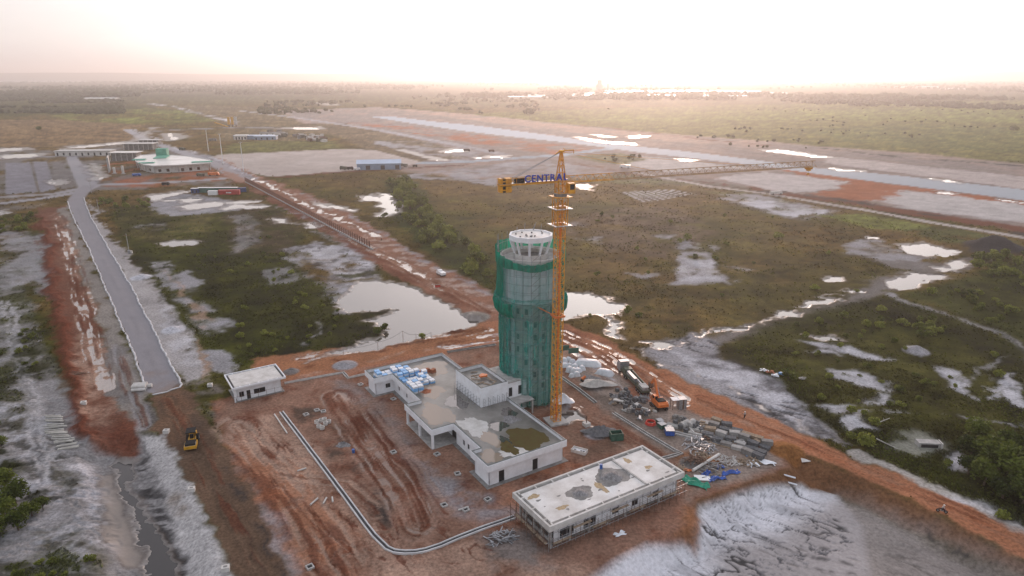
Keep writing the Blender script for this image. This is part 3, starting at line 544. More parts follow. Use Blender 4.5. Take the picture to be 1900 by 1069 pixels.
bp = N('ShaderNodeBump'); L(n1.outputs[0], bp.inputs['Height']); bp.inputs['Distance'].default_value = .25
bs = N('ShaderNodeMapRange'); L(aw.outputs['Fac'], bs.inputs['Value']); bs.inputs['From Max'].default_value = .5; bs.inputs['To Min'].default_value = .38; bs.inputs['To Max'].default_value = .02; L(bs.outputs[0], bp.inputs['Strength']); L(bp.outputs[0], b.inputs['Normal'])
me.materials.append(m)

def gz(x, y):
    """height of the soil at one point"""
    j = min(max(int(np.searchsorted(-ss, -CAM_H / y)) - 1, 0), NR - 2)
    i_ = min(max(int((x / y - tt[0]) / (tt[1] - tt[0])), 0), NC - 2)
    Z = tg.z.reshape(NR, NC)
    return float(Z[j:j + 2, i_:i_ + 2].mean())

# water sheets
def flat_material(name, c, rough, ior=1.45, metallic=0):
    m = bpy.data.materials.new(name); m.use_nodes = True; b = m.node_tree.nodes['Principled BSDF']
    b.inputs['Base Color'].default_value = (*c, 1); b.inputs['Roughness'].default_value = rough; b.inputs['IOR'].default_value = ior; b.inputs['Metallic'].default_value = metallic
    return m
WATER = flat_material('still_water', (.07, .06, .052), .03, 2.5)
_nt = WATER.node_tree; _n = _nt.nodes.new('ShaderNodeTexNoise'); _n.inputs['Scale'].default_value = .5; _n.inputs['Detail'].default_value = 4
_g = _nt.nodes.new('ShaderNodeNewGeometry'); _nt.links.new(_g.outputs['Position'], _n.inputs['Vector'])
_b = _nt.nodes.new('ShaderNodeBump'); _b.inputs['Strength'].default_value = .015; _b.inputs['Distance'].default_value = .3; _nt.links.new(_n.outputs[0], _b.inputs['Height']); _nt.links.new(_b.outputs[0], _nt.nodes['Principled BSDF'].inputs['Normal'])
CREEKW = flat_material('dark_creek_water', (.045, .042, .042), .04, 1.4)
qp = tg.pond[quads].max(1)
for pid in np.unique(qp):
    if pid == 0: continue
    qq = quads[qp == pid]; used, inv = np.unique(qq, return_inverse=True); inv = inv.reshape(qq.shape)
    nm = 'creek' if pid == 999 else 'pond' if len(qq) > 1500 else 'puddle'
    wm = bpy.data.meshes.new(nm)
    wm.from_pydata(np.stack([gx[used], gy[used], np.full(len(used), -2.52 if pid == 999 else -.30)], 1).tolist(), [], inv.tolist())
    o = bpy.data.objects.new(nm, wm); col.objects.link(o); wm.materials.append(CREEKW if pid == 999 else WATER); o['kind'] = 'structure'

# ------------------------------------------------------------------ mesh helpers
class MB:
    def __init__(s): s.v = []; s.f = []
    def add(s, vs, fs):
        o = len(s.v); s.v += [tuple(a) for a in vs]; s.f += [tuple(i + o for i in f) for f in fs]; return s
    def bx(s, x0, y0, z0, x1, y1, z1):
        v = [(x, y, z) for z in (z0, z1) for y in (y0, y1) for x in (x0, x1)]
        return s.add(v, [(0, 2, 3, 1), (4, 5, 7, 6), (0, 1, 5, 4), (1, 3, 7, 5), (3, 2, 6, 7), (2, 0, 4, 6)])
    def box(s, cx, cy, cz, sx, sy, sz, rz=0.0, rx=0.0, ry=0.0):
        M = Matrix.Translation((cx, cy, cz)) @ Matrix.Rotation(rz, 4, 'Z') @ Matrix.Rotation(ry, 4, 'Y') @ Matrix.Rotation(rx, 4, 'X')
        v = [M @ Vector((x * sx / 2, y * sy / 2, z * sz / 2)) for z in (-1, 1) for y in (-1, 1) for x in (-1, 1)]
        return s.add(v, [(0, 2, 3, 1), (4, 5, 7, 6), (0, 1, 5, 4), (1, 3, 7, 5), (3, 2, 6, 7), (2, 0, 4, 6)])
    def prism(s, poly, z0, z1):
        n = len(poly)
        v = [(p[0], p[1], z0) for p in poly] + [(p[0], p[1], z1) for p in poly]
        return s.add(v, [tuple(range(n - 1, -1, -1)), tuple(range(n, 2 * n))] + [(i, (i + 1) % n, n + (i + 1) % n, n + i) for i in range(n)])
    def prof(s, prof, y0, y1):
        """outline in x,z pushed along y"""
        n = len(prof)
        v = [(p[0], y0, p[1]) for p in prof] + [(p[0], y1, p[1]) for p in prof]
        return s.add(v, [tuple(range(n)), tuple(range(2 * n - 1, n - 1, -1))] + [(i, n + i, n + (i + 1) % n, (i + 1) % n) for i in range(n)])
    def tube(s, a, b, r, n=5, r2=None, cap=True):
        a = Vector(a); b = Vector(b); d = (b - a).normalized(); r2 = r if r2 is None else r2
        u = d.cross(Vector((0, 0, 1)) if abs(d.z) < .95 else Vector((1, 0, 0))).normalized(); w = d.cross(u)
        v = []
        for c, rr in ((a, r), (b, r2)):
            for i in range(n):
                t = 2 * math.pi * i / n; v.append(c + u * math.cos(t) * rr + w * math.sin(t) * rr)
        f = [(i, (i + 1) % n, n + (i + 1) % n, n + i) for i in range(n)]
        if cap: f += [tuple(range(n - 1, -1, -1)), tuple(range(n, 2 * n))]
        return s.add(v, f)
    def bar(s, a, b, w):
        return s.tube(a, b, w * .7071, 4)
    def ring(s, poly, inset, z0, z1):
        q = offset(poly, inset); n = len(poly)
        v = [(p[0], p[1], z) for pl in (poly, q) for z in (z0, z1) for p in pl]
        f = []
        for i in range(n):
            j = (i + 1) % n
            f += [(i, j, n + j, n + i), (2 * n + j, 2 * n + i, 3 * n + i, 3 * n + j), (n + i, n + j, 3 * n + j, 3 * n + i), (j, i, 2 * n + i, 2 * n + j)]
        return s.add(v, f)
    def wall(s, a, b, z0, z1, th, holes=()):
        """upright wall from a to b, thickness to the left, real openings (s0,s1,z0,z1)"""
        a = Vector(a); b = Vector(b); L = (b - a).length; d = (b - a) / L; nrm = Vector((-d.y, d.x))
        def blk(s0, s1, za, zb):
            if s1 - s0 < 1e-3 or zb - za < 1e-3: return
            p = [a + d * s0, a + d * s1, a + d * s1 + nrm * th, a + d * s0 + nrm * th]
            s.prism([(q.x, q.y) for q in p], za, zb)
        cur = 0
        for h in sorted(holes):
            blk(cur, h[0], z0, z1); blk(h[0], h[1], z0, h[2]); blk(h[0], h[1], h[3], z1); cur = h[1]
        blk(cur, L, z0, z1); return s
    def sweep(s, pts, prof):
        """open polyline of (x,y,z) with a closed profile (across, up)"""
        n = len(prof); rows = []
        for i, p in enumerate(pts):
            a = Vector(pts[max(i - 1, 0)]); b = Vector(pts[min(i + 1, len(pts) - 1)]); d = (b - a); d.z = 0; d.normalize(); nr = Vector((-d.y, d.x, 0))
            rows.append([Vector(p) + nr * q[0] + Vector((0, 0, q[1])) for q in prof])
        v = [q for r in rows for q in r]; f = []
        for i in range(len(rows) - 1):
            for k in range(n): f.append((i * n + k, i * n + (k + 1) % n, (i + 1) * n + (k + 1) % n, (i + 1) * n + k))
        f += [tuple(range(n - 1, -1, -1)), tuple((len(rows) - 1) * n + k for k in range(n))]
        return s.add(v, f)
    def mesh(s, name, mat, smooth=False):
        me = bpy.data.meshes.new(name); me.from_pydata(s.v, [], s.f)
        me.materials.append(mat)
        if smooth: me.polygons.foreach_set('use_smooth', [True] * len(me.polygons))
        bm = bmesh.new(); bm.from_mesh(me); bmesh.ops.recalc_face_normals(bm, faces=bm.faces); bm.to_mesh(me); bm.free()
        return me
    def build(s, name, mat, parent=None, loc=(0, 0, 0), rz=0.0, smooth=False, kind=None, label=None):
        o = bpy.data.objects.new(name, s.mesh(name, mat, smooth)); col.objects.link(o)
        o.parent = parent; o.location = loc; o.rotation_euler = (0, 0, rz)
        if kind: o['kind'] = kind
        if label: o['label'] = label
        return o
def offset(poly, d):
    n = len(poly); out = []
    for i in range(n):
        p0, p1, p2 = Vector(poly[i - 1]), Vector(poly[i]), Vector(poly[(i + 1) % n])
        a = (p1 - p0).normalized(); b = (p2 - p1).normalized(); n1 = Vector((-a.y, a.x)); n2 = Vector((-b.y, b.x))
        k = (n1 + n2); k = k / max(k.length_squared, .2) * 2
        out.append((p1.x + k.x * d, p1.y + k.y * d))
    return out
def tag(o, label, cat, group=None):
    o['label'] = label; o['category'] = cat
    if group: o['group'] = group
    return o
def thing(name, label, cat, loc, rz=0.0, group=None):
    o = bpy.data.objects.new(name, None); col.objects.link(o); o.location = loc; o.rotation_euler = (0, 0, rz); o.empty_display_size = .5
    return tag(o, label, cat, group)
def dup(o, loc=None, rz=None, label=None, group=None, scale=None, parent=None):
    c = o.copy(); col.objects.link(c)
    if parent is not None: c.parent = parent
    if loc is not None: c.location = loc
    if rz is not None: c.rotation_euler = (0, 0, rz)
    if scale is not None: c.scale = scale if hasattr(scale, '__len__') else (scale,) * 3
    if label: c['label'] = label
    if group: c['group'] = group
    for ch in list(o.children): dup(ch, parent=c)
    return c
def G(px, py, dz=0.0):
    """point on the soil seen at a photo pixel"""
    x, y = P(px, py); z = gz(x, y)
    if z < -.6:
        for _ in range(4): x, y = P(px, py, z); z = gz(x, y)
    return (x, y, z + dz)
def pm(name, c, rough=.8, var=.18, scale=1.5, bump=0.0, bscale=6.0, metal=0.0, c2=None, c2amt=.5, ior=1.45, stretch=None):
    """painted or raw surface with its own blotches, grain and wear"""
    m = bpy.data.materials.new(name); m.use_nodes = True; t = m.node_tree; b = t.nodes['Principled BSDF']; N, L = t.nodes.new, t.links.new
    g = N('ShaderNodeTexCoord'); src = g.outputs['Object']
    if stretch:
        mpn = N('ShaderNodeMapping'); mpn.inputs['Scale'].default_value = stretch; L(src, mpn.inputs['Vector']); src = mpn.outputs[0]
    n = N('ShaderNodeTexNoise'); n.inputs['Scale'].default_value = scale; n.inputs['Detail'].default_value = 7; n.inputs['Roughness'].default_value = .65; L(src, n.inputs['Vector'])
    r = N('ShaderNodeValToRGB'); L(n.outputs[0], r.inputs[0]); e = r.color_ramp.elements
    lo = [max(0, k * (1 - var * 1.5)) for k in c]; hi = [min(1, k * (1 + var)) for k in c]
    if c2 is not None: lo = [a * (1 - c2amt) + b_ * c2amt for a, b_ in zip(c, c2)]
    e[0].position = .34; e[0].color = (*lo, 1); e[1].position = .66; e[1].color = (*hi, 1)
    b.inputs['Specular IOR Level'].default_value = .5 if rough < .6 else .15
    L(r.outputs[0], b.inputs['Base Color']); b.inputs['Roughness'].default_value = rough; b.inputs['Metallic'].default_value = metal; b.inputs['IOR'].default_value = ior
    if bump:
        n2 = N('ShaderNodeTexNoise'); n2.inputs['Scale'].default_value = bscale; n2.inputs['Detail'].default_value = 5; L(src, n2.inputs['Vector'])
        bp = N('ShaderNodeBump'); bp.inputs['Strength'].default_value = bump; bp.inputs['Distance'].default_value = .1; L(n2.outputs[0], bp.inputs['Height']); L(bp.outputs[0], b.inputs['Normal'])
    return m
WHITE = pm('white_render', (.84, .86, .90), .75, .04, .6, c2=(.70, .70, .72), c2amt=.7)
CONC = pm('raw_concrete', (.42, .41, .40), .85, .2, .8, .3, 8)
CONC_L = pm('pale_concrete', (.60, .585, .57), .8, .12, .5, .2, 6, c2=(.44, .42, .39), c2amt=.8)
CONC_D = pm('damp_concrete', (.23, .225, .22), .7, .25, .7, .2, 7)
ROOFC = pm('stained_roof_slab', (.70, .69, .68), .7, .1, .22, .2, 5, c2=(.44, .41, .38), c2amt=.7)
ROOFW = pm('wet_roof_slab', (.22, .21, .195), .3, .2, .16, .15, 5, c2=(.10, .095, .085), c2amt=.9)
DARK = pm('dark_opening', (.025, .026, .03), .5, .3, 1)
GLASS = flat_material('window_glass', (.02, .025, .03), .08, 1.5)
STEEL = pm('galvanised_steel', (.34, .35, .37), .45, .2, 3, metal=.6)
RUSTY = pm('rusty_steel', (.16, .10, .075), .75, .3, 3)
BLACK = pm('black_rubber', (.025, .025, .027), .8, .3, 3)
YEL = pm('yellow_paint', (.62, .33, .02), .5, .12, 1.2, c2=(.38, .20, .03), c2amt=.6)
CRN = pm('crane_yellow_paint', (.72, .33, .02), .5, .15, .6, c2=(.45, .17, .02), c2amt=.7)
ORN = pm('orange_paint', (.66, .16, .03), .45, .15, 1.2)
BLUE = pm('blue_letters', (.02, .045, .36), .4, .1, 1)
BLUEP = pm('blue_plastic', (.04, .13, .42), .45, .3, 2)
LBLUE = pm('pale_blue_film', (.22, .47, .80), .4, .12, 1.5)
WRAP = pm('white_film', (.72, .75, .80), .35, .08, 1.5)
TARP = pm('white_tarpaulin', (.58, .60, .64), .5, .12, .8, .5, 3)
GTARP = pm('green_tarpaulin', (.015, .27, .17), .5, .2, 1, .5, 3)
BTARP = pm('blue_tarpaulin', (.03, .10, .40), .45, .3, 1.5, .5, 3)
TIMB = pm('weathered_timber', (.30, .23, .165), .85, .3, 2, c2=(.15, .12, .10), c2amt=.8)
BRICK = pm('grey_blocks', (.13, .135, .145), .9, .25, 2.2, .3, 8)
CLAY = pm('clay_brick', (.36, .14, .08), .9, .25, 2)
REDP = pm('red_paint', (.50, .035, .03), .45, .15, 1)
GRNP = pm('green_paint', (.035, .12, .09), .5, .2, 1)
OLV = pm('army_green_paint', (.075, .085, .06), .55, .25, 1)
ROOFB = pm('pale_blue_sheet_roof', (.42, .52, .66), .4, .08, .1, metal=.2)
WHTP = pm('white_paint', (.78, .79, .80), .4, .06, 1.5)
GRAV = pm('heaped_gravel', (.24, .235, .24), .9, .3, 2.5, .8, 10)
SANDP = pm('heaped_sand', (.42, .40, .38), .95, .15, 1.5, .5, 8)
ALGAE = pm('roof_moss', (.070, .062, .022), .9, .45, .9, .6, 6, c2=(.12, .07, .03), c2amt=.6)
TAN_W = flat_material('shallow_roof_water', (.30, .24, .19), .05, 1.5)
HELMET = pm('white_plastic', (.75, .75, .72), .4, .05, 3); SKIN = pm('skin', (.36, .20, .13), .6, .1, 4); CLOTH_D = pm('dark_cloth', (.03, .032, .04), .9, .2, 6); CLOTH_L = pm('pale_shirt', (.45, .42, .42), .9, .1, 6); CLOTH_R = pm('rust_shirt', (.30, .09, .05), .9, .1, 6)

TH = R(32)
cu, su = math.cos(TH), math.sin(TH)

# ------------------------------------------------------------------ the long white annex
E0 = (-4.6, 112.6)
def uv(u, v, o=E0): return (o[0] + u * cu - v * su, o[1] + u * su + v * cu)
annex = thing('annex_building', 'long white single-storey building with stepped front and flooded flat roof', 'building', (E0[0], E0[1], 0), TH)
RO = [(0, 0), (18.5, 0), (18.5, 36), (17.4, 36), (17.4, 54.3), (-4, 54.3), (-4, 48.3), (.8, 48.3), (.8, 32), (-3, 32), (-3, 18.1), (2.1, 18.1), (2.1, 6.7), (0, 6.7)]
MB().ring(RO, .28, 3.35, 4.75).build('parapet', WHITE, annex)
MB().prism(offset(RO, .281), 3.4, 4.0).build('roof_slab', ROOFW, annex)
COPE = pm('dark_coping', (.17, .185, .18), .7, .25, .8)
MB().ring(offset(RO, .10), .30, 4.751, 4.80).build('coping', COPE, annex)
WO = [(.6, .6), (17.9, .6), (17.9, 35.4), (16.8, 35.4), (16.8, 53.7), (-3.4, 53.7), (-3.4, 48.9), (1.5, 48.9), (1.5, 31.5), (3.4, 31.5), (3.4, 18), (2.7, 18), (2.7, 6.1), (.6, 6.1)]
OPEN = {0: [(2.2, 3.5, 0, 2.5, 'door'), (10.0, 11.3, 0, 2.5, 'door')], 6: [(2.6, 3.9, 1.2, 2.4, 'window')], 7: [(2.6, 3.4, 1.2, 2.3, 'window'), (7.2, 8.0, 1.2, 2.3, 'window'), (12.2, 13, 1.2, 2.3, 'window')],
        9: [(1.2, 3.4, 0, 2.6, 'door'), (5.2, 8.6, .3, 2.6, 'window'), (10, 12.2, 0, 2.6, 'door')], 11: [(3.0, 3.8, 1.2, 2.4, 'window'), (5.0, 5.8, 1.2, 2.4, 'window'), (9.4, 10.2, 1.2, 2.4, 'window')], 1: [(6, 7.2, 1, 2.4, 'window'), (14, 15.2, 1, 2.4, 'window')]}
wm = MB()
for k in range(len(WO)):
    a, b = WO[k], WO[(k + 1) % len(WO)]
    hs_ = OPEN.get(k, [])
    wm.wall(a, b, 0, 3.395, .24, [h[:4] for h in hs_])
    dv = (Vector(b) - Vector(a)).normalized(); nv = Vector((-dv.y, dv.x)); rz_ = math.atan2(dv.y, dv.x)
    for h in hs_:
        c = Vector(a) + dv * (h[0] + h[1]) / 2 + nv * .16; w_, hh = h[1] - h[0], h[3] - h[2]
        part = MB().box(0, 0, hh / 2, w_ - .02, .04, hh - .02).build(h[4], GLASS if h[4] == 'window' else DARK, annex, (c.x, c.y, h[2]), rz_)
        fr = MB()
        for q in ((-w_ / 2 + .05, hh / 2, .08, hh - .04), (w_ / 2 - .05, hh / 2, .08, hh - .04), (0, hh - .06, w_ - .04, .08), (0, hh / 2, .05, hh - .1) if h[4] == 'window' else (0, .05, w_ - .04, .06)):
            fr.box(q[0], -.04, q[1], q[2], .06, q[3])
        fr.build('frame', STEEL, part)
wm.build('wall', WHITE, annex)
for (a, b) in ((-2.55, 18.6), (-2.55, 25), (-2.55, 31.4)): MB().box(a, b, 1.7, .45, .45, 3.39).build('column', WHITE, annex)
MB().bx(-2.9, 18.3, 0, 3.3, 31.8, .12).build('porch_floor', CONC, annex)
MB().ring(offset(WO, -.9), .9, .0, .06).build('apron_strip', CONC_D, annex)
# water, moss and sand lying on the roof
def blob(cx, cy, rx, ry, z, n=44, seed=0, jag=.35):
    pts = []
    for i in range(n):
        a = 2 * math.pi * i / n
        k = 1 + jag * (math.sin(a * 3 + seed) * .4 + math.sin(a * 5 + seed * 2.1) * .3 + math.sin(a * 9 + seed * 3.7) * .2 + math.sin(a * 17 + seed) * .15)
        pts.append((cx + rx * k * math.cos(a), cy + ry * k * math.sin(a)))
    return pts
def sheet(name, pts, z, mat, parent, kind=None):
    m_ = MB(); m_.add([(p[0], p[1], z) for p in pts], [tuple(range(len(pts)))])
    return m_.build(name, mat, parent, kind=kind)
for q, (cx, cy, rx, ry, mt, z) in enumerate([(11.5, 48, 4.2, 4.6, TAN_W, 4.006), (5.5, 36.5, 3.0, 4.0, TAN_W, 4.007), (1.8, 25, 3.2, 5.2, TAN_W, 4.008), (8.0, 28.0, 2.2, 3.6, WATER, 4.009), (6.0, 15.5, 2.6, 5.0, CONC_L, 4.010), (10.5, 13.5, 2.0, 2.0, WATER, 4.011),
                                              (3.0, 3.8, 2.1, 2.6, TAN_W, 4.012), (6.4, 9.4, 1.6, 3.6, TAN_W, 4.013), (9.0, 3.0, 4.6, 1.6, CONC_L, 4.014), (8.6, 6.6, 1.3, 2.6, WATER, 4.016), (15.5, 17.5, 1.6, 2.2, WATER, 4.017)]):
    sheet('roof_puddle', blob(cx, cy, rx, ry, z, seed=q * 1.7), z, mt, annex)
sheet('moss_patch', blob(12.8, 6.0, 3.9, 4.6, 4.02, seed=2.2, jag=.25), 4.02, ALGAE, annex); sheet('moss_patch', blob(7.6, 4.6, 1.4, 2.8, 4.02, seed=5), 4.022, ALGAE, annex)
def heap(name, mat, parent, loc, rx, ry, h, seed=0, n=26, rings=7, kind=None, rough=.12):
    r_ = random.Random(seed); v = [(0, 0, h)]; f = []
    for i in range(1, rings + 1):
        t_ = i / rings
        for k in range(n):
            a = 2 * math.pi * k / n; e = 1 + .15 * math.sin(3 * a + seed) + .1 * math.sin(5 * a + 2 * seed)
            zz = h * (.5 + .5 * math.cos(math.pi * t_)) * (1 + r_.uniform(-rough, rough)) if i < rings else -.03
            v.append((rx * t_ * e * math.cos(a), ry * t_ * e * math.sin(a), zz))
    for k in range(n): f.append((0, 1 + k, 1 + (k + 1) % n))
    for i in range(rings - 1):
        for k in range(n):
            a = 1 + i * n + k; b = 1 + i * n + (k + 1) % n; f.append((a, a + n, b + n, b))
    m_ = MB(); m_.add(v, f); return m_.build(name, mat, parent, loc, smooth=True)
def at(u, v, z=0, o=E0):
    p_ = uv(u, v, o); return (p_[0], p_[1], z)
tag(heap('sand_heap', GRAV, None, at(14.2, 14.4, 4.01), 2.0, 1.7, .9, 1), 'grey sand heap in the middle of the flooded annex roof', 'sand heap')
tag(heap('rubble_heap', CLAY, None, at(4.4, 36.8, 4.02), 1.6, 1.2, .5, 5, rough=.4), 'brown rubble heap below the wrapped packs on the annex roof', 'rubble heap')
# wrapped packs of board stacked on the roof
pk = thing('wrapped_pack', 'white and blue film-wrapped pack stacked on the annex roof', 'pack', at(4, 50, 4.0), TH, 'wrapped packs on the roof')
MB().bx(-.62, -.62, 0, .62, .62, .36).bx(-.60, -.60, .361, .60, .60, .40).build('base_wrap', LBLUE, pk); MB().bx(-.61, -.61, .4, .61, .61, .82).build('top_wrap', WRAP, pk)
pk2 = dup(pk, at(1, 51, 4.0), TH)
for ch in pk2.children: ch.data = ch.data.copy(); ch.data.materials[0] = WRAP if ch.name.startswith('base') else LBLUE
r_ = random.Random(4); first = [True, True]
for iu in range(8):
    for iv in range(10):
        u_ = -2.2 + iu * 1.42; v_ = 37.6 + iv * 1.45
        if u_ < 1.4 and v_ < 49.2: continue
        if u_ > 6.0 and v_ > 47.5: continue
        if u_ > 4.6 + (iv > 2) * 1.5 and v_ < 40.5: continue
        if r_.random() < .16: continue
        for lv in range(1 + (r_.random() < .55)):
            k_ = r_.random() < .6
            p_ = at(u_ + r_.uniform(-.12, .12), v_ + r_.uniform(-.12, .12), 4.005 + lv * .825); z_ = TH + r_.uniform(-.15, .15)
            if first[k_]: o = pk if k_ else pk2; o.location = p_; o.rotation_euler = (0, 0, z_); first[k_] = False
            else: dup(pk if k_ else pk2, p_, z_)
for j, (u_, v_) in enumerate(((8.0, 46.2), (9.4, 46.6), (10.6, 45.6))):
    t_ = MB(); t_.bx(-.7, -.5, 0, .7, .5, .14); t_.bx(-.65, -.45, .141, .65, .45, .9)
    o = t_.build('brick_pallet', CLAY, None, at(u_, v_, 4.02), TH + .2 * j); tag(o, 'red-brown brick pallet beside the blue packs on the annex roof', 'brick pallet', 'brick pallets on the roof')

# upper block and link to the tower
ub = thing('upper_block', 'white upper storey block beside the green-netted tower', 'building', (E0[0], E0[1], 0), TH)
UO = [(11.4, 22.6), (18.45, 22.6), (18.45, 34.6), (11.4, 34.6)]
MB().ring(UO, .25, 4.03, 8.7).build('wall', WHITE, ub)
MB().prism(offset(UO, .251), 7.4, 7.9).build('roof_slab', ROOFW, ub)
MB().ring(offset(UO, .08), .28, 8.701, 8.75).build('coping', COPE, ub)
LO = [(18.55, 24.0), (24.5, 24.0), (24.5, 33), (18.55, 33)]
lm = MB()
for k in range(4):
    lm.wall(LO[k], LO[(k + 1) % 4], 0, 7.4, .22, [(1.0, 2.0, 3.9, 6.2), (3.6, 4.6, 3.9, 6.2)] if k == 0 else [])
lm.build('wall', WHITE, ub)
MB().prism(offset(LO, -.15), 7.402, 7.7).build('roof_slab', CONC, ub)
for q in (1.5, 4.1): MB().box(18.55 + q, 24.16, 5.05, .98, .04, 2.28).build('door', DARK, ub)
MB().bx(18.6, 20.6, 3.4, 24.4, 23.95, 3.6).build('terrace', CONC, ub); MB().bx(18.7, 20.7, 0, 19.0, 21.0, 3.39).build('column', CONC, ub); MB().bx(23.9, 20.7, 0, 24.2, 21.0, 3.39).build('column', CONC, ub)
r_ = random.Random(9)
for j in range(9):
    o = MB().box(0, 0, .06, r_.uniform(1.6, 3.4), .3, .1).build('timber_board', TIMB, None, at(r_.uniform(13, 17.2), r_.uniform(24, 33.4), 7.905 + .11 * (j % 3)), r_.uniform(0, 3)); tag(o, 'loose timber board on the roof of the white upper block', 'board', 'boards on the upper block')
o = MB().prism(blob(0, 0, 1.0, .7, 0, 16, 3), 0, .35).build('orange_sheet', ORN, None, at(15.6, 29, 8.25), .4); tag(o, 'crumpled orange sheet among boards on the upper block roof', 'sheet')
# standing scaffold frames against the upper block
sfb = thing('scaffold_frames', 'row of grey scaffold frames on the annex roof against the upper block', 'scaffold', (E0[0], E0[1], 0), TH)
for k in range(9):
    f_ = MB(); a = (11.0 - .95 * 0, 23.0 + k * 1.3); 
    for dx in (0, -.9): f_.tube((11.2 + dx, a[1], 4.01), (11.2 + dx, a[1], 6.3), .04, 5)
    for z_ in (4.6, 5.4, 6.25): f_.tube((11.2, a[1], z_), (10.3, a[1], z_), .035, 4)
    f_.build('frame', STEEL, sfb)
for k in range(6):
    f_ = MB(); x_ = 12.0 + k * 1.2
    for dy in (0, -.9): f_.tube((x_, 22.4 + dy, 4.01), (x_, 22.4 + dy, 6.2), .04, 5)
    for z_ in (4.6, 5.4, 6.15): f_.tube((x_, 22.4, z_), (x_, 21.5, z_), .035, 4)
    f_.build('frame', STEEL, sfb)

# ------------------------------------------------------------------ pavilion with gutter roof, lower right
B0 = (6.1, 94.0); BL, BW = 30.4, 11.4
pav = thing('pavilion_building', 'unfinished concrete pavilion with white slab roof and recessed gutter round it', 'building', (B0[0], B0[1], 0), TH)
BO = [(0, 0), (BL, 0), (BL, BW), (0, BW)]
MB().ring(BO, .38, 4.1, 5.15).build('roof_beam', CONC_L, pav)
MB().prism(offset(BO, 1.05), 4.3, 5.0).build('roof_slab', ROOFC, pav)
MB().ring(offset(BO, .385), .66, 4.1, 4.3).build('gutter', CONC_D, pav)
for k in range(9):
    x_ = .9 + k * 3.58
    for y0_, y1_ in ((.385, 1.045), (BW - 1.045, BW - .385)): MB().bx(x_ - .12, y0_, 4.32, x_ + .12, y1_, 5.1).build('rib', CONC_L, pav)
for k in range(3):
    y_ = 2.2 + k * 3.5
    for x0_, x1_ in ((.385, 1.045), (BL - 1.045, BL - .385)): MB().bx(x0_, y_ - .12, 4.32, x1_, y_ + .12, 5.1).build('rib', CONC_L, pav)
MB().bx(21.6, 1.06, 5.003, 21.95, BW - 1.06, 5.14).build('kerb', CONC, pav)
WB = [(1.0, 1.0), (BL - 1, 1.0), (BL - 1, BW - 1), (1.0, BW - 1)]
holesF = [(1.2, 4.2, 1.0, 2.9), (6.2, 8.9, 1.0, 2.9), (12.5, 14, 1.5, 2.8), (17, 18.5, 1.5, 2.8), (22, 23.5, 1.5, 2.8)]
fw = MB().wall((1.6, 1.0), (BL - 1.2, 1.0), .9, 3.5, .2, holesF); fw.build('wall', WHITE, pav)
MB().wall((BL - 1, 1.2), (BL - 1, BW - 1), .0, 4.1, .2, [(3, 5, 1, 3)]).build('wall', CONC, pav); MB().wall((BL - 1.2, BW - 1), (1.6, BW - 1), 0, 4.1, .2, [(4, 6, 1, 3), (12, 14, 1, 3)]).build('wall', CONC, pav)
for k in range(8):
    for y_ in (1.1, BW - 1.1): MB().box(1.0 + k * (BL - 2.0) / 7, y_ + (.12 if y_ < 5 else -.12), 2.05, .4, .4, 4.09).build('column', CONC, pav)
for z_ in (1.15, 2.7): MB().bx(.9, 1.3, z_, 1.2, BW - 1.3, z_ + .3).build('tie_beam', CONC, pav)
for k in range(3): MB().box(1.05, 3.6 + k * 2.4, 2.05, .35, .35, 4.08).build('column', CONC, pav)
MB().bx(1.3, 1.3, .05, BL - 1.3, BW - 1.3, .2).build('floor_slab', CONC_D, pav)
for (a, b, c_, d_) in holesF: 
    w = MB().box((a + b) / 2 + 1.6, 1.14, (c_ + d_) / 2, b - a - .02, .04, d_ - c_ - .02).build('window', GLASS, pav); MB().box((a + b) / 2 + 1.6, 1.09, (c_ + d_) / 2, .06, .05, d_ - c_ - .1).build('mullion', STEEL, w)
def bat(u, v, z=0): return at(u, v, z, B0)
for j, (u_, v_, rr_) in enumerate(((10.2, 5.2, 1.6), (18.2, 6.2, 2.2))):
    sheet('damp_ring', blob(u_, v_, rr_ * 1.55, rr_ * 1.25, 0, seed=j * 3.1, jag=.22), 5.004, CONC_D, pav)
    tag(heap('gravel_heap', GRAV, None, bat(u_, v_, 5.006), rr_, rr_ * .8, .35 + .4 * j, j + 3), ('small flat' if j == 0 else 'larger domed') + ' grey gravel heap on the white pavilion roof', 'gravel heap')
for q, (u_, v_, a, b) in enumerate(((14.4, 4.6, .7, 1.9), (5.0, 3.4, 1.2, .5), (26, 5, .8, .5), (24.2, 8.8, .6, 1.0), (2.6, 8.6, 1.2, .6))): sheet('stain', blob(u_, v_, a, b, 0, seed=q), 5.0035 + q * .0004, pm('tan_stain', (.42, .32, .20), .7, .2, 2) if q == 0 else bpy.data.materials['tan_stain'], pav)
for q in range(16):
    u_, v_ = random.uniform(1.6, 28.5), random.uniform(1.5, 10); sheet('stain', blob(u_, v_, random.uniform(.15, .6), random.uniform(.1, .35), 0, 14, q), 5.0065 + q * .0003, CONC_D, pav)
o = MB().tube((0, 0, 0), (0, 0, .9), .28, 12).build('steel_drum', BLUEP, None, bat(18.2, 9.3, 5.02)); tag(o, 'blue steel drum standing on the white pavilion roof', 'drum')
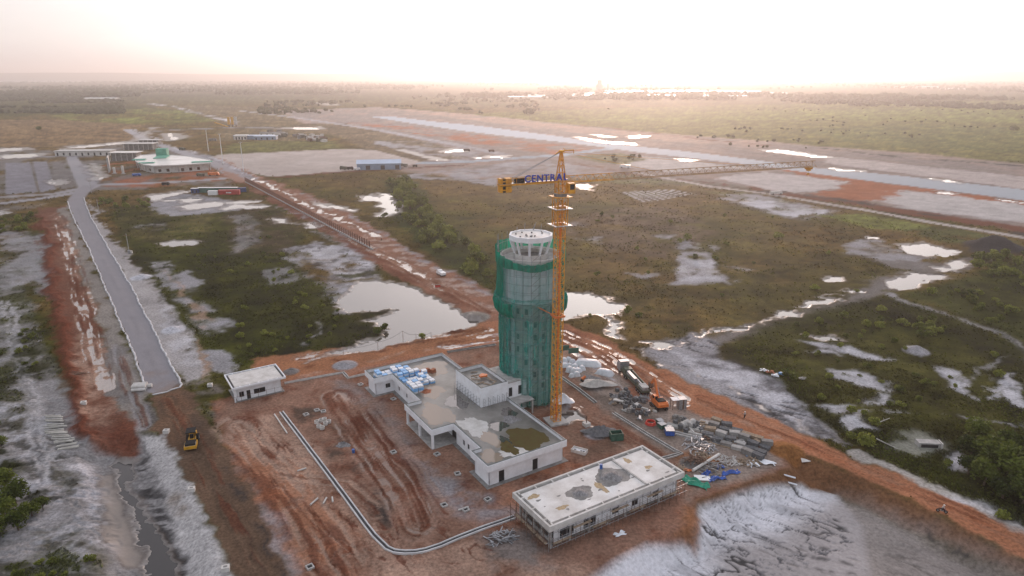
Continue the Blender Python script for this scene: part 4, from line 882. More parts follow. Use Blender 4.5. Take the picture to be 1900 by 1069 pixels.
# scaffold of poles round two sides
sp = thing('pole_scaffold', 'rusty pole scaffold standing along the front and end of the pavilion', 'scaffold', (B0[0], B0[1], 0), TH)
for row, y_ in enumerate((.45, -.75)):
    m_ = MB()
    for k in range(17):
        x_ = .2 + k * 1.86; m_.tube((x_, y_, -.5), (x_ + random.uniform(-.06, .06), y_, 3.9 + random.uniform(-.5, .15)), .045, 5)
    m_.build('standard_poles', RUSTY if row else STEEL, sp, kind='stuff')
m_ = MB()
for z_ in (1.7, 3.2):
    for y_ in (.5, -.8): m_.tube((-.4, y_, z_), (30.5, y_, z_ + random.uniform(-.1, .1)), .04, 5)
    for k in range(17): m_.tube((.2 + k * 1.86, .7, z_ + .05), (.2 + k * 1.86, -1.0, z_ + .05), .035, 4)
m_.build('ledger_poles', STEEL, sp, kind='stuff')
for k in range(7): MB().box(2.5 + k * 4.1, -.2, 1.82 + (k % 2) * 1.5, 3.8, .5, .05).build('deck_board', TIMB, sp)
m_ = MB()
for x_ in (.35, -.85):
    for k in range(7): m_.tube((x_, .4 + k * 1.7, -.4), (x_, .4 + k * 1.7, 3.9), .045, 5)
    for z_ in (1.6, 3.0): m_.tube((x_, -.6, z_), (x_, BW + .5, z_), .04, 5)
m_.build('standard_poles', RUSTY, sp, kind='stuff')
for k in range(3): MB().box(-.25, 2 + k * 3.3, 1.72, .5, 3.0, .05).build('deck_board', TIMB, sp)

# ------------------------------------------------------------------ gatehouse at left
GH = thing('gatehouse', 'small white gatehouse with flat slab roof beside the haul road', 'building', (-66.3, 147.3, 0), R(33))
GO = [(0, 0), (12.6, 0), (12.6, 9.4), (0, 9.4)]
MB().ring(GO, .22, 3.65, 4.15).build('roof_beam', WHITE, GH); MB().prism(offset(GO, .75), 3.7, 4.05).build('roof_slab', CONC_L, GH); MB().ring(offset(GO, .225), .52, 3.66, 3.72).build('gutter', DARK, GH)
for k in range(5):
    for y_ in (.22, 8.66): MB().bx(1.8 + k * 2.2, y_, 3.73, 1.95 + k * 2.2, y_ + .52, 4.1).build('rib', WHITE, GH)
g_ = MB(); GW = [(1.1, 1.2), (11.5, 1.2), (11.5, 8.3), (1.1, 8.3)]
gh_holes = {0: [(.5, 1.6, .9, 2.3), (2.2, 3.1, 0, 2.3), (3.9, 6.6, .9, 2.2)], 3: [(2.5, 4.5, .9, 2.2)], 1: [(2, 3.6, .9, 2.2)]}
for k in range(4):
    g_.wall(GW[k], GW[(k + 1) % 4], 0, 3.66, .2, gh_holes.get(k, []))
g_.build('wall', WHITE, GH)
for (a, b, c_, d_) in gh_holes[0]: 
    w = MB().box(1.1 + (a + b) / 2, 1.34, (c_ + d_) / 2, b - a - .02, .04, d_ - c_ - .02).build('window' if c_ > .5 else 'door', GLASS, GH)
    if c_ > .5: MB().box(1.1 + (a + b) / 2, 1.30, (c_ + d_) / 2, .05, .04, d_ - c_ - .06).build('mullion', STEEL, w)
MB().box(.5, .9, 1.8, .3, .3, 3.62).build('column', WHITE, GH); MB().ring(offset(GW, -.6), .6, -.05, .12).build('plinth', CONC_D, GH)
tmp = MB()
for k in range(7):
    x_ = -.2 + k * 1.95; tmp.tube((x_, -.3, -.1), (x_, -.3, 2.1), .035, 5)
    if k < 6: tmp.tube((x_, -.3, 1.9), (x_ + 1.95, -.3, 1.9), .03, 4)
o = tmp.build('prop_poles', RUSTY, None, (-66.3, 147.3, 0), R(33)); tag(o, 'thin prop poles standing before the small white gatehouse', 'poles')

# ------------------------------------------------------------------ control tower
TX, TY = 4.3, 152.0
tower = thing('control_tower', 'round concrete control tower under construction inside green netting', 'tower', (TX, TY, 0))
def circ(r, n=48, ph=0.0, cx=0, cy=0): return [(cx + r * math.cos(2 * math.pi * i / n + ph), cy + r * math.sin(2 * math.pi * i / n + ph)) for i in range(n)]
PANEL = pm('precast_panel', (.66, .70, .74), .6, .07, .7); FIN = pm('grey_fin', (.50, .51, .53), .75, .12, 1)
MB().ring(circ(5.2, 40), .3, 0, 26).build('core_wall', CONC_L, tower)
for k in range(8): MB().ring(circ(5.9, 40), .68, 2.9 + k * 3.1, 3.3 + k * 3.1).build('floor_band', FIN, tower)
for k in range(16):
    a = 2 * math.pi * k / 16
    if k % 4 == 3: continue
    MB().box(5.62 * math.cos(a), 5.62 * math.sin(a), 12.9, .42, .9, 25.6, a).build('fin', PANEL if k % 4 != 1 else FIN, tower)
DIMW = pm('dusty_window', (.14, .16, .17), .5, .2, 1)
for lv in range(8):
    for k in range(16):
        a = 2 * math.pi * (k + .5) / 16
        if math.sin(a) > .25: continue
        if (k + lv) % 3 == 1: continue
        MB().box(5.27 * math.cos(a), 5.27 * math.sin(a), 1.8 + lv * 3.1, .08, .7, 1.3, a).build('window', DIMW, tower)
# drum clad in panels
MB().ring(circ(6.3, 48), .4, 25.6, 35.0).build('drum_wall', CONC_D, tower); MB().ring(circ(6.9, 48), 1.6, 25.0, 25.55).build('drum_soffit', CONC, tower)
NP = 24
for lv in range(4):
    z0_, z1_ = 25.7 + lv * 2.25, 25.7 + lv * 2.25 + 2.17
    for k in range(NP):
        a0 = 2 * math.pi * k / NP + .008; a1 = 2 * math.pi * (k + 1) / NP - .008; am = (a0 + a1) / 2; r0_ = 6.75 + (.02 if (k * 7 + lv * 3) % 5 == 0 else 0)
        MB().prism([(r0_ * math.cos(a0), r0_ * math.sin(a0)), (r0_ * math.cos(am), r0_ * math.sin(am)), (r0_ * math.cos(a1), r0_ * math.sin(a1)), (6.35 * math.cos(a1), 6.35 * math.sin(a1)), (6.35 * math.cos(a0), 6.35 * math.sin(a0))], z0_, z1_).build('panel', PANEL, tower)
MB().ring(circ(7.0, 48), .35, 34.8, 36.0).build('deck_parapet', CONC_L, tower); MB().prism(circ(6.64, 48), 34.75, 35.1).build('deck_slab', CONC, tower)
MB().ring(circ(3.9, 32), .3, 35.12, 36.3).build('cab_kerb', CONC_L, tower); MB().prism(circ(3.58, 32), 35.12, 35.4).build('cab_floor', CONC_D, tower)
for k in range(10):
    a = 2 * math.pi * (k + .35) / 10
    MB().tube((3.75 * math.cos(a), 3.75 * math.sin(a), 36.28), (4.8 * math.cos(a), 4.8 * math.sin(a), 39.5), .27, 4).build('inclined_column', WHITE, tower)
MB().ring(circ(5.1, 10, R(12)), .45, 39.45, 40.6).build('roof_ring', WHITE, tower); MB().prism(offset(circ(5.1, 10, R(12)), .46), 39.8, 40.4).build('cab_roof', ROOFC, tower)
for k in range(12): MB().box(random.uniform(-3.6, 3.6), random.uniform(-2.8, 2.8), 40.55, .35, .25, .28, random.uniform(0, 3)).build('roof_stub', CONC_D, tower)
for (x_, y_, h_) in ((-1.4, 3.8, 1.6), (.8, 3.9, 1.3), (2.4, 3.2, 1.5), (-3.2, 2.6, .9)): MB().tube((x_, y_, 40.7), (x_ + .15, y_, 40.7 + h_), .06, 5).build('antenna_stub', STEEL, tower)
MB().tube((.6, 3.6, 40.7), (1.3, 3.6, 42.5), .12, 5, .03).build('lifting_strut', STEEL, tower)
# scaffold with green debris netting
def net_mat(name, c, op, seed):
    m = bpy.data.materials.new(name); m.use_nodes = True; t = m.node_tree; t.nodes.clear(); N, L = t.nodes.new, t.links.new
    out = N('ShaderNodeOutputMaterial'); mix = N('ShaderNodeMixShader'); tr = N('ShaderNodeBsdfTransparent'); m2 = N('ShaderNodeMixShader'); df = N('ShaderNodeBsdfDiffuse'); tl = N('ShaderNodeBsdfTranslucent')
    g = N('ShaderNodeTexCoord'); mp_ = N('ShaderNodeMapping'); mp_.inputs['Scale'].default_value = (1, 1, .25); L(g.outputs['Object'], mp_.inputs['Vector'])
    n = N('ShaderNodeTexNoise'); n.inputs['Scale'].default_value = .9; n.inputs['Detail'].default_value = 6; L(mp_.outputs[0], n.inputs['Vector'])
    r = N('ShaderNodeMapRange'); L(n.outputs[0], r.inputs['Value']); r.inputs['From Min'].default_value = .3; r.inputs['From Max'].default_value = .7; r.inputs['To Min'].default_value = op - .16; r.inputs['To Max'].default_value = op + .16
    rp = N('ShaderNodeValToRGB'); L(n.outputs[0], rp.inputs[0]); rp.color_ramp.elements[0].position = .3; rp.color_ramp.elements[1].position = .7
    rp.color_ramp.elements[0].color = (*[k * .65 for k in c], 1); rp.color_ramp.elements[1].color = (*[k * 1.3 for k in c], 1)
    L(rp.outputs[0], df.inputs[0]); L(rp.outputs[0], tl.inputs[0]); m2.inputs[0].default_value = .45; L(df.outputs[0], m2.inputs[1]); L(tl.outputs[0], m2.inputs[2])
    L(r.outputs[0], mix.inputs[0]); L(tr.outputs[0], mix.inputs[1]); L(m2.outputs[0], mix.inputs[2]); L(mix.outputs[0], out.inputs['Surface'])
    return m
NETD = net_mat('dense_netting', (.035, .36, .30), .46, 0); NETT = net_mat('thin_netting', (.02, .29, .24), .30, 1); NETF = net_mat('folded_netting', (.012, .30, .20), .85, 2)
scf = thing('tower_scaffold', 'pole scaffold hung with green debris netting round the control tower', 'scaffold', (TX, TY, 0))
def net(name, mat, prof, a0=0.0, a1=2 * math.pi, n=144, fold=.10, seed=1):
    """prof: (z, radius); sags between the poles"""
    rows = []; full = abs(a1 - a0 - 2 * math.pi) < 1e-6; r_ = random.Random(seed); ph = [r_.uniform(0, 6) for _ in range(4)]
    for i, (z, rad) in enumerate(prof):
        row = []
        for k in range(n if full else n + 1):
            a = a0 + (a1 - a0) * k / n
            rr_ = rad - .20 * abs(math.sin(a * 12)) + fold * (math.sin(a * 23 + ph[0] + z * .6) + .7 * math.sin(a * 41 + ph[1] - z * .3))
            row.append((rr_ * math.cos(a), rr_ * math.sin(a), z + .12 * math.sin(a * 7 + ph[2] + i)))
        rows.append(row)
    w = len(rows[0]); v = [p_ for row in rows for p_ in row]; f = []
    for i in range(len(rows) - 1):
        for k in range(n): f.append((i * w + k, i * w + (k + 1) % w, (i + 1) * w + (k + 1) % w, (i + 1) * w + k))
    m_ = MB(); m_.add(v, f); return m_.build(name, mat, scf, smooth=True)
def densify(prof, step=.9):
    out = []
    for (z0_, r0_), (z1_, r1_) in zip(prof[:-1], prof[1:]):
        k = max(1, int(abs(z1_ - z0_) / step))
        for j in range(k): out.append((z0_ + (z1_ - z0_) * j / k, r0_ + (r1_ - r0_) * j / k))
    return out + [prof[-1]]
net('netting', NETD, densify([(.6, 7.35), (8, 7.4), (16, 7.45), (22, 7.5), (23.2, 8.2), (24.5, 8.6), (26.2, 8.55), (27.2, 8.15)]))
net('upper_netting', NETT, densify([(26.6, 8.05), (30, 7.95), (35.6, 7.95)]), seed=2)
rn = net('rim_netting', NETF, densify([(34.0, 8.03), (35.2, 8.06), (36.6, 8.0)], .5), fold=.1, seed=3)
for v in rn.data.vertices: v.co.z += (1.7 - 2.9 * max(0, -v.co.y / 8 + .05)) * max(0, min(1, (v.co.z - 33.5) / 3)) + .15 * math.sin(math.atan2(v.co.y, v.co.x) * 5)
net('netting_fold', NETF, densify([(22.6, 8.0), (23.6, 8.6), (25.4, 8.7), (26.0, 8.4)], .5), a0=2.0, a1=4.2, n=50, fold=.16, seed=4)
net('netting_fold', NETF, densify([(22.2, 7.9), (23.6, 8.6), (25.6, 8.75), (26.6, 8.3)], .5), a0=5.6, a1=7.3, n=40, fold=.16, seed=5)
net('side_netting', NETD, densify([(1.0, 7.25), (22, 7.35)]), a0=2.55, a1=3.9, n=40, seed=6); net('side_netting', NETD, densify([(1.0, 7.25), (22, 7.35)]), a0=5.35, a1=6.9, n=40, seed=7)
net('side_netting', NETF, densify([(26.6, 7.9), (35.5, 7.85)]), a0=2.75, a1=3.75, n=30, seed=8); net('side_netting', NETF, densify([(26.6, 7.9), (35.5, 7.85)]), a0=5.75, a1=6.6, n=24, seed=9)
NPOLE = 24; m1 = MB(); m2_ = MB(); m3 = MB()
for k in range(NPOLE):
    a = 2 * math.pi * k / NPOLE; ca, sa = math.cos(a), math.sin(a)
    top = 37.4 + (2.6 if 8 <= k <= 13 else 0) + random.uniform(-.3, .4)
    m1.tube((7.15 * ca, 7.15 * sa, 0), (7.15 * ca, 7.15 * sa, 23), .06, 5); m1.tube((7.65 * ca, 7.65 * sa, 22), (7.65 * ca, 7.65 * sa, top), .06, 5)
    m1.tube((6.35 * ca, 6.35 * sa, 0), (6.35 * ca, 6.35 * sa, 24.6), .045, 5)
    b = 2 * math.pi * (k + 1) / NPOLE
    for lv in range(21):
        z_ = 1.7 + lv * 1.8; rr_ = 7.15 if z_ < 23 else 7.65
        if z_ > 37.6 and not 8 <= k <= 12: continue
        m2_.tube((rr_ * ca, rr_ * sa, z_), (rr_ * math.cos(b), rr_ * math.sin(b), z_), .04, 4)
        if z_ < 24: m2_.tube((7.2 * ca, 7.2 * sa, z_), (6.3 * ca, 6.3 * sa, z_), .035, 4)
        if k % 6 == 0 and z_ < 36: m3.tube((rr_ * ca, rr_ * sa, z_), (rr_ * math.cos(b), rr_ * math.sin(b), z_ + 1.8), .035, 4)
m1.build('standard_poles', STEEL, scf, kind='stuff'); m2_.build('ledger_poles', STEEL, scf, kind='stuff'); m3.build('brace_poles', RUSTY, scf, kind='stuff')

# ------------------------------------------------------------------ tower crane
CX, CY = P(1031, 782); JA = R(22.6)
crane = thing('tower_crane', 'yellow tower crane beside the control tower with long jib and blue lettering', 'crane', (CX, CY, 0), JA)
MB().bx(-2.2, -2.2, -.3, 2.2, 2.2, .35).build('foundation', CONC, crane)
def lattice(w, h, chord=.16, brace=.08):
    m_ = MB(); q = w / 2; C = [(-q, -q), (q, -q), (q, q), (-q, q)]
    for c in C: m_.bar((c[0], c[1], 0), (c[0], c[1], h), chord)
    for k in range(4):
        a, b = C[k], C[(k + 1) % 4]
        for z_ in (.05, h / 2): m_.bar((*a, z_), (*b, z_), brace)
        m_.bar((*a, 0), (*b, h / 2), brace); m_.bar((*b, h / 2), (*a, h), brace)
    return m_
SEC = 2.5; sec = lattice(1.7, SEC).mesh('mast_section', CRN)
for k in range(20):
    o = bpy.data.objects.new('mast_section', sec); col.objects.link(o); o.parent = crane; o.location = (0, 0, .35 + k * SEC)
lad = MB()
for s_ in (-.2, .2): lad.tube((s_, .5, .4), (s_, .5, 50), .035, 4)
for k in range(100): lad.tube((-.2, .5, .6 + k * .5), (.2, .5, .6 + k * .5), .02, 4)
lad.build('ladder', ORN, crane)
MB().bx(-.25, -.5, .4, .05, -.3, 46).build('cable_duct', ORN, crane)
cage = lattice(2.35, 6.0, .16, .09); cage.build('climbing_cage', CRN, crane, (0, 0, 45.5))
for z_ in (45.4, 48.9): MB().ring([(-2.0, -2.0), (2.0, -2.0), (2.0, 2.0), (-2.0, 2.0)], .75, z_, z_ + .12).build('cage_platform', STEEL, crane)
for z_ in (20.2, 20.5): pass
tie = MB(); 
for s_ in (-.8, .8): tie.bar((s_, .9, 25.5), (s_ * 2.2, 6.6, 25.5), .16)
tie.ring([(-1.2, -1.2), (1.2, -1.2), (1.2, 1.2), (-1.2, 1.2)], .25, 25.3, 25.7); tie.build('wall_tie', ORN, crane)
MB().tube((0, 0, 51.4), (0, 0, 52.0), 1.35, 16).build('slewing_ring', CONC_D, crane); MB().ring([(-1.9, -1.9), (1.9, -1.9), (1.9, 1.9), (-1.9, 1.9)], .7, 51.3, 51.42).build('slewing_platform', CRN, crane)
head = lattice(1.7, 2.8, .2, .1); head.build('slewing_tower', CRN, crane, (0, 0, 52.0))
cab_ = MB().bx(1.0, -1.9, 52.1, 2.4, -.75, 54.2).build('operator_cab', CRN, crane); MB().bx(1.2, -1.93, 52.9, 2.2, -1.9, 54.0).build('cab_window', GLASS, cab_); MB().bx(2.401, -1.75, 52.8, 2.43, -.9, 54.0).build('cab_window', GLASS, cab_)
apex = MB(); 
for a, b in (((-.8, -.7), (-.15, -.15)), ((.8, -.7), (.15, -.15)), ((-.8, .7), (-.15, .15)), ((.8, .7), (.15, .15))): apex.bar((*a, 54.8), (*b, 60.4), .16)
for z_, w_ in ((56.2, .58), (57.6, .43), (59, .28)):
    for p_, q_ in (((-w_, -w_), (w_, -w_)), ((w_, -w_), (w_, w_)), ((w_, w_), (-w_, w_)), ((-w_, w_), (-w_, -w_))): apex.bar((*p_, z_), (*q_, z_), .08); apex.bar((*p_, z_), (q_[0] * 1.3, q_[1] * 1.3, z_ - 1.4), .07)
apex.build('apex_tower', CRN, crane)
ap2 = MB().bx(-.4, -.35, 60.3, .5, .35, 60.7); ap2.bar((-.6, 0, 60.6), (2.8, 0, 60.6), .16); ap2.bar((2.8, 0, 60.6), (2.8, 0, 59.9), .12); ap2.bar((-1.4, 0, 59.9), (0, 0, 60.6), .14); ap2.bar((.6, .4, 60.9), (.6, -.4, 60.9), .1); ap2.build('apex_arm', CRN, crane)
# main jib: triangular lattice sections
JL, JS, JZ = 67.0, 12, 54.15
seg = JL / JS; js = MB(); W2, HH = .65, 1.35
for y_ in (-W2, W2): js.bar((0, y_, 0), (seg, y_, 0), .10)
js.bar((0, 0, HH), (seg, 0, HH), .10); nb = 3; st_ = seg / nb
for k in range(nb):
    x0_, x1_, xm = k * st_, (k + 1) * st_, (k + .5) * st_
    for y_ in (-W2, W2): js.bar((x0_, y_, 0), (xm, 0, HH), .05); js.bar((xm, 0, HH), (x1_, y_, 0), .05)
    js.bar((x0_, -W2, 0), (x1_, W2, 0), .04); js.bar((x0_, -W2, 0), (x0_, W2, 0), .04)
jm = js.mesh('jib_section', CRN); jm2 = jm.copy(); jm2.materials[0] = pm('hazed_jib_paint', (.42, .27, .14), .6, .2, .3)  # outer sections: hazy glare put into a duller, paler paint colour
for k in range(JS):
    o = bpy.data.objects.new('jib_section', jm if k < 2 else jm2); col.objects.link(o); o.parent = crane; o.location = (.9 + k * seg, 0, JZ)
tr_ = MB().bx(65.4, -.6, 53.6, 66.8, .6, 54.05); tr_.bx(65.7, -.4, 53.2, 66.5, .4, 53.6); tr_.build('trolley', CRN, crane); MB().tube((66.1, 0, 53.2), (66.1, 0, 52.7), .03, 4).build('hoist_rope', BLACK, crane); MB().bx(65.9, -.2, 52.2, 66.3, .2, 52.7).build('hook_block', CRN, crane)
for xe in (22.0, 47.0): MB().tube((.2, 0, 60.3), (xe, 0, JZ + HH), .03, 5).build('tie_bar', CRN, crane)
for y_ in (-.5, .5): MB().tube((-.2, y_ * .3, 60.3), (-12.2, y_, 54.9), .05, 5).build('tie_bar', STEEL, crane)
cj = MB()
for y_ in (-.75, .75): cj.bx(-13.6, y_ - .09, 54.3, -.85, y_ + .09, 54.62)
for k in range(10): cj.bx(-13.4 + k * 1.35, -.74, 54.36, -13.2 + k * 1.35, .74, 54.5)
cj.build('counter_jib', CRN, crane)
MB().bx(-13.6, -.7, 54.63, -1.0, .7, 54.68).build('walkway', STEEL, crane)
hr = MB()
for y_ in (-.8, .8):
    hr.bar((-13.6, y_, 55.7), (-1, y_, 55.7), .06)
    for k in range(8): hr.bar((-13.6 + k * 1.75, y_, 54.62), (-13.6 + k * 1.75, y_, 55.7), .05)
hr.build('handrail', CRN, crane)
for k in range(4): MB().bx(-13.5 + k * .62, -.68, 53.0, -12.95 + k * .62, .68, 55.75).build('counterweight', CRN if k != 1 else BLACK, crane)
for k in range(3): MB().bx(-13.55, -.72, 53.35 + k * .85, -10.95, -.69, 53.6 + k * .85).build('weight_clamp', BLACK if k == 1 else CRN, crane)
wn = MB().tube((-9.6, -.45, 55.2), (-9.6, .45, 55.2), .48, 14); wn.bx(-10.2, -.5, 54.69, -8.2, .5, 54.85); wn.bx(-8.9, -.35, 54.85, -8.2, .35, 55.6); wn.build('hoist_winch', BLACK, crane)
x_ = -8.5
for ch in 'CENTRAL':
    cv = bpy.data.curves.new('letter', 'FONT'); cv.body = ch; cv.size = 1.95; cv.extrude = .07; cv.offset = .045; cv.resolution_u = 4
    ob = bpy.data.objects.new('letter', cv); dg = bpy.context.evaluated_depsgraph_get(); col.objects.link(ob); dg.update()
    lm_ = bpy.data.meshes.new_from_object(ob.evaluated_get(dg)); wd_ = ob.dimensions.x; bpy.data.objects.remove(ob)
    lo = bpy.data.objects.new('letter', lm_); col.objects.link(lo); lm_.materials.clear(); lm_.materials.append(BLUE); lo.parent = crane; lo.location = (x_, -1.02, 54.84); lo.rotation_euler = (R(90), 0, 0)
    xs_ = [v.co.x for v in lm_.vertices]; x_ += max(xs_) + .16
MB().bx(-8.1, -.90, 54.62, .1, -.84, 54.80).build('letter_rail', CRN, crane)

# ------------------------------------------------------------------ drains, manholes, site things
def line3(pix, dz=0.0, step=3.0):
    q = PP(pix); out = []
    for a, b in zip(q[:-1], q[1:]):
        n = max(1, int(math.hypot(b[0] - a[0], b[1] - a[1]) / step))
        for k in range(n): out.append((a[0] + (b[0] - a[0]) * k / n, a[1] + (b[1] - a[1]) * k / n))
    out.append(q[-1])
    return [(x, y, max(gz(x, y), -.2) * .5 + dz) for x, y in out]
DRAINC = pm('cast_drain_concrete', (.55, .55, .56), .8, .12, .6)
def smooth_line(pix):
    out = [pix[0]]
    for i in range(1, len(pix) - 1):
        a, b, c = pix[i - 1], pix[i], pix[i + 1]
        out += [(b[0] + (a[0] - b[0]) * .25, b[1] + (a[1] - b[1]) * .25), (b[0] + (c[0] - b[0]) * .25, b[1] + (c[1] - b[1]) * .25)]
    return out + [pix[-1]]
def drain(pix, w, label, mat=None, sm=True):
    pts = line3(smooth_line(pix) if sm else pix, .06, 1.5); x0, y0, _ = pts[0]
    t = thing('concrete_drain', label, 'drain', (x0, y0, 0)); loc = [(p[0] - x0, p[1] - y0, p[2]) for p in pts]
    m = mat or DRAINC
    for s in (-1, 1): MB().sweep(loc, [(s * w / 2 - .11, -.4), (s * w / 2 + .11, -.4), (s * w / 2 + .11, .22), (s * w / 2 - .11, .22)]).build('kerb', m, t)
    MB().sweep(loc, [(-w / 2 + .112, -.3), (w / 2 - .112, -.3), (w / 2 - .112, .03), (-w / 2 + .112, .03)]).build('channel_bed', DARK, t)
    return t
drain([(522, 765), (560, 815), (600, 868), (650, 935), (690, 990), (706, 1006), (722, 1022), (760, 1027), (800, 1020), (870, 990), (955, 960)], .75, 'long pale concrete drain curving round the red yard corner')
drain([(1138, 767), (1200, 806), (1252, 837), (1264, 842), (1212, 857)], .7, 'grey drain ending in a sharp corner behind the pavilion', CONC, False)
drain([(1040, 700), (1072, 722), (1105, 748)], .8, 'short grey drain beside the gravel heaps right of the crane', CONC, False)
drain([(528, 712), (581, 702), (637, 692), (646, 702), (682, 694)], .6, 'dark grey drain with a small kink east of the gatehouse', CONC, False)
drain([(830, 654), (880, 646), (920, 640)], .9, 'dark straight drain running behind the annex to the tower', CONC_D, False)
# manhole collars
mh = thing('manhole_collar', 'square concrete manhole collar in the red yard before the annex', 'manhole', (0, 0, 0), TH, 'manhole collars beside the annex')
MB().ring([(-.58, -.58), (.58, -.58), (.58, .58), (-.58, .58)], .2, -.2, .3).build('collar', CONC, mh); MB().bx(-.38, -.38, -.1, .38, .38, .06).build('pit', DARK, mh)
spots = [(710, 715), (730, 741), (824, 938), (730, 840), (811, 844), (849, 880), (905, 928), (669, 714), (864, 947), (575, 1053), (588, 762), (600, 764), (568, 770)]
for k, (a, b) in enumerate(spots):
    o = mh if k == 0 else dup(mh, None, TH + random.uniform(-.2, .2)); o.location = G(a, b)
    if k == 9: o['label'] = 'lone manhole collar at the lower edge of the red yard'; del o['group']
    if k >= 10: o['label'] = 'concrete manhole collar lying on the mud by the drain head'; o['group'] = 'collars stored by the drain'
r_ = random.Random(5)
ring = MB(); ring.ring(circ(.55, 14), .12, 0, .6)
rg = ring.build('concrete_ring', CONC_L, None, G(588, 785)); tag(rg, 'short pale concrete ring in the cluster by the drain', 'pipe ring', 'concrete rings in the mud')
for k, (a, b) in enumerate(((596, 782), (604, 788), (592, 793), (602, 780), (610, 784), (598, 796))): dup(rg, G(a, b), r_.uniform(0, 3))
o = MB().tube((0, 0, .3), (0, 0, 1.1), .3, 12).build('blue_drum', BLUEP, None, G(656, 842)); tag(o, 'blue drum standing in the muddy yard beside the tracks', 'drum')
tag(heap('rubble_heap', GRAV, None, G(637, 826), 1.8, 1.2, .7, 8, rough=.4), 'small grey rubble heap near the blue drum in the yard', 'rubble heap')
for k, (a, b, L_, rz) in enumerate(((583, 932, 2.2, 1.2), (603, 930, 1.8, 1.5), (617, 928, 1.6, 1.9), (515, 778, 5.2, 2.15), (527, 796, 5.0, 2.15), (860, 945, 2.0, .5), (560, 872, 1.8, .6))):
    o = MB().tube((-L_ / 2, 0, .16), (L_ / 2, 0, .16), .16, 8).build('concrete_pipe', CONC_L, None, G(a, b), rz); tag(o, 'short pale concrete pipe lying loose on the red yard', 'pipe', 'loose pipes in the yard')
tr2 = MB().ring([(-1.6, -.8), (1.6, -.8), (1.6, .8), (-1.6, .8)], .14, 0, .7); o = thing('settling_tank', 'low white concrete tank with openings beside the annex end', 'tank', G(1075, 839), TH - R(60))
tr2.build('tank_wall', CONC_L, o); MB().bx(-1.45, -.65, 0, 1.45, .65, .35).build('tank_floor', WHITE, o)
for x_ in (-1.0, .4, .95): MB().bx(x_ - .22, -.3, .352, x_ + .22, .25, .365).build('opening', DARK, o)
tag(heap('stone_heap', BRICK, None, G(1112, 806), 3.6, 2.2, 1.3, 12, rough=.35), 'heap of grey broken stone beside the dark skip', 'stone heap')
o = thing('white_plinth', 'small white concrete plinth with upright rebar above the stone heap', 'plinth', G(1088, 790), TH); MB().bx(-.7, -.7, 0, .7, .7, .8).build('block', CONC_L, o); MB().tube((0, 0, .8), (0, 0, 2.4), .12, 6).build('bar', RUSTY, o)
sk = thing('rubbish_skip', 'dark green open steel skip on the wet ground right of the annex', 'skip', G(1143, 815), R(8)); MB().ring([(-1.3, -.9), (1.3, -.9), (1.3, .9), (-1.3, .9)], .08, 0, 1.7).build('body', GRNP, sk); MB().bx(-1.2, -.8, .02, 1.2, .8, .12).build('floor', BLACK, sk)
for x_ in (-1.33, -.4, .5, 1.33): MB().bx(x_ - .05, -.97, .1, x_ + .05, -.9, 1.6).build('rib', GRNP, sk)
tag(heap('cement_heap', TARP, None, G(1044, 752), 2.6, 2.2, 1.7, 15), 'pale grey covered heap at the foot of the crane', 'heap')
# white covered bags
bag = MB(); 
def pillow(sx, sy, sz, seed):
    m = MB(); n = 7; r = random.Random(seed); v = []; f = []
    for j in range(n):
        for i in range(n):
            u = i / (n - 1) * 2 - 1; w = j / (n - 1) * 2 - 1; h = (1 - u ** 4) * (1 - w ** 4)
            v.append((u * sx / 2, w * sy / 2, sz * (h ** .35) * (1 + r.uniform(-.10, .10)) if 0 < i < n - 1 and 0 < j < n - 1 else .0))
    for j in range(n - 1):
        for i in range(n - 1): f.append((j * n + i, j * n + i + 1, (j + 1) * n + i + 1, (j + 1) * n + i))
    return m.add(v, f)
wb = pillow(1.5, 1.2, 1.1, 1).build('bulk_bag', TARP, None, smooth=True); tag(wb, 'white film-covered bulk bag in the stack right of the crane', 'bag', 'white bags by the crane'); first_b = True
for (a, b) in ((1047, 672), (1055, 669), (1062, 673), (1048, 680), (1057, 680), (1066, 682), (1056, 689), (1064, 692), (1072, 690), (1061, 699), (1070, 698), (1080, 686)):
    o = wb if first_b else dup(wb); first_b = False; o.location = G(a, b); o.rotation_euler = (0, 0, TH + r_.uniform(-.4, .4)); o.scale = (r_.uniform(.9, 1.5), r_.uniform(1.0, 1.6), r_.uniform(.8, 1.3))
o = pillow(7.5, 3.2, 1.5, 2).build('tarpaulin_stack', TARP, None, G(1090, 677), R(-8), smooth=True); tag(o, 'long stack under a white tarpaulin beside the bags', 'covered stack')
o = pillow(5.0, 2.4, 1.3, 3).build('tarpaulin_stack', TARP, None, G(1122, 694), R(-28), smooth=True); tag(o, 'short stack under white and blue sheeting by the gravel', 'covered stack')
for k, (a, b) in enumerate(((1046, 655), (1064, 660))):
    t = thing('site_board', ('green site board standing behind the white bags', 'smaller green site board standing nearest the crane mast')[1 - k], 'board', G(a, b), R(10)); MB().bx(-1.5, -.05, .7, 1.5, .05, 2.3).build('panel', GRNP, t)
    for x_ in (-1.2, 1.2): MB().bx(x_ - .05, .06, 0, x_ + .05, .14, 2.2).build('leg', RUSTY, t)
for k, (a, b, rx, ry, h, mt, lb) in enumerate(((1095, 702, 2.4, 1.6, .8, GRAV, 'dark gravel heap between the white bags and covered stack'), (1108, 718, 4.6, 2.4, 1.0, SANDP, 'broad grey sand heap below the white covered stacks'), (1136, 748, 1.0, .8, .7, GRAV, 'tiny bluish gravel heap on the pale sand'), (1142, 736, 1.4, 1.0, .6, GRAV, 'small dark spoil heap before the block stacks'))):
    tag(heap('gravel_heap', mt, None, G(a, b), rx, ry, h, 20 + k), lb, 'gravel heap')
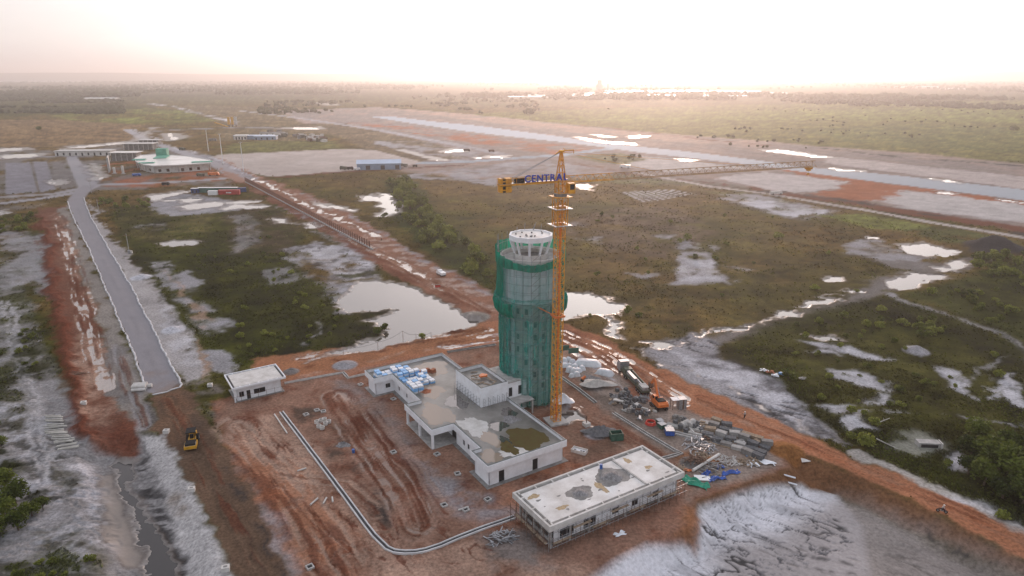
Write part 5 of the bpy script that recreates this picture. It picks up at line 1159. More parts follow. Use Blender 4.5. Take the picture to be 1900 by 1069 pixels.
o = thing('cement_mixer', 'orange cement mixer by the sand heap right of the crane', 'mixer', G(1083, 707), .5); MB().tube((-.5, 0, .6), (.5, 0, 1.2), .5, 12, .3).build('drum', ORN, o); MB().bx(-.7, -.5, 0, .7, .5, .4).build('frame', BLACK, o)
# stacks of grey blocks
def block_stack(w, d, h, n):
    m = MB(); nx = max(1, int(w / .4)); ny = max(1, int(d / .4)); nz_ = max(1, int(h / .3))
    for z in range(nz_):
        for i in range(nx):
            for j in range(ny):
                if (i in (0, nx - 1) or j in (0, ny - 1) or z == nz_ - 1) and not (z == nz_ - 1 and random.random() < .2):
                    m.bx(i * .41 - w / 2, j * .41 - d / 2, .1 + z * .31, i * .41 + .39 - w / 2, j * .41 + .39 - d / 2, .1 + z * .31 + .29)
    return m
BMESH = [block_stack(1.2, 1.2, .9, k).mesh('blocks', BRICK) for k in range(3)] + [block_stack(1.6, 1.2, 1.2, 9).mesh('blocks', pm('pale_blocks', (.26, .25, .24), .9, .2, 2, .3, 8))]
CRATE = []
for q, mt in enumerate((BRICK, TIMB, CONC_D, BRICK, CONC)):
    m = MB()
    for i in range(5): m.bx(-1.15, -.62 + i * .25, .1, 1.15, -.40 + i * .25, .95 + .05 * ((i * 3 + q) % 3))
    CRATE.append(m.mesh('blocks', mt))
pal_m = MB().bx(-.65, -.65, 0, .65, .65, .1).mesh('pallet', TIMB)
BLK = [(1146, 726), (1153, 730), (1160, 726), (1150, 737), (1158, 737), (1166, 733), (1172, 738), (1162, 744), (1170, 748), (1178, 746), (1186, 745), (1155, 746), (1164, 752), (1192, 748),
       (1160, 760), (1168, 765), (1175, 763), (1182, 770), (1190, 768), (1198, 770), (1176, 756), (1186, 759),
       (1278, 790), (1286, 795), (1294, 789), (1270, 784), (1252, 776), (1262, 780), (1300, 798), (1262, 795), (1255, 788), (1274, 800),
       *[(1330 + c_ * 18.5 - r * 6, 784 + c_ * 8.2 + r * 8.5) for r in range(4) for c_ in range(6)]]
for k, (a, b) in enumerate(BLK):
    g = k < 22 and 'block stacks below the truck' or k < 32 and 'block stacks amid the storage yard' or 'block stacks along the perimeter road'
    lb = {'block stacks below the truck': 'pallet of grey blocks in the cluster below the parked truck', 'block stacks amid the storage yard': 'pallet of grey blocks among the slabs mid storage yard', 'block stacks along the perimeter road': 'long stack of grey or brown units in the rows beside the perimeter road'}[g]
    t = thing('block_pallet', lb, 'block pallet', G(a + r_.uniform(-2, 2), b + r_.uniform(-2, 2)), TH + R(-62) * (k >= 32) + r_.uniform(-.3, .3), g)
    for nm, me_ in (('pallet', pal_m), ('blocks', r_.choice(BMESH))):
        if k >= 32 and nm == 'blocks': me_ = r_.choice(CRATE)
        o = bpy.data.objects.new(nm, me_); col.objects.link(o); o.parent = t; o.scale = (1, 1, r_.uniform(.7, 1.3) if nm == 'blocks' else 1)
for k in range(46):
    f_ = r_.random(); a = 1130 + 290 * f_ + r_.uniform(-12, 12); b = 742 + 92 * f_ + r_.uniform(-14, 16); s_ = r_.uniform(.5, 1.3)
    m = MB(); nb_ = r_.randint(2, 5)
    for q in range(nb_): m.box(r_.uniform(-.5, .5) * s_, r_.uniform(-.5, .5) * s_, .12 + .16 * q, r_.uniform(.8, 2.4) * s_, r_.uniform(.25, .7) * s_, r_.uniform(.12, .3), r_.uniform(0, 3))
    o = m.build('material_pile', r_.choice([BRICK, CONC, TIMB, STEEL, CONC_D, RUSTY, CONC_L, TIMB]), None, G(a, b), r_.uniform(0, 3)); tag(o, 'small loose pile of building material in the storage yard', 'material pile', 'loose piles in the storage yard')
# timber crates of the far rows, slabs, beams, boards
for k, (a, b, L_, w, h, rz, mt, nm, lb, g) in enumerate([
    (1205, 762, 4.0, .5, .4, R(-28), CONC_L, 'concrete_beam', 'pale concrete beam lying left of the red hose coil', None), (1268, 806, 5.2, .5, .35, R(-28), CONC, 'concrete_beam', 'grey concrete beam in the stack mid storage yard', 'beams mid yard'), (1290, 806, 5.4, .5, .35, R(-28), CONC_L, 'concrete_beam', 'grey concrete beam in the stack mid storage yard', 'beams mid yard'),
    (1276, 812, 5.6, .5, .35, R(-28), CONC, 'concrete_beam', 'grey concrete beam in the stack mid storage yard', 'beams mid yard'), (1302, 802, 5.0, .5, .5, R(-28), CONC_L, 'concrete_beam', 'grey concrete beam in the stack mid storage yard', 'beams mid yard'),
    (1250, 792, 3.4, 1.2, .6, R(-28), CONC, 'concrete_slab', 'flat grey slab stack beside the upright tanks', None), (1310, 786, 3.0, 1.6, .5, R(-28), CONC, 'concrete_slab', 'dark flat slab stack below the pale sand strip', None), (1240, 803, 2.4, .9, .5, R(-35), BRICK, 'concrete_slab', 'small grey slab stack before the beams', None),
    (1365, 830, 9.5, 2.4, .25, R(-31), BRICK, 'steel_mesh_stack', 'long flat dark grey mesh stack before the block rows', None), (1352, 822, 8.0, .4, .25, R(-31), TIMB, 'timber_beam', 'long tan timber beam beside the dark mesh stack', None), (1338, 828, 7.0, .35, .25, R(-31), TIMB, 'timber_beam', 'long tan timber beam left of the dark mesh stack', None)]):
    m = MB()
    n = max(1, int(w / .3)) if mt is not TIMB else 1
    for q in range(n): m.bx(-L_ / 2 + r_.uniform(0, .2), -w / 2 + q * w / n, 0, L_ / 2 - r_.uniform(0, .2), -w / 2 + (q + 1) * w / n - .04, h * r_.uniform(.8, 1.05))
    o = m.build(nm, mt, None, G(a, b), rz, kind=None); tag(o, lb, nm.split('_')[-1], g)
for k, (a, b, rz, lb) in enumerate(((1264, 757, .15, 'tall grey steel tank standing open beside the orange excavator'), (1282, 792, .9, 'round grey water tank among the block stacks'), (1270, 793, .7, 'second round grey tank beside the first among the stacks'))):
    t = thing('steel_tank', lb, 'tank', G(a, b), rz)
    if k == 0:
        MB().bx(-.9, -.9, 0, .9, .9, 2.6).build('body', STEEL, t); MB().bx(-.1, -.93, .1, .25, -.9, 2.5).build('stripe', DRED_M if 'DRED_M' in globals() else RUSTY, t)
        MB().bx(-2.6, -.9, 2.45, -.9, .9, 2.55).build('awning', TARP, t); MB().bx(-2.5, .7, 0, -2.4, .8, 2.45).build('post', RUSTY, t); MB().bx(-2.5, -.8, 0, -2.4, -.7, 2.45).build('post', RUSTY, t)
    else: MB().tube((-1.2, 0, .8), (1.2, 0, .8), .8, 16).build('body', CONC, t); MB().bx(-.8, -.6, 0, .8, .6, .12).build('cradle', RUSTY, t)
hc = MB()
for q in range(4):
    pts = circ(1.15 - .06 * q, 24)
    for i in range(24): hc.tube((*pts[i], .12 + .17 * q), (*pts[(i + 1) % 24], .12 + .17 * q), .10, 5, cap=False)
o = hc.build('hose_coil', pm('red_hose', (.62, .05, .03), .5, .1, 2), None, G(1207, 787)); tag(o, 'bright red coiled hose on the ground below the block stacks', 'hose coil')
for k, (a, b, s_, mt, lb) in enumerate(((1224, 786, 1.3, GRNP, 'dark green generator box right of the red hose'), (1228, 794, 1.5, GRNP, 'low green machine box below the generator'), (1240, 798, 1.2, GTARP, 'green tool crate beside the pale sand patch'), (1242, 806, 1.8, BTARP, 'teal covered pump set before the rubble'))):
    t = thing('site_box', lb, 'box', G(a, b), r_.uniform(-.3, .6)); MB().bx(-s_ / 2, -s_ / 2, .1, s_ / 2, s_ / 2, s_ * .7).build('body', mt, t); MB().bx(-s_ / 2 - .05, -s_ / 2 - .05, s_ * .7, s_ / 2 + .05, s_ / 2 + .05, s_ * .7 + .08).build('lid', STEEL, t)
# tangled formwork and rebar heaps
def jumble(n, rx, ry, h, lmin, lmax, w, seed):
    r = random.Random(seed); m = MB()
    for k in range(n):
        a = r.uniform(0, 6.28); q = math.sqrt(r.random()); x, y = rx * q * math.cos(a), ry * q * math.sin(a); z = h * (1 - q * q) * r.random() + w
        m.box(x, y, z, r.uniform(lmin, lmax), w * r.uniform(.6, 1.6), w * r.uniform(.4, 1), r.uniform(0, 3.14), 0, r.uniform(-.3, .3))
    return m
for k, (a, b, rx, ry, h, mt, lb) in enumerate(((1290, 822, 3.2, 2.0, 1.0, STEEL, 'tangled grey formwork heap below the concrete beams'), (1303, 835, 3.6, 2.2, 1.2, STEEL, 'larger tangle of grey steel props mid yard'), (1300, 850, 3.0, 1.8, .8, TIMB, 'heap of dark timber offcuts with red sheets'), (1345, 858, 3.0, 2.0, .9, CONC, 'grey rubble heap behind the white plank'), (1322, 872, 3.4, 1.8, .7, CONC_D, 'flat dark debris heap beside the blue sheets'), (1390, 858, 2.4, 1.6, .9, TIMB, 'dark frame timber heap beside the rust-coloured sand'), (1255, 872, 2.0, 1.4, .5, TIMB, 'small tan debris heap at the pavilion corner'), (1290, 860, 1.8, 1.2, .6, RUSTY, 'rusty scrap heap below the timber offcuts'), (930, 1000, 2.6, 1.8, .7, STEEL, 'grey scaffold parts heaped left of the pavilion end'), (1190, 742, 2.2, 1.2, .8, STEEL, 'grey steel props heaped behind the excavator'))):
    o = jumble(46, rx, ry, h, .8, 2.4, .14, 40 + k).build('debris_heap', mt, None, G(a, b), r_.uniform(0, 1), kind=None); tag(o, lb, 'debris heap'); o['kind'] = 'stuff'
def cloth_sheet(sx, sy, h, seed, n=12):
    m = MB(); r = random.Random(seed); v = []; f = []; ph = [r.uniform(0, 6) for _ in range(6)]
    for j in range(n):
        for i in range(n):
            u, w = i / (n - 1), j / (n - 1)
            v.append(((u - .5) * sx + .2 * math.sin(w * 9 + ph[0]), (w - .5) * sy * (.6 + .4 * math.sin(u * 4 + ph[1]) ** 2) + .2 * math.sin(u * 7 + ph[2]), .08 + h * abs(math.sin(u * 6 + ph[3]) * math.sin(w * 5 + ph[4])) * (1 if 0 < i < n - 1 else 0)))
    for j in range(n - 1):
        for i in range(n - 1): f.append((j * n + i, j * n + i + 1, (j + 1) * n + i + 1, (j + 1) * n + i))
    return m.add(v, f)
for k, (a, b, sx, sy, h, rz, mt, lb) in enumerate(((1290, 898, 5.2, 2.4, .9, R(-38), GTARP, 'crumpled bright green netting on the ground at the pavilion corner'), (1330, 890, 3.6, 1.4, .6, R(15), BTARP, 'blue tarpaulin scrap left of the rust sand ridge'), (1356, 879, 4.0, 1.2, .6, R(20), BTARP, 'longer blue tarpaulin scrap near the debris'), (1336, 868, 1.6, 1.0, .5, .2, BTARP, 'small blue sheet behind the grey debris'), (1312, 880, 2.0, 1.2, .6, .6, BTARP, 'dark blue sheet beside the white board'),
                                                 (1400, 846, 3.0, 2.0, .4, R(-30), LBLUE, 'pale blue sheet lying by the sand mound'), (1418, 857, 4.2, 2.2, .3, R(-34), WRAP, 'white and blue film sheet on the rust-coloured slope'), (1396, 862, 2.2, 2.4, .5, .2, WRAP, 'white sheet hanging over the dark timber heap'), (1275, 874, 2.0, .9, .3, .1, ORN, 'orange sheet on the debris behind the pavilion'), (1305, 840, 1.4, .9, .4, .2, REDP, 'red cloth scrap on the timber heap'), (1120, 905, 2.0, 1.2, .2, .3, WRAP, 'white plastic sheet on the ground before the pavilion'))):
    if k == 10: a, b = 1150, 992
    o = cloth_sheet(sx, sy, h, 60 + k).build('plastic_sheet', mt, None, G(a, b), rz, smooth=True); tag(o, lb, 'sheet')
o = MB().bx(-1.5, -.9, 0, 1.5, .9, .12).build('white_board', WHTP, None, G(1303, 888, .1), R(-4)); tag(o, 'flat white board lying beside the green netting', 'board')
o = MB().tube((-4.6, 0, .45), (4.6, 0, .45), .3, 10).build('white_pipe', CONC_L, None, G(1310, 862), R(41)); tag(o, 'long white pipe lying aslant behind the pavilion', 'pipe')
for k, (a, b, L_, rz) in enumerate(((1462, 878, 3.0, R(-32)), (1468, 884, 2.6, R(-30)))):
    o = MB().tube((-L_ / 2, 0, .2), (L_ / 2, 0, .2), .16, 8).build('white_tube', WRAP, None, G(a, b), rz); tag(o, 'short white tube at the head of the white sand slope', 'tube', 'white tubes on the sand slope')
o = MB().prism([(-1.3, -.6), (1.2, -.9), (.9, 1.1), (-.4, .9)], 0, .12).build('concrete_plate', CONC_L, None, G(1495, 848, .05), .3); tag(o, 'grey concrete plate lying on the rust-coloured bank', 'plate')
# white blocks marking the road, pipes at the road end, piles on the sand
for k, (a, b, rz) in enumerate(((309, 803, .1), (356, 911, .3), (419, 1058, .3), (390, 717, .2), (156, 752, .3))):
    t = thing('marker_block', ('white concrete marker block where the brown road begins', 'white concrete marker block halfway along the pale shelf', 'white concrete marker block at the bottom of the pale shelf', 'white concrete block between asphalt road and gatehouse', 'small white panel standing on the red spoil bank')[k], 'block', G(a, b), rz)
    MB().bx(-.6, -.5, 0, .6, .5, .75).build('block', CONC_L, t); MB().bx(-.3, -.2, .751, .3, .2, .78).build('socket', CONC_D, t)
pp = thing('pipe_stack', 'stack of pale concrete pipes beside the asphalt road end', 'pipe stack', G(260, 722), R(12))
for k in range(4): MB().tube((-1.6, k * .8 - 1.2, .4), (1.6, k * .8 - 1.2, .4), .4, 12).build('pipe', CONC_L, pp)
for k in range(3): MB().tube((-1.6, k * .8 - .8, 1.08), (1.6, k * .8 - .8, 1.08), .4, 12).build('pipe', CONC_L, pp)
o = MB().tube((-.7, 0, .5), (.7, 0, .5), .5, 12).build('concrete_pipe', CONC_L, None, G(277, 719), .2); tag(o, 'single short pale pipe touching the asphalt road edge', 'pipe')
PILE = pm('pale_pile_concrete', (.44, .43, .40), .85, .2, 1)
pl_m = MB().bx(-1.9, -.13, 0, 1.9, .13, .26).mesh('concrete_pile', PILE); k = 0
for row, (a, b, n, rz) in enumerate(((98, 774, 6, .06), (98, 790, 5, .3), (108, 802, 6, .12), (120, 816, 6, .4))):
    for j in range(n):
        o = bpy.data.objects.new('concrete_pile', pl_m); col.objects.link(o); p_ = G(a + j * 1.6 + r_.uniform(-2, 2), b + j * 3.6); o.location = (p_[0], p_[1], p_[2] + .06 + (j % 2) * .12); o.rotation_euler = (0, 0, rz + r_.uniform(-.08, .08))
        tag(o, 'long pale concrete pile lying in the rows on the grey sand', 'pile', 'concrete piles on the sand'); k += 1
o = jumble(12, .6, 1.6, .5, 2.5, 3.6, .1, 77).build('rebar_bundle', RUSTY, None, G(150, 695), 1.4); tag(o, 'loose rusty rebar bundle on the red spoil bank', 'rebar bundle'); o['kind'] = 'stuff'
# white sheet folded along the road edges
GEO = pm('white_geotextile', (.58, .59, .62), .8, .12, .35, .4, 4, c2=(.30, .29, .29), c2amt=.9)
for k, pix in enumerate(([(125, 374), (134, 400), (165, 462), (202, 549), (228, 610), (253, 668), (271, 722)], [(155, 367), (167, 400), (202, 462), (242, 529), (280, 603), (313, 668), (336, 714), (333, 719), (310, 727), (284, 733)])):
    pts = line3(pix, .10, .8); pts = [(x + .14 * math.sin(i * .31) + .08 * math.sin(i * 1.3) + .15 * math.sin(i * .11), y + .1 * math.sin(i * .8), z + .05 * math.sin(i * 2.1)) for i, (x, y, z) in enumerate(pts)]
    o = MB().sweep(pts, [(-.26, -.12), (.26, -.12), (.22, .08), (.05, .12), (-.2, .06)]).build('geotextile_edge', GEO, None, smooth=True); tag(o, ('white geotextile strip along the left edge of the asphalt road', 'white geotextile strip along the right edge of the asphalt road')[k], 'geotextile')
# fence under construction along the haul road
F0, F1 = P(455, 338), P(692, 464); fl = math.hypot(F1[0] - F0[0], F1[1] - F0[1]); fa = math.atan2(F1[1] - F0[1], F1[0] - F0[0])
fence = thing('unfinished_fence', 'long unfinished fence of bare posts on a concrete footing along the haul road', 'fence', (F0[0], F0[1], 0), fa)
MB().bx(0, -.25, -.2, fl, .25, .7).build('footing', CONC, fence)
pst = MB().bx(-.24, -.24, .7, .24, .24, 3.6).mesh('post', pm('raw_post', (.20, .105, .08), .85, .2, 1)); n_ = int(fl / 3.0)
for k in range(n_):
    o = bpy.data.objects.new('post', pst); col.objects.link(o); o.parent = fence; o.location = (k * 3.0 + .5, 0, 0)
MB().bx(0, -.08, 2.2, fl, .08, 2.32).build('rail', RUSTY, fence)

# ------------------------------------------------------------------ machines
def wheel(parent, x, y, r, w, z=None):
    t = MB().tube((x, y - w / 2, r if z is None else z), (x, y + w / 2, r if z is None else z), r, 14).build('wheel', BLACK, parent); MB().tube((x, y - w / 2 - .02, r if z is None else z), (x, y + w / 2 + .02, r if z is None else z), r * .5, 10).build('rim', STEEL, t)
# roller, drum towards the lower road
ro = thing('road_roller', 'yellow single-drum road roller with black canopy on the brown haul road', 'road roller', G(357, 824), R(-72))
MB().tube((2.1, -1.05, .78), (2.1, 1.05, .78), .78, 22).build('drum', STEEL, ro)
fr = MB(); 
for y_ in (-1.12, 1.12): fr.bx(.7, y_ - .09, .55, 3.1, y_ + .09, 1.15)
fr.bx(2.9, -1.2, .55, 3.2, 1.2, 1.15); fr.bx(.5, -1.2, .55, .95, 1.2, 1.2); fr.build('drum_frame', YEL, ro); MB().bx(1.0, -1.0, 1.2, 2.85, 1.0, 1.6).build('drum_cover', BLACK, ro)
MB().prof([(-3.0, .9), (-3.0, 1.7), (-1.6, 1.95), (-1.5, 1.2), (.4, 1.2), (.4, .7)], -.75, .75).build('body', YEL, ro)
for y_ in (-.95, .95): wheel(ro, -1.7, y_, .75, .55)
for x_ in (-1.4, .35):
    for y_ in (-.7, .7): MB().bx(x_ - .05, y_ - .05, 1.2, x_ + .05, y_ + .05, 2.95).build('canopy_post', BLACK, ro)
MB().bx(-1.7, -.95, 2.95, .65, .95, 3.1).build('canopy', BLACK, ro); MB().bx(-.9, -.35, 1.2, -.3, .35, 2.0).build('seat', BLACK, ro)
# excavator, arm raised away from the camera
ex = thing('excavator', 'orange tracked excavator with raised arm in the storage yard', 'excavator', G(1222, 757), R(104))
for y_ in (-1.15, 1.15):
    tr = MB().prof([(-2.0, .15), (-1.7, 0), (1.7, 0), (2.0, .15), (2.1, .5), (1.8, .85), (-1.8, .85), (-2.1, .5)], y_ - .3, y_ + .3).build('track', BLACK, ex)
    for k in range(5): MB().tube((-1.5 + k * .75, y_ - .33, .35), (-1.5 + k * .75, y_ + .33, .35), .2, 8).build('roller', RUSTY, tr)
MB().bx(-1.0, -.8, .5, 1.0, .8, 1.1).build('undercarriage', BLACK, ex)
MB().prof([(-2.2, 1.25), (-2.3, 2.0), (-1.9, 2.35), (.9, 2.35), (1.3, 1.6), (1.3, 1.1), (-1.9, 1.1)], -1.25, 1.25).build('upper_body', ORN, ex)
MB().bx(-1.7, -1.0, 2.36, .2, 1.0, 2.55).build('engine_cover', BLACK, ex); MB().prof([(-2.45, 1.3), (-2.45, 1.95), (-2.2, 2.05), (-2.2, 1.25)], -1.28, 1.28).build('counterweight', ORN, ex)
cb_ = MB().prof([(-.1, 2.36), (-.1, 3.2), (1.1, 3.2), (1.6, 2.4), (1.6, 1.7), (1.31, 1.61), (.91, 2.36)], .35, 1.25).build('cab', ORN, ex); MB().bx(.1, 1.251, 2.45, 1.0, 1.27, 3.1).build('cab_window', GLASS, cb_); MB().bx(.05, .5, 2.5, -.12, 1.1, 3.1).build('cab_window', GLASS, cb_)
MB().prof([(.9, 1.7), (1.2, 2.3), (3.2, 5.6), (3.6, 5.4), (2.2, 2.9), (1.5, 1.7)], -.55, -.15).build('boom', ORN, ex)
MB().prof([(3.0, 5.5), (3.7, 6.0), (5.6, 4.0), (5.3, 3.7)], -.5, -.2).build('stick', ORN, ex); MB().prof([(5.2, 3.9), (5.8, 4.1), (6.0, 3.1), (5.2, 2.7), (4.8, 3.2)], -.85, .15).build('bucket', RUSTY, ex)
MB().tube((1.0, -.7, 1.9), (2.6, -.7, 4.2), .1, 6).build('boom_cylinder', STEEL, ex)
# long truck carrying a rig
tk = thing('rig_truck', 'long olive truck with folded drilling mast parked beside the perimeter road', 'truck', (31.0, 159.5, gz(31.0, 159.5)), R(103))
MB().bx(-8.2, -.5, .7, 8.2, .5, 1.05).build('chassis', BLACK, tk)
tkc = MB().prof([(5.9, .7), (5.9, 3.1), (7.6, 3.2), (8.3, 2.1), (8.3, .7)], -1.25, 1.25).build('cab', STEEL, tk); MB().bx(8.0, -1.1, 2.1, 8.15, 1.1, 2.7).build('windscreen', GLASS, tkc); MB().bx(5.88, -1.26, 3.21, 7.5, 1.26, 3.35).build('roof_deflector', STEEL, tkc)
MB().bx(-8.2, -1.25, 1.06, 5.6, 1.25, 1.35).build('bed', OLV, tk)
for y_ in (-1.2, 1.2): MB().bx(-8.2, y_ - .05, 1.36, 5.5, y_ + .05, 1.75).build('side_board', OLV, tk)
for y_ in (-.75, .1): MB().tube((-8.0, y_, 1.9), (5.0, y_, 2.0), .26, 8).build('mast_tube', STEEL if y_ > 0 else OLV, tk)
MB().bx(-3.0, .3, 1.4, 2.0, 1.1, 2.5).build('engine_house', STEEL, tk); MB().bx(3.0, -1.0, 1.4, 4.8, 1.0, 2.4).build('winch_house', OLV, tk); MB().bx(-7.8, -.9, 1.4, -5.2, .9, 2.2).build('tool_box', CONC, tk)
for x_ in (6.9, 3.4, 2.2, -4.6, -5.8, -7.0):
    for y_ in (-1.0, 1.0): wheel(tk, x_, y_, .52, .45)
# small white truck on the haul road
def pickup(name, label, loc, rz, mt, group=None):
    t = thing(name, label, 'truck', loc, rz, group)
    MB().prof([(.3, .45), (.3, 2.0), (1.5, 2.05), (2.1, 1.3), (2.4, 1.2), (2.4, .45)], -.9, .9).build('cab', mt, t); MB().bx(-2.8, -1.0, .75, .2, 1.0, 1.7).build('cargo_box', mt, t); MB().bx(-2.8, -.8, .45, 2.2, .8, .74).build('chassis', BLACK, t)
    MB().bx(1.72, -.8, 1.45, 1.86, .8, 1.95).build('windscreen', GLASS, t)
    for x_ in (-1.8, 1.5):
        for y_ in (-.85, .85): wheel(t, x_, y_, .4, .25)
    return t
pickup('box_truck', 'small white box truck driving on the red haul road', G(818, 511), R(120), WHTP)
o = thing('red_crate', 'small red crate on the red bank below the white truck', 'crate', G(812, 532), .3); MB().bx(-.9, -.6, 0, .9, .6, .8).build('box', REDP, o); MB().bx(-.95, -.65, .8, .95, .65, .9).build('lid', RUSTY, o)

# ------------------------------------------------------------------ people
def skin_body(name, joints, edges, mat, parent=None):
    me_ = bpy.data.meshes.new(name); me_.from_pydata([j[:3] for j in joints], edges, []); o = bpy.data.objects.new(name, me_); col.objects.link(o)
    md = o.modifiers.new('skin', 'SKIN'); sv = me_.skin_vertices[0].data
    for k, j in enumerate(joints): sv[k].radius = (j[3], j[3])
    sv[0].use_root = True; o.modifiers.new('sub', 'SUBSURF').levels = 1; o.modifiers['sub'].render_levels = 1; me_.materials.append(mat); o.parent = parent
    return o
def person(label, loc, rz, shirt, trousers, hat, pose='stand'):
    t = thing('person', label, 'person', loc, rz)
    if pose == 'stand': J = [(0, 0, .95, .15), (0, 0, 1.2, .15), (0, 0, 1.42, .16), (0, 0, 1.52, .06), (0, .02, 1.66, .10), (.19, 0, 1.40, .065), (.25, .03, 1.12, .05), (.24, .12, .88, .04), (-.19, 0, 1.40, .065), (-.25, .03, 1.12, .05), (-.24, .12, .88, .04), (.1, 0, .88, .09), (.11, .05, .5, .065), (.11, -.05, .07, .05), (.11, .12, .04, .04), (-.1, 0, .88, .09), (-.11, -.04, .5, .065), (-.11, -.1, .07, .05), (-.11, .05, .04, .04)]
    else: J = [(0, 0, .82, .15), (0, .06, 1.05, .15), (0, .12, 1.27, .16), (0, .14, 1.37, .06), (0, .18, 1.5, .10), (.19, .12, 1.25, .065), (.27, .3, 1.05, .05), (.28, .52, .98, .04), (-.19, .12, 1.25, .065), (-.27, .3, 1.05, .05), (-.28, .52, .98, .04), (.12, .05, .8, .09), (.2, .4, .72, .07), (.2, .3, .32, .05), (.2, .42, .27, .04), (-.12, .05, .8, .09), (-.2, .4, .72, .07), (-.2, .3, .32, .05), (-.2, .42, .27, .04)]
    Ed = [(0, 1), (1, 2), (2, 3), (3, 4), (2, 5), (5, 6), (6, 7), (2, 8), (8, 9), (9, 10), (0, 11), (11, 12), (12, 13), (13, 14), (0, 15), (15, 16), (16, 17), (17, 18)]
    skin_body('body', J, Ed, SKIN, t)
    def grow(ids, es, extra, nm, mt):
        mp2 = {q: i for i, q in enumerate(ids)}; skin_body(nm, [(*J[q][:3], J[q][3] + extra) for q in ids], [(mp2[a], mp2[b]) for a, b in es], mt, t)
    grow([0, 1, 2, 5, 6, 8, 9], [(0, 1), (1, 2), (2, 5), (5, 6), (2, 8), (8, 9)], .025, 'shirt', shirt); grow([0, 11, 12, 13, 15, 16, 17], [(0, 11), (11, 12), (12, 13), (0, 15), (15, 16), (16, 17)], .02, 'trousers', trousers)
    h = J[4]; m = MB(); pr = [(0, .14), (.06, .13), (.11, .08), (.13, .02), (.17, .0)]; n = 14; v = [(h[0] + q[0] * math.cos(2 * math.pi * k / n), h[1] + q[0] * math.sin(2 * math.pi * k / n), h[2] + .03 + q[1]) for q in pr for k in range(n)]
    f = [(i * n + k, i * n + (k + 1) % n, (i + 1) * n + (k + 1) % n, (i + 1) * n + k) for i in range(len(pr) - 1) for k in range(n)]; m.add(v, f); m.build('helmet', hat, t, smooth=True)
    return t
person('person in white helmet and dark trousers standing on the red perimeter road', G(1381, 777), R(200), CLOTH_L, CLOTH_D, HELMET)
person('person in rust shirt standing on the pale haul road near the fence end', G(708, 447), R(160), CLOTH_R, CLOTH_D, HELMET)
mb_p = G(1747, 951)
mbk = thing('motorbike', 'small dark motorbike on the edge of the red perimeter road', 'motorbike', mb_p, R(-118))
for y_ in (-.62, .62):
    t = MB().tube((-.06, y_, .3), (.06, y_, .3), .3, 16).build('wheel', BLACK, mbk); MB().tube((-.07, y_, .3), (.07, y_, .3), .16, 10).build('rim', STEEL, t)
MB().box(0, -.2, .74, .22, .75, .12).build('seat', BLACK, mbk); MB().box(0, .05, .45, .22, .6, .3).build('engine', STEEL, mbk); MB().tube((0, .62, .3), (0, .42, 1.0), .05, 6).build('fork', STEEL, mbk); MB().tube((-.32, .45, 1.0), (.32, .45, 1.0), .025, 6).build('handlebar', BLACK, mbk); MB().box(0, .3, .72, .2, .3, .2).build('fuel_tank', REDP, mbk)
person('person in pale shirt riding the motorbike on the perimeter road', (mb_p[0], mb_p[1], mb_p[2] + .02), R(-118), CLOTH_L, CLOTH_D, HELMET, 'ride')

# odds and ends seen on the flats
cl = thing('slung_cable', 'thin cable slung on bare sticks along the near pond bank', 'cable', (0, 0, 0)); pts = [G(637, 656), G(701, 641), G(748, 632), G(772, 629), G(800, 626)]; tops = []
for k, q in enumerate(pts):
    h = 3.6 if k == 2 else 1.6; MB().tube((q[0], q[1], q[2] - .1), (q[0], q[1], q[2] + h), .06, 5).build('stick', RUSTY, cl); tops.append((q[0], q[1], q[2] + h))
cb2 = MB()
for a, b in zip(tops[:-1], tops[1:]):
    prev = a
    for i in range(1, 9):
        f = i / 8; c_ = (a[0] + (b[0] - a[0]) * f, a[1] + (b[1] - a[1]) * f, a[2] + (b[2] - a[2]) * f - 1.2 * 4 * f * (1 - f) * .5); cb2.tube(prev, c_, .035, 4, cap=False); prev = c_
cb2.build('cable', BLACK, cl)
for k, (a, b, mt, s_, lb) in enumerate(((1417, 690, WRAP, 1.4, 'white panel scrap standing by the stream litter'), (1430, 694, CLAY, 2.0, 'reddish rubble in the litter beside the round bush'), (1438, 699, WRAP, 1.2, 'pale sack in the litter beside the round bush'), (1448, 697, LBLUE, 1.0, 'pale blue scrap at the end of the stream litter'), (1488, 705, SANDP, 1.0, 'small pale stone right of the stream litter'))):
    o = jumble(7, s_ * .6, s_ * .5, .6, .6, 1.3, .35, 90 + k).build('litter_scrap', mt, None, G(a, b), .3 * k); tag(o, lb, 'litter')
cu_ = thing('culvert_box', 'grey concrete culvert box open to the front in the pale mound', 'culvert', G(1722, 828), R(-6)); MB().bx(-2.2, -.6, -.3, 2.2, 1.2, 1.0).build('headwall', CONC, cu_); MB().bx(-1.7, -.64, -.2, 1.7, -.601, .7).build('opening', DARK, cu_); MB().bx(2.3, -.9, -.2, 2.5, 1.0, 1.2).build('wing_wall', CONC_L, cu_)
for k, (a, b, L_, rz, lb) in enumerate(((1646, 825, 5.0, -1.1, 'pale dead log lying left of the culvert mound'), (1640, 782, 4.2, .5, 'pale dead branch on the sand scar'))):
    o = MB().tube((-L_ / 2, 0, .15), (L_ / 2, 0, .25), .14, 6, .06).tube((0, 0, .2), (.8, .7, .35), .06, 5, .02).build('dead_log', PILE, None, G(a, b), rz); tag(o, lb, 'log')

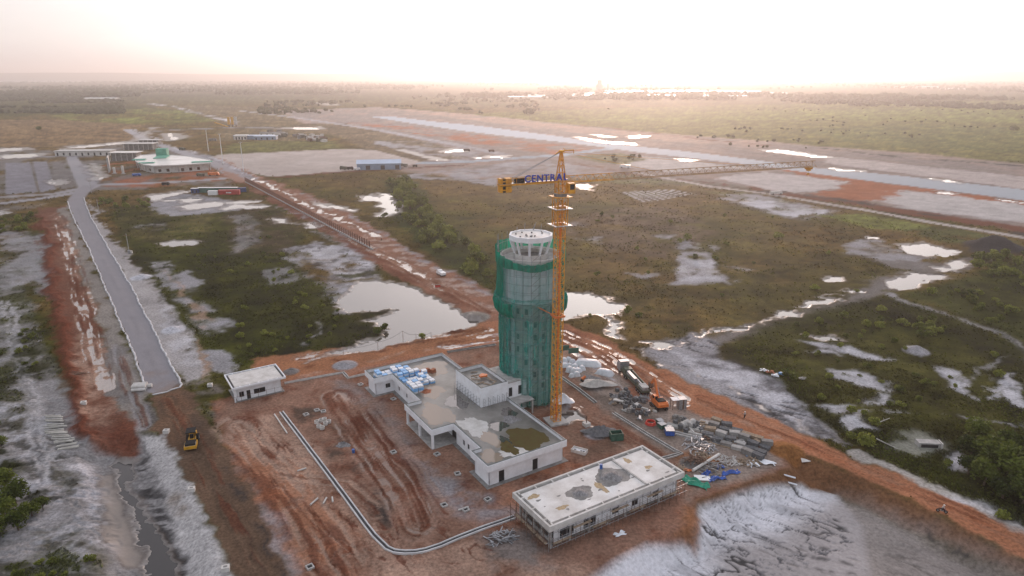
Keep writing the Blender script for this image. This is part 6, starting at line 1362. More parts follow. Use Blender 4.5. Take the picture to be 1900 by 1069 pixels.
# ------------------------------------------------------------------ terminal site at upper left
def Z(px, py, z): 
    q = P(px, py, z); return (q[0], q[1])
tq = [Z(a, b, 6.0) for a, b in ((252, 299), (257, 302.5), (268, 306), (284, 308), (330, 306.5), (391, 302.5), (389, 296.5), (345, 289.5), (290, 286), (262, 288), (250, 294))]
tcx = sum(a[0] for a in tq) / len(tq); tcy = sum(a[1] for a in tq) / len(tq)
def loc_poly(q): return [(a[0] - tcx, a[1] - tcy) for a in q]
TG = pm('green_shutter', (.10, .36, .26), .6, .2, .3); WETC = pm('wet_white_roof', (.58, .57, .55), .25, .12, .06, c2=(.36, .34, .32), c2amt=.8)
term = thing('terminal_building', 'round-ended concrete terminal shell with pale wet roof and green edges', 'building', (tcx, tcy, 0))
tl = loc_poly(tq)
area = sum(tl[i][0] * tl[(i + 1) % len(tl)][1] - tl[(i + 1) % len(tl)][0] * tl[i][1] for i in range(len(tl)))
if area < 0: tl = tl[::-1]
MB().prism(tl, 5.2, 6.0).build('roof_slab', WETC, term); MB().ring(offset(tl, -.3), .55, 5.4, 6.3).build('roof_edge', CONC_L, term)
wl = offset(tl, 2.0); wm = MB()
for k in range(len(wl)):
    a, b = wl[k], wl[(k + 1) % len(wl)]; L_ = math.hypot(b[0] - a[0], b[1] - a[1]); n = int(L_ / 6)
    wm.wall(a, b, 0, 5.19, .4, [(q * 6 + 2, q * 6 + 4.2, .8, 3.2) for q in range(n)])
wm.build('wall', CONC_L, term)
for k in range(len(tl)):
    a = offset(tl, .8)[k]; MB().box(a[0], a[1], 2.6, .7, .7, 5.18).build('column', CONC, term)
for (a, b, w, d, h) in ((300, 291, 10, 22, .5), (258, 296, 10, 8, .5), (375, 300, 16, 5, .5), (272, 302, 12, 4, .6)):
    q = Z(a, b, 6.3); MB().box(q[0] - tcx, q[1] - tcy, 6.02 + h / 2, w, d, h, .3).build('shuttering', TG, term)
q = Z(302, 288, 6); MB().box(q[0] - tcx, q[1] - tcy, 9, 9, 8, 5.9, .2).build('stair_core', TG, term)
def slab_house(name, label, px, py, L_, W_, h, rz, wall, roof, doors=5, frame=False):
    x, y = P(px, py); t = thing(name, label, 'building', (x, y, 0), rz)
    if frame:
        for i in range(int(L_ / 5) + 1):
            for j in (0, 1): MB().box(-L_ / 2 + i * 5 + .3, -W_ / 2 + j * W_ + (.3 if j == 0 else -.3), h / 2, .6, .6, h - .02).build('column', wall, t)
        MB().bx(-L_ / 2 + 1, -W_ / 2 + 1.5, 0, L_ / 2 - 1, W_ / 2 - 1, h - .02).build('wall', CONC_D, t)
    else:
        m = MB().wall((-L_ / 2, -W_ / 2), (L_ / 2, -W_ / 2), 0, h - .01, .3, [(1.5 + k * L_ / doors, 3.2 + k * L_ / doors, .6 if k % 2 else 0, h * .7) for k in range(doors)]); m.bx(-L_ / 2, W_ / 2 - .3, 0, L_ / 2, W_ / 2, h - .01); m.bx(-L_ / 2, -W_ / 2 + .31, 0, -L_ / 2 + .3, W_ / 2 - .31, h - .01); m.bx(L_ / 2 - .3, -W_ / 2 + .31, 0, L_ / 2, W_ / 2 - .31, h - .01); m.build('wall', wall, t)
        for k in range(doors): MB().box(-L_ / 2 + 2.35 + k * L_ / doors, -W_ / 2 + .22, h * .35, 1.6, .06, h * .6).build('window' if k % 2 else 'door', GLASS, t)
    MB().bx(-L_ / 2 - .6, -W_ / 2 - .6, h, L_ / 2 + .6, W_ / 2 + .6, h + .5).build('roof', roof, t)
    return t
slab_house('long_pavilion', 'long low white pavilion beyond the parking lots', 160, 288, 52, 12, 4.5, R(4), CONC_L, CONC_L, 9)
slab_house('concrete_frame_building', 'grey two-level concrete frame building left of the terminal', 236, 297, 24, 14, 7, R(5), CONC, WETC, frame=True)
slab_house('concrete_frame_building', 'smaller concrete frame building behind the terminal', 262, 277, 30, 14, 6, R(5), CONC, CONC_L, frame=True)
slab_house('concrete_frame_building', 'low concrete frame building at the far end of the terminal group', 280, 268, 22, 12, 5, R(6), CONC_L, CONC_L, frame=True)
o = thing('concrete_panel_wall', 'tall free-standing concrete panel wall before the terminal', 'wall', (*P(203, 320), 0), R(118)); MB().bx(-1, -.4, 0, 24, .4, 11.5).build('panel', CONC_L, o); MB().bx(-1.2, -.8, 0, -1.001, .8, 11.8).build('end_pier', CONC, o)
for k, (a, b, h) in enumerate(((213, 322, 5), (229, 323, 6.5))):
    t = thing('concrete_pier', ('shorter' if k == 0 else 'taller') + ' lone concrete pier on the red terminal site', 'pier', (*P(a, b), 0)); MB().bx(-.7, -.7, .0, .7, .7, h).build('shaft', CONC_L, t); MB().bx(-1.3, -1.3, -.1, 1.3, 1.3, .5).build('footing', CONC, t)
def container(label, px, py, L_, h, rz, wall, roof=None, lift=0.0, cat='container'):
    x, y = P(px, py); t = thing('container', label, cat, (x, y, lift), rz)
    MB().bx(-L_ / 2, -1.25, 0, L_ / 2, 1.25, h).build('shell', wall, t)
    for k in range(int(L_ / .9)): MB().bx(-L_ / 2 + .2 + k * .9, -1.31, .1, -L_ / 2 + .6 + k * .9, -1.251, h - .1).build('corrugation', wall, t)
    MB().bx(-L_ / 2 - .1, -1.4, h, L_ / 2 + .1, 1.4, h + .16).build('roof', roof or wall, t)
    for s in (-1, 1): MB().bx(s * L_ / 4 - .5, -1.34, .3, s * L_ / 4 + .5, -1.30, 2.0).build('door', GLASS if roof else wall, t)
    return t
CTG = pm('dark_green_container', (.03, .13, .11), .5, .15, .4); CTR = pm('red_container', (.42, .03, .03), .5, .15, .4); CTB = pm('navy_container', (.03, .07, .20), .5, .15, .4)
container('long dark green site office with pale roof beside the crossing', 405, 357, 26, 3.2, R(3), CTG, WHTP, 0, 'site office')
container('short blue and white site office at the near end of the row', 363, 358, 5, 3, R(3), CTB, WHTP, 0, 'site office')
rc = container('red freight container with white mark before the site office', 426, 361, 13.5, 2.9, R(4), CTR)
MB().bx(-1.6, -1.36, 1.1, -.7, -1.345, 1.8).bx(-.4, -1.36, 1.1, 1.6, -1.345, 1.7).build('white_mark', WHTP, rc)
container('white freight container between site office and red container', 396, 362, 6, 2.7, R(4), WHTP)
container('navy container set aslant right of the red container', 449, 356, 5.5, 2.6, R(28), CTB)
# hangar on the apron
hx, hy = P(704, 313); hg = thing('hangar', 'pale blue steel hangar standing alone at the apron edge', 'hangar', (hx, hy, 0), R(9))
HW = pm('blue_sheet_wall', (.22, .30, .42), .5, .1, .2)
MB().prof([(-9, 0), (-9, 5.2), (0, 7.6), (9, 5.2), (9, 0)], -19, 19)
hm = MB(); hm.v = []; hm.prof([(-8, 0), (-8, 5), (0, 7.4), (8, 5), (8, 0)], -18, 18); h1 = hm.build('wall', HW, hg); h1.rotation_euler = (0, 0, R(90))
for s in (-1, 1):
    rf = MB().box(0, s * 4.2, 6.35, 37, 8.9, .2, 0, -s * math.atan2(2.4, 8)).build('roof', ROOFB, hg)
for k in range(6): MB().box(-15 + k * 6, -8.06, 2.0, 3.4, .1, 3.4).build('door', DARK if k % 2 else HW, hg)
# high-mast lights
for k, (bx_, by_, ty_) in enumerate(((387, 281, 241), (414, 305, 249), (452, 318, 264))):
    x, y = P(bx_, by_); d_ = y * _c + CAM_H * _s; h = (by_ - ty_) / FOC * d_ / math.cos(R(10)) * .97
    t = thing('light_mast', ('tall light mast farthest up the apron road', 'tall light mast between the other two by the apron', 'tall light mast nearest the red junction by the apron')[k], 'light mast', (x, y, 0)); MB().tube((0, 0, 0), (0, 0, h), .42, 8, .18).build('pole', WHTP, t); MB().ring(circ(1.3, 12), .4, h - .4, h).build('lamp_ring', STEEL, t); MB().bx(-.6, -.6, -.1, .6, .6, .5).build('footing', CONC, t)
for k, (a, b, h, lb) in enumerate(((240, 470, 9, 'grey utility pole with crossarm beside the asphalt road'), (170, 358, 9, 'utility pole at the road junction'), (184, 396, 8, 'utility pole in the bushes beside the junction'))):
    t = thing('utility_pole', lb, 'pole', G(a, b), .3); MB().tube((0, 0, -.1), (0, 0, h), .17, 7, .11).build('pole', CONC, t); MB().bx(-1.2, -.08, h - 1.1, 1.2, .08, h - .9).build('crossarm', RUSTY, t)
    if k == 0: MB().bx(-.5, -.5, 0, .5, .5, 1.4).build('cabinet', STEEL, t); MB().bx(.6, -.4, 0, 1.3, .4, 1.1).build('cabinet', CONC_L, t)
# works camp and batching plant
for k, (a, b, L_, W_, h, rt, lb) in enumerate(((472, 258, 46, 12, 4.2, ROOFB, 'long pale blue shed of the works camp'), (494, 259, 26, 10, 4, ROOFB, 'shorter blue shed at the end of the works camp'), (448, 259, 14, 10, 5, WHTP, 'small white shed before the works camp'), (505, 251, 30, 10, 3.5, CONC_D, 'dark open shed behind the blue camp sheds'))):
    slab_house('camp_shed', lb, a, b, L_, W_, h, R(5), HW if k < 2 else CONC_L, rt, 4)
x, y = P(432, 236); bt = thing('batching_plant', 'yellow concrete batching plant with silos beyond the works camp', 'plant', (x, y, 0), .2)
for k in range(3): MB().tube((k * 5 - 5, 0, 4), (k * 5 - 5, 0, 15), 2, 12).build('silo', YEL if k < 2 else CONC_L, bt); MB().tube((k * 5 - 5, 0, 0), (k * 5 - 5, 0, 4), .8, 4).build('support', RUSTY, bt)
MB().box(-16, 0, 4, 20, 2, 1.5, 0, 0, .35).build('conveyor', YEL, bt)
VM = [('dark', OLV), ('white', WHTP), ('dark', CONC_D)]
for k, (a, b, L_, h, mt, lb) in enumerate(((637, 315, 6, 3, OLV, 'dark covered truck left of the hangar'), (650, 315, 5, 2.6, BLACK, 'black loader beside the covered truck left of the hangar'), (663, 316, 5, 2.4, WHTP, 'white car by the corner of the hangar'), (748, 309, 8, 2.6, OLV, 'dark truck parked just right of the hangar'), (770, 310, 4, 2, BLACK, 'dark car alone on the strip right of the hangar'), (214 + 40, 327, 6, 2.2, BLUEP, 'blue truck on the red ground before the terminal'), (372, 327, 7, 2.4, OLV, 'dark truck at the right end of the terminal'), (397, 326, 8, 2.8, ORN, 'orange machine at the terminal corner'), (308, 344, 5, 2.2, BLACK, 'dark car on the track below the terminal'), (1160, 312, 9, 3, WHTP, 'white truck on the dark bank near the jib'), (866, 281, 7, 2.6, BLACK, 'dark truck on the grey road beyond the hangar'), (912, 282, 6, 2.4, RUSTY, 'brown truck farther along the grey road'), (338, 279, 8, 3, OLV, 'dark machine beside the light mast row'), (395, 262, 9, 3.5, CONC_D, 'grey machine in the yard before the works camp'), (1440, 361, 8, 2.4, CONC_L, 'pale truck on the dark runway bank'))):
    x, y = P(a, b); t = thing('parked_truck', lb, 'truck', (x, y, 0), R(8 if k % 3 else 150)); MB().prof([(L_ * .18, .5), (L_ * .18, h), (L_ * .4, h), (L_ * .5, h * .6), (L_ * .5, .5)], -1.1, 1.1).build('cab', mt, t); MB().bx(-L_ / 2, -1.2, .6, L_ * .15, 1.2, h * .95).build('body', mt, t)
    for x_ in (-L_ * .33, L_ * .33):
        for y_ in (-1, 1): MB().tube((x_, y_ - .2, .5), (x_, y_ + .2, .5), .5, 10).build('wheel', BLACK, t)
r_ = random.Random(31)
for k in range(34):
    a = r_.uniform(500, 602); b = 250 + (a - 500) * .10 + r_.uniform(-5, 6); x, y = P(a, b); L_ = r_.uniform(6, 12); h = r_.uniform(3, 5)
    o = MB().bx(-L_ / 2, -1.5, .5, L_ * .2, 1.5, h).bx(L_ * .21, -1.3, .5, L_ / 2, 1.3, h * .8).bx(-L_ * .4, -1.6, 0, L_ * .4, 1.6, .5).build('parked_machine', r_.choice([CONC_D, OLV, CONC, RUSTY, CONC_L]), None, (x, y, 0), r_.uniform(0, 3)); tag(o, 'parked site machine in the crowded yard beside the works camp', 'machine', 'machines by the works camp')

# ------------------------------------------------------------------ far edge: works, villages, hills
FW = pm('bright_sheet_roof', (.74, .75, .77), .25, .05, .01)
for k, (px, py, w, hgt, lb) in enumerate(((1262, 173, 300, 9, 'very long white factory roof near the sunlit horizon'), (1240, 180, 110, 6, 'smaller white factory roof before the long one'), (1035, 180, 120, 6, 'long white shed left of the far tower'), (1070, 178, 70, 6, 'short white shed beside the far tower'), (985, 182, 90, 5, 'low white shed at the left of the far works'), (1108, 176, 60, 7, 'white shed at the foot of the far tower'), (1340, 180, 120, 5, 'flat pale shed right of the long factory'), (1415, 175, 90, 6, 'pale blue shed farthest right of the works'), (1690, 163, 60, 7, 'pale house cluster block below the hills'), (1720, 164, 40, 9, 'taller pale block in the far village below the hills'), (1770, 166, 50, 6, 'low pale block at the right of the far village'), (70, 152, 160, 10, 'pale building block far off at the left horizon'), (190, 186, 60, 6, 'grey shed at the edge of the left wood'))):
    x, y = P(px, py); t = thing('far_shed', lb, 'shed', (x, y, 0), R(3)); W_ = w * y / 1500
    W_ = w / FOC * y * .9
    dpt = W_ * .16
    MB().bx(-W_ / 2, -dpt, 0, W_ / 2, dpt, hgt).build('wall', CONC_L, t); MB().prof([(-dpt - 1, hgt), (0, hgt * 1.35), (dpt + 1, hgt)], -W_ / 2 - 1, W_ / 2 + 1).build('roof', FW, t).rotation_euler = (0, 0, R(90))
x, y = P(1112, 171); t = thing('far_tower', 'dark slender works tower against the glare on the horizon', 'tower', (x, y, 0)); MB().bx(-14, -14, 0, 14, 14, 34).build('shaft', CONC, t); MB().bx(-9, -9, 34, 9, 9, 55).build('shaft', CONC, t); MB().tube((40, 0, 0), (40, 0, 38), 6, 10, 4).build('chimney', CONC, t)
# hills
nx, ny = 160, 14; hv = []; hf = []
for j in range(ny):
    for i in range(nx):
        X = -9500 + i * 150.0; Y = 11000 + j * 320.0; hv.append((X, Y))
ha = np.array(hv); hn = fbm(ha[:, 0], ha[:, 1], 2600, 301, 4, .55); hr_ = sstep(1500, 9000, ha[:, 0]) * 1.0 + .5 + .25 * sstep(-3000, -9000, ha[:, 0])
prof_ = np.sin(np.clip((ha[:, 1] - 11000) / (320 * (ny - 1)), 0, 1) * math.pi)
hz_ = prof_ * (78 + 95 * hr_ * hn) - 4
hm = bpy.data.meshes.new('hills'); hm.from_pydata(np.column_stack([ha, hz_]).tolist(), [], [(j * nx + i, j * nx + i + 1, (j + 1) * nx + i + 1, (j + 1) * nx + i) for j in range(ny - 1) for i in range(nx - 1)])
hm.polygons.foreach_set('use_smooth', [True] * len(hm.polygons)); hm.materials.append(pm('wooded_hills', (.05, .06, .025), .95, .3, .004)); ho = bpy.data.objects.new('hills', hm); col.objects.link(ho); ho['kind'] = 'structure'

# ------------------------------------------------------------------ vegetation
def leaf_mat(name, c, c2, rough=.7):
    m = bpy.data.materials.new(name); m.use_nodes = True; t = m.node_tree; N, L = t.nodes.new, t.links.new; b = t.nodes['Principled BSDF']
    oi = N('ShaderNodeObjectInfo'); g = N('ShaderNodeNewGeometry'); n = N('ShaderNodeTexNoise'); n.inputs['Scale'].default_value = .9; n.inputs['Detail'].default_value = 3; L(g.outputs['Position'], n.inputs['Vector'])
    ad_ = N('ShaderNodeMath'); ad_.operation = 'MULTIPLY_ADD'; L(oi.outputs['Random'], ad_.inputs[0]); ad_.inputs[1].default_value = .6; L(n.outputs[0], ad_.inputs[2])
    r = N('ShaderNodeValToRGB'); L(ad_.outputs[0], r.inputs[0]); r.color_ramp.elements[0].position = .35; r.color_ramp.elements[1].position = 1.0; r.color_ramp.elements[0].color = (*c, 1); r.color_ramp.elements[1].color = (*c2, 1)
    L(r.outputs[0], b.inputs['Base Color']); b.inputs['Roughness'].default_value = rough; b.inputs['Specular IOR Level'].default_value = .12
    tl_ = N('ShaderNodeBsdfTranslucent'); L(r.outputs[0], tl_.inputs[0]); mx = N('ShaderNodeMixShader'); mx.inputs[0].default_value = .3; out = t.nodes['Material Output']; L(b.outputs[0], mx.inputs[1]); L(tl_.outputs[0], mx.inputs[2]); L(mx.outputs[0], out.inputs[0])
    return m
LEAF = leaf_mat('bush_leaves', (.030, .050, .010), (.21, .235, .045)); LEAFD = leaf_mat('tree_leaves', (.010, .024, .005), (.12, .15, .026)); BARK = pm('bark', (.12, .09, .065), .9, .3, 4)
def crown_mesh(name, mat, lobes, per, size, seed):
    r = np.random.default_rng(seed); V = []; F = []
    for (cx, cy, cz, rx, ry, rz) in lobes:
        n = per; d = r.normal(size=(n, 3)); d /= np.linalg.norm(d, axis=1)[:, None]; rad = .45 + .62 * r.random(n) ** .6
        c = np.array([cx, cy, cz]) + d * rad[:, None] * np.array([rx, ry, rz]); c[:, 2] = np.maximum(c[:, 2], .03)
        for k in range(n):
            a = r.normal(size=3); a /= np.linalg.norm(a); nb = d[k] * .6 + r.normal(size=3) * .6; b_ = np.cross(a, nb); b_ /= np.linalg.norm(b_) + 1e-6; s = size * r.uniform(.55, 1.35)
            o = len(V); V += [c[k] - a * s, c[k] + b_ * s * .6, c[k] + a * s, c[k] - b_ * s * .6]; F.append((o, o + 1, o + 2, o + 3))
    me_ = bpy.data.meshes.new(name); me_.from_pydata([tuple(v) for v in V], [], F); me_.materials.append(mat); return me_
def lobes(n, R_, H, seed):
    r = random.Random(seed); out = []
    for k in range(n):
        a = r.uniform(0, 6.28); q = R_ * .55 * math.sqrt(r.random()); s = r.uniform(.38, .62); out.append((q * math.cos(a), q * math.sin(a), H * r.uniform(.3, .75), R_ * s, R_ * s, H * s * .62))
    return out
BUSH = [crown_mesh('foliage', LEAF, lobes(5, 1.0, 1.25, 10 + k), 70, .16, 50 + k) for k in range(5)]
TREE = [crown_mesh('crown', LEAFD, [(a, b, c + 1.2, d, e, f) for a, b, c, d, e, f in lobes(11, 2.3, 4.2, 30 + k)], 120, .27, 80 + k) for k in range(4)]
bs = MB()
for k in range(5): bs.tube((0, 0, -.05), (.35 * math.cos(k * 1.3), .35 * math.sin(k * 1.3), .8), .04, 4, .015)
BSTEM = bs.mesh('stem', BARK)
def trunk_mesh(seed):
    r = random.Random(seed); m = MB(); m.tube((0, 0, -.2), (.1, .05, 1.7), .17, 7, .12); 
    for k in range(6):
        a = k * 1.05 + r.uniform(-.3, .3); z0 = r.uniform(1.1, 1.7); m.tube((.1, .05, z0), (1.2 * math.cos(a), 1.2 * math.sin(a), z0 + r.uniform(1.0, 2.2)), .08, 5, .02)
    m.tube((.1, .05, 1.6), (.15, .1, 4.0), .12, 6, .03); return m.mesh('trunk', BARK)
TRUNK = [trunk_mesh(k) for k in range(3)]
rv = random.Random(77)
def bush(px, py, s, label, group=None, hs_=1.0, loc=None):
    p_ = loc or G(px, py); t = thing('bush', label, 'bush', p_, rv.uniform(0, 6), group); t.scale = (s * rv.uniform(.85, 1.2), s * rv.uniform(.85, 1.2), s * hs_ * rv.uniform(.8, 1.15))
    for nm, me_ in (('foliage', rv.choice(BUSH)), ('stem', BSTEM)):
        o = bpy.data.objects.new(nm, me_); col.objects.link(o); o.parent = t
    return t
def tree(px, py, s, label, group=None, hs_=1.0):
    t = thing('tree', label, 'tree', G(px, py), rv.uniform(0, 6), group); t.scale = (s, s, s * hs_ * rv.uniform(.9, 1.1))
    for nm, me_ in (('crown', rv.choice(TREE)), ('trunk', rv.choice(TRUNK))):
        o = bpy.data.objects.new(nm, me_); col.objects.link(o); o.parent = t
# wood at right edge, wood at bottom left
for (a, b, s) in ((1808, 822, 1.35), (1800, 850, 1.2), (1830, 860, 1.5), (1862, 848, 1.3), (1850, 885, 1.6), (1885, 860, 1.3), (1880, 905, 1.5), (1825, 900, 1.2), (1898, 935, 1.4), (1860, 925, 1.2), (1795, 880, .9), (1925, 890, 1.4), (1940, 950, 1.4)):
    tree(a, b, s, 'leafy green tree in the dense clump at the right edge', 'trees in the right-edge clump', .8)
for (a, b, s) in ((10, 905, 1.0), (30, 935, 1.1), (8, 960, 1.2), (60, 960, .8), (-20, 930, 1.3), (35, 985, .9), (-10, 1000, 1.2), (80, 945, .6), (0, 830, .7), (-15, 800, .9)):
    tree(a, b, s, 'dark green tree in the small wood at the left edge', 'trees in the left-edge wood', .75)
B1 = [(1463, 702, 2.0, 'round dark bush beside the litter by the white stream'), (1518, 600, 2.0, 'round bush on the corner of the sandy track'), (1566, 592, 1.7, 'tall dark bush right of the track corner bush'), (1478, 604, 1.0, 'small lone bush beside the sandy track'), (1610, 682, 1.3, 'single bush in the middle of the dark heath'), (1605, 824, 2.2, 'broad bush near the ditch below the heath'), (1580, 815, 1.2, 'small bush left of the broad ditch bush'), (1624, 790, 1.6, 'upright bush above the broad ditch bush'), (1578, 766, 1.4, 'bright bush between the sand scars'), (1600, 770, 1.1, 'pale bush beside the bright bush on the sand scars'), (1525, 742, 1.2, 'yellowish bush on the heath above the stream'), (1852, 700, 1.6, 'dark round bush by the tracks at the right edge'), (1846, 662, 1.2, 'small bush above the right-hand tracks'), (1760, 862, 1.0, 'low bush left of the right-edge tree clump'), (1865, 965, 1.5, 'bush below the right-edge tree clump near the road'),
      (783, 626, 1.3, 'small upright bush at the pond edge'), (713, 612, 1.6, 'bush at the tip of the dark point in the pond'), (700, 618, 1.5, 'bush behind the tip of the dark point'), (1166, 580, 1.8, 'bush at the right tip of the pond beside the tower'), (1185, 590, 1.5, 'bush just right of the tower pond'), (1095, 587, 1.0, 'reedy bush on the near bank of the tower pond'), (714, 402, 2.0, 'small tree-like bush at the foot of the bright pools'), (72, 241, 4.0, 'dark thicket alone in the brown far field'), (1880, 242, 6, 'dark tree clump on the pale strip at the far right'), (1275, 446, 2.4, 'tall bush at the top of the sandy scar'), (1292, 480, 1.7, 'bush in the middle of the sandy scar'), (1326, 482, 1.8, 'bush at the right side of the sandy scar'), (1262, 450, 1.8, 'yellowish bush left of the tall scar bush'), (1445, 442, 2.6, 'wide green bush on the open brown heath'), (1512, 538, 1.8, 'yellow-green bush on the heath above the water line'), (1347, 455, 1.6, 'dark bush right of the sandy scar'), (1590, 540, 1.3, 'bush beside the end of the water line')]
for q in B1: bush(q[0], q[1], q[2], q[3])
def clump(n, pix, s0, s1, label, group, hs_=1.0):
    q = PP(pix); xs = [a[0] for a in q]; ys = [a[1] for a in q]; k = 0; tries = 0
    while k < n and tries < n * 60:
        tries += 1; x = rv.uniform(min(xs), max(xs)); y = rv.uniform(min(ys), max(ys))
        if poly_sd(np.array([x]), np.array([y]), q)[0] < 0: continue
        bush(0, 0, rv.uniform(s0, s1), label, group, hs_, (x, y, gz(x, y))); k += 1
clump(78, [(722, 338), (765, 338), (790, 385), (820, 420), (880, 465), (915, 500), (912, 530), (860, 502), (780, 450), (745, 400)], 2.6, 4.6, 'rounded green bush in the long thicket along the haul road', 'bushes of the haul road thicket')
clump(18, [(1690, 640), (1780, 610), (1640, 570), (1600, 610), (1640, 640)], 1.1, 2.2, 'green bush around the pale mound in the dark heath', 'bushes round the pale mound')
clump(18, [(1800, 480), (1910, 470), (1920, 525), (1830, 520), (1790, 500)], 1.6, 3.2, 'green bush in the thicket beyond the pools at right', 'bushes beyond the right pools')
clump(22, [(1690, 545), (1900, 530), (1920, 640), (1800, 590)], 1.1, 2.4, 'green bush on the slope right of the curved track', 'bushes right of the curved track')
clump(14, [(0, 408), (58, 402), (62, 425), (0, 436)], 1.4, 2.6, 'green bush in the patch left of the red spoil bank', 'bushes left of the spoil bank')
clump(18, [(176, 372), (280, 370), (275, 388), (190, 388)], 1.4, 2.6, 'green bush in the row below the terminal track', 'bushes below the terminal track')
clump(26, [(430, 560), (560, 540), (690, 600), (690, 640), (540, 668), (440, 670)], .7, 1.5, 'small bright bush on the dark heath beside the pond', 'bushes on the pond heath')
clump(18, [(330, 470), (500, 440), (560, 520), (470, 560), (380, 540)], .8, 1.6, 'small bush on the brown heath right of the asphalt road', 'bushes right of the asphalt road')
clump(26, [(1440, 640), (1560, 600), (1780, 680), (1790, 800), (1560, 740)], .6, 1.3, 'low bush scattered on the dark right heath', 'low bushes on the right heath')
clump(14, [(1050, 400), (1500, 400), (1640, 470), (1500, 545), (1200, 600), (1060, 500)], 1.0, 1.6, 'low bush scattered on the brown heath behind the tower', 'low bushes behind the tower')
clump(9, [(30, 560), (70, 600), (75, 690), (20, 760), (0, 640)], .8, 1.5, 'low bush among the sand tracks at the left edge', 'low bushes at the left edge')
clump(7, [(60, 1030), (180, 1030), (190, 1075), (20, 1075)], .6, 1.1, 'low bush on the sand at the bottom left', 'low bushes at bottom left')

# heath plants nobody could count: one mesh of tufts
def scatter_tufts(n, smin, smax, name, seed, thr=.55, size=1.0, near=.95, green=0.0):
    r = np.random.default_rng(seed); tt_ = r.uniform(-1.0, 1.0, n); s_ = r.uniform(smin, smax, n); y = CAM_H / s_; x = y * tt_
    jj = np.clip(np.searchsorted(-ss, -s_) - 1, 0, NR - 2); ii = np.clip(((tt_ - tt[0]) / (tt[1] - tt[0])).astype(int), 0, NC - 2); id_ = jj * NC + ii
    vg = tg.veg[id_]; keep = (vg > thr) & (tg.pond[id_] == 0) & (r.random(n) < np.clip(fbm(x, y, 9, 401, 3) * 3.4 - 1.15, .04, 1) * np.clip(fbm(x, y, 40, 403, 3) * 3 - .7, .25, 1)); x, y, id_ = x[keep], y[keep], id_[keep]; n = len(x)
    z = tg.z[id_]; d = np.hypot(x, y); sz = size * (.24 + .0011 * d) * r.uniform(.5, 1.6, n); c = np.stack([tg.c[k][id_] for k in range(3)], 1)
    gr = fbm(x, y, 18, 402, 3); tint = r.uniform(.6, 2.0, n)[:, None]; gm = np.clip((gr - .42) * 3 + r.uniform(-.4, .4, n), 0, 1)[:, None]
    c = (c * (1 - .6 * gm) + np.array([.075, .092, .018]) * .6 * gm) * tint
    V = []; C = []
    for k in range(3):
        a = r.uniform(0, 6.28, n); w = sz * .62; ox, oy = np.cos(a) * w, np.sin(a) * w; lx, ly = r.uniform(-.5, .5, n) * sz, r.uniform(.0, 1.0, n) * sz
        V.append(np.stack([np.stack([x - ox, y - oy, z - .08], 1), np.stack([x + ox, y + oy, z - .08], 1), np.stack([x + lx, y + ly, z + .05 + sz * r.uniform(.1, .55, n)], 1)], 1))
        C.append(np.repeat(c[:, None, :], 3, 1))
    V = np.concatenate(V).reshape(-1, 3); C = np.concatenate(C).reshape(-1, 3); nf = len(V) // 3
    me_ = bpy.data.meshes.new(name); me_.vertices.add(len(V)); me_.vertices.foreach_set('co', V.astype(np.float32).ravel()); me_.loops.add(len(V)); me_.polygons.add(nf); me_.loops.foreach_set('vertex_index', np.arange(len(V), dtype=np.int32)); me_.polygons.foreach_set('loop_start', np.arange(0, len(V), 3, dtype=np.int32)); me_.update()
    ca_ = me_.color_attributes.new('leaf', 'FLOAT_COLOR', 'POINT'); ca_.data.foreach_set('color', np.column_stack([np.clip(C, .006, .5), np.ones(len(C))]).astype(np.float32).ravel())
    me_.materials.append(TUFT); o = bpy.data.objects.new(name, me_); col.objects.link(o); o['kind'] = 'stuff'; o['label'] = 'low heath plants covering the ground'; o['category'] = 'heath'
    return nf
TUFT = bpy.data.materials.new('heath_leaves'); TUFT.use_nodes = True; _t = TUFT.node_tree; _a = _t.nodes.new('ShaderNodeAttribute'); _a.attribute_name = 'leaf'; _t.links.new(_a.outputs['Color'], _t.nodes['Principled BSDF'].inputs['Base Color']); _t.nodes['Principled BSDF'].inputs['Roughness'].default_value = .85; _t.nodes['Principled BSDF'].inputs['Specular IOR Level'].default_value = .05; _tl = _t.nodes.new('ShaderNodeBsdfTranslucent'); _t.links.new(_a.outputs['Color'], _tl.inputs[0]); _mx = _t.nodes.new('ShaderNodeMixShader'); _mx.inputs[0].default_value = .45; _t.links.new(_t.nodes['Principled BSDF'].outputs[0], _mx.inputs[1]); _t.links.new(_tl.outputs[0], _mx.inputs[2]); _t.links.new(_mx.outputs[0], _t.nodes['Material Output'].inputs[0])
nt1 = scatter_tufts(330000, .12, .92, 'heath', 5)
# far woods: rows of rough crowns
def far_wood(name, n, pix, h0, h1, seed, thr, scale):
    r = np.random.default_rng(seed); out = []
    a = r.uniform(pix[0], pix[2], n); b = r.uniform(pix[1], pix[3], n); u = (a - 950) / FOC; v = (534.5 - b) / FOC; t_ = -CAM_H / (-_s + _c * v); x = u * t_; y = (_c + _s * v) * t_
    k = fbm(x, y * .6, scale, seed, 4, .6) > thr; return x[k], y[k], r.uniform(h0, h1, k.sum())
parts = [far_wood('w', 4200, (-260, 182, 230, 212), 4, 8, 501, .48, 160), far_wood('w', 5200, (-300, 152, 1000, 182), 8, 16, 502, .50, 900), far_wood('w', 4200, (1000, 150, 2250, 186), 8, 15, 503, .50, 900), far_wood('w', 1800, (1450, 180, 2200, 205), 5, 9, 504, .56, 300), far_wood('w', 900, (480, 180, 1000, 212), 4, 8, 505, .58, 300), far_wood('w', 700, (1100, 200, 2200, 300), 1.5, 3.5, 506, .62, 120)]
PX = np.concatenate([q[0] for q in parts]); PY = np.concatenate([q[1] for q in parts]); PH = np.concatenate([q[2] for q in parts])
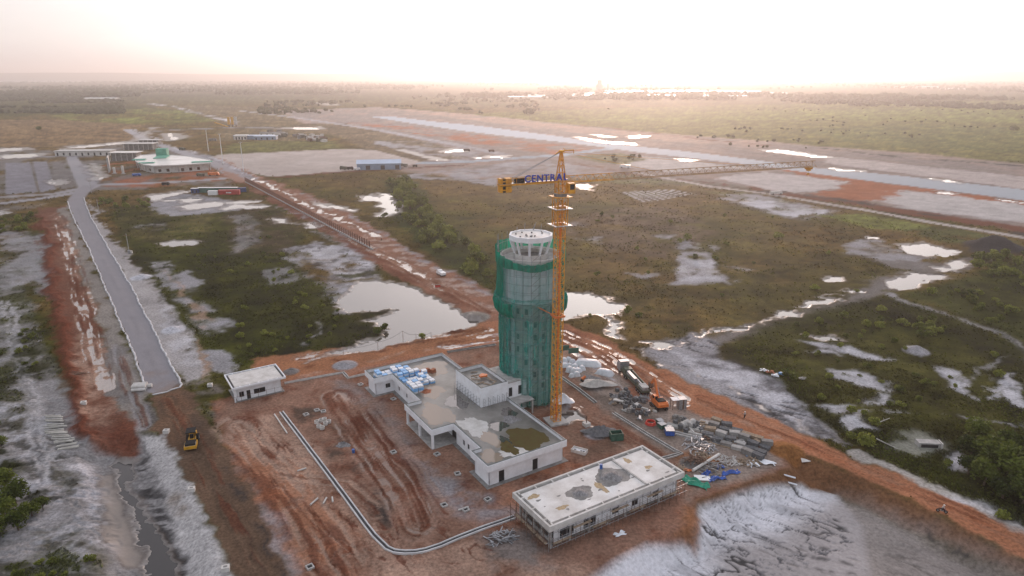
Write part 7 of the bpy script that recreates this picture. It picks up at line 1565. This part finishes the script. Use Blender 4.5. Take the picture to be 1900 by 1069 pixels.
bm = bmesh.new(); bmesh.ops.create_icosphere(bm, subdivisions=1, radius=1); iv = np.array([v.co[:] for v in bm.verts]); if_ = np.array([[v.index for v in f.verts] for f in bm.faces]); bm.free()
r = np.random.default_rng(9); nW = len(PX); jit = r.uniform(.6, 1.35, (nW, len(iv), 1)); wid = PH * r.uniform(.55, 1.0, nW)
WV = iv[None] * jit * np.stack([wid, wid, PH * .6], 1)[:, None, :]; WV[:, :, 0] += PX[:, None]; WV[:, :, 1] += PY[:, None]; WV[:, :, 2] += (PH * .5)[:, None]
WF = (if_[None] + (np.arange(nW) * len(iv))[:, None, None]).reshape(-1, 3); WV = WV.reshape(-1, 3)
me_ = bpy.data.meshes.new('far_woods'); me_.vertices.add(len(WV)); me_.vertices.foreach_set('co', WV.astype(np.float32).ravel()); me_.loops.add(len(WF) * 3); me_.polygons.add(len(WF)); me_.loops.foreach_set('vertex_index', WF.astype(np.int32).ravel()); me_.polygons.foreach_set('loop_start', np.arange(0, len(WF) * 3, 3, dtype=np.int32)); me_.update()
me_.materials.append(pm('far_leaves', (.060, .066, .024), .9, .3, .02)); o = bpy.data.objects.new('far_woods', me_); col.objects.link(o); o['kind'] = 'stuff'; o['label'] = 'far-off woods across the plain'; o['category'] = 'woods'

# ------------------------------------------------------------------ evening haze: one closed box of thin air
def haze_box(x0, y0, z0, x1, y1, z1):
    v = [(x, y, z) for z in (z0, z1) for y in (y0, y1) for x in (x0, x1)]
    f = [(0, 2, 3, 1), (4, 5, 7, 6), (0, 1, 5, 4), (1, 3, 7, 5), (3, 2, 6, 7), (2, 0, 4, 6)]
    me = bpy.data.meshes.new('haze'); me.from_pydata(v, [], f); o = bpy.data.objects.new('haze', me); col.objects.link(o)
    m = bpy.data.materials.new('haze'); m.use_nodes = True; t = m.node_tree; t.nodes.clear()
    pv = t.nodes.new('ShaderNodeVolumePrincipled'); out = t.nodes.new('ShaderNodeOutputMaterial'); t.links.new(pv.outputs[0], out.inputs['Volume'])
    pv.inputs['Density'].default_value = HAZE; pv.inputs['Anisotropy'].default_value = .62; pv.inputs['Color'].default_value = (1.0, .95, .93, 1)
    me.materials.append(m); o['kind'] = 'stuff'
HAZE = .00016
haze_box(-125000, -1500, -8, 125000, 112000, 225)
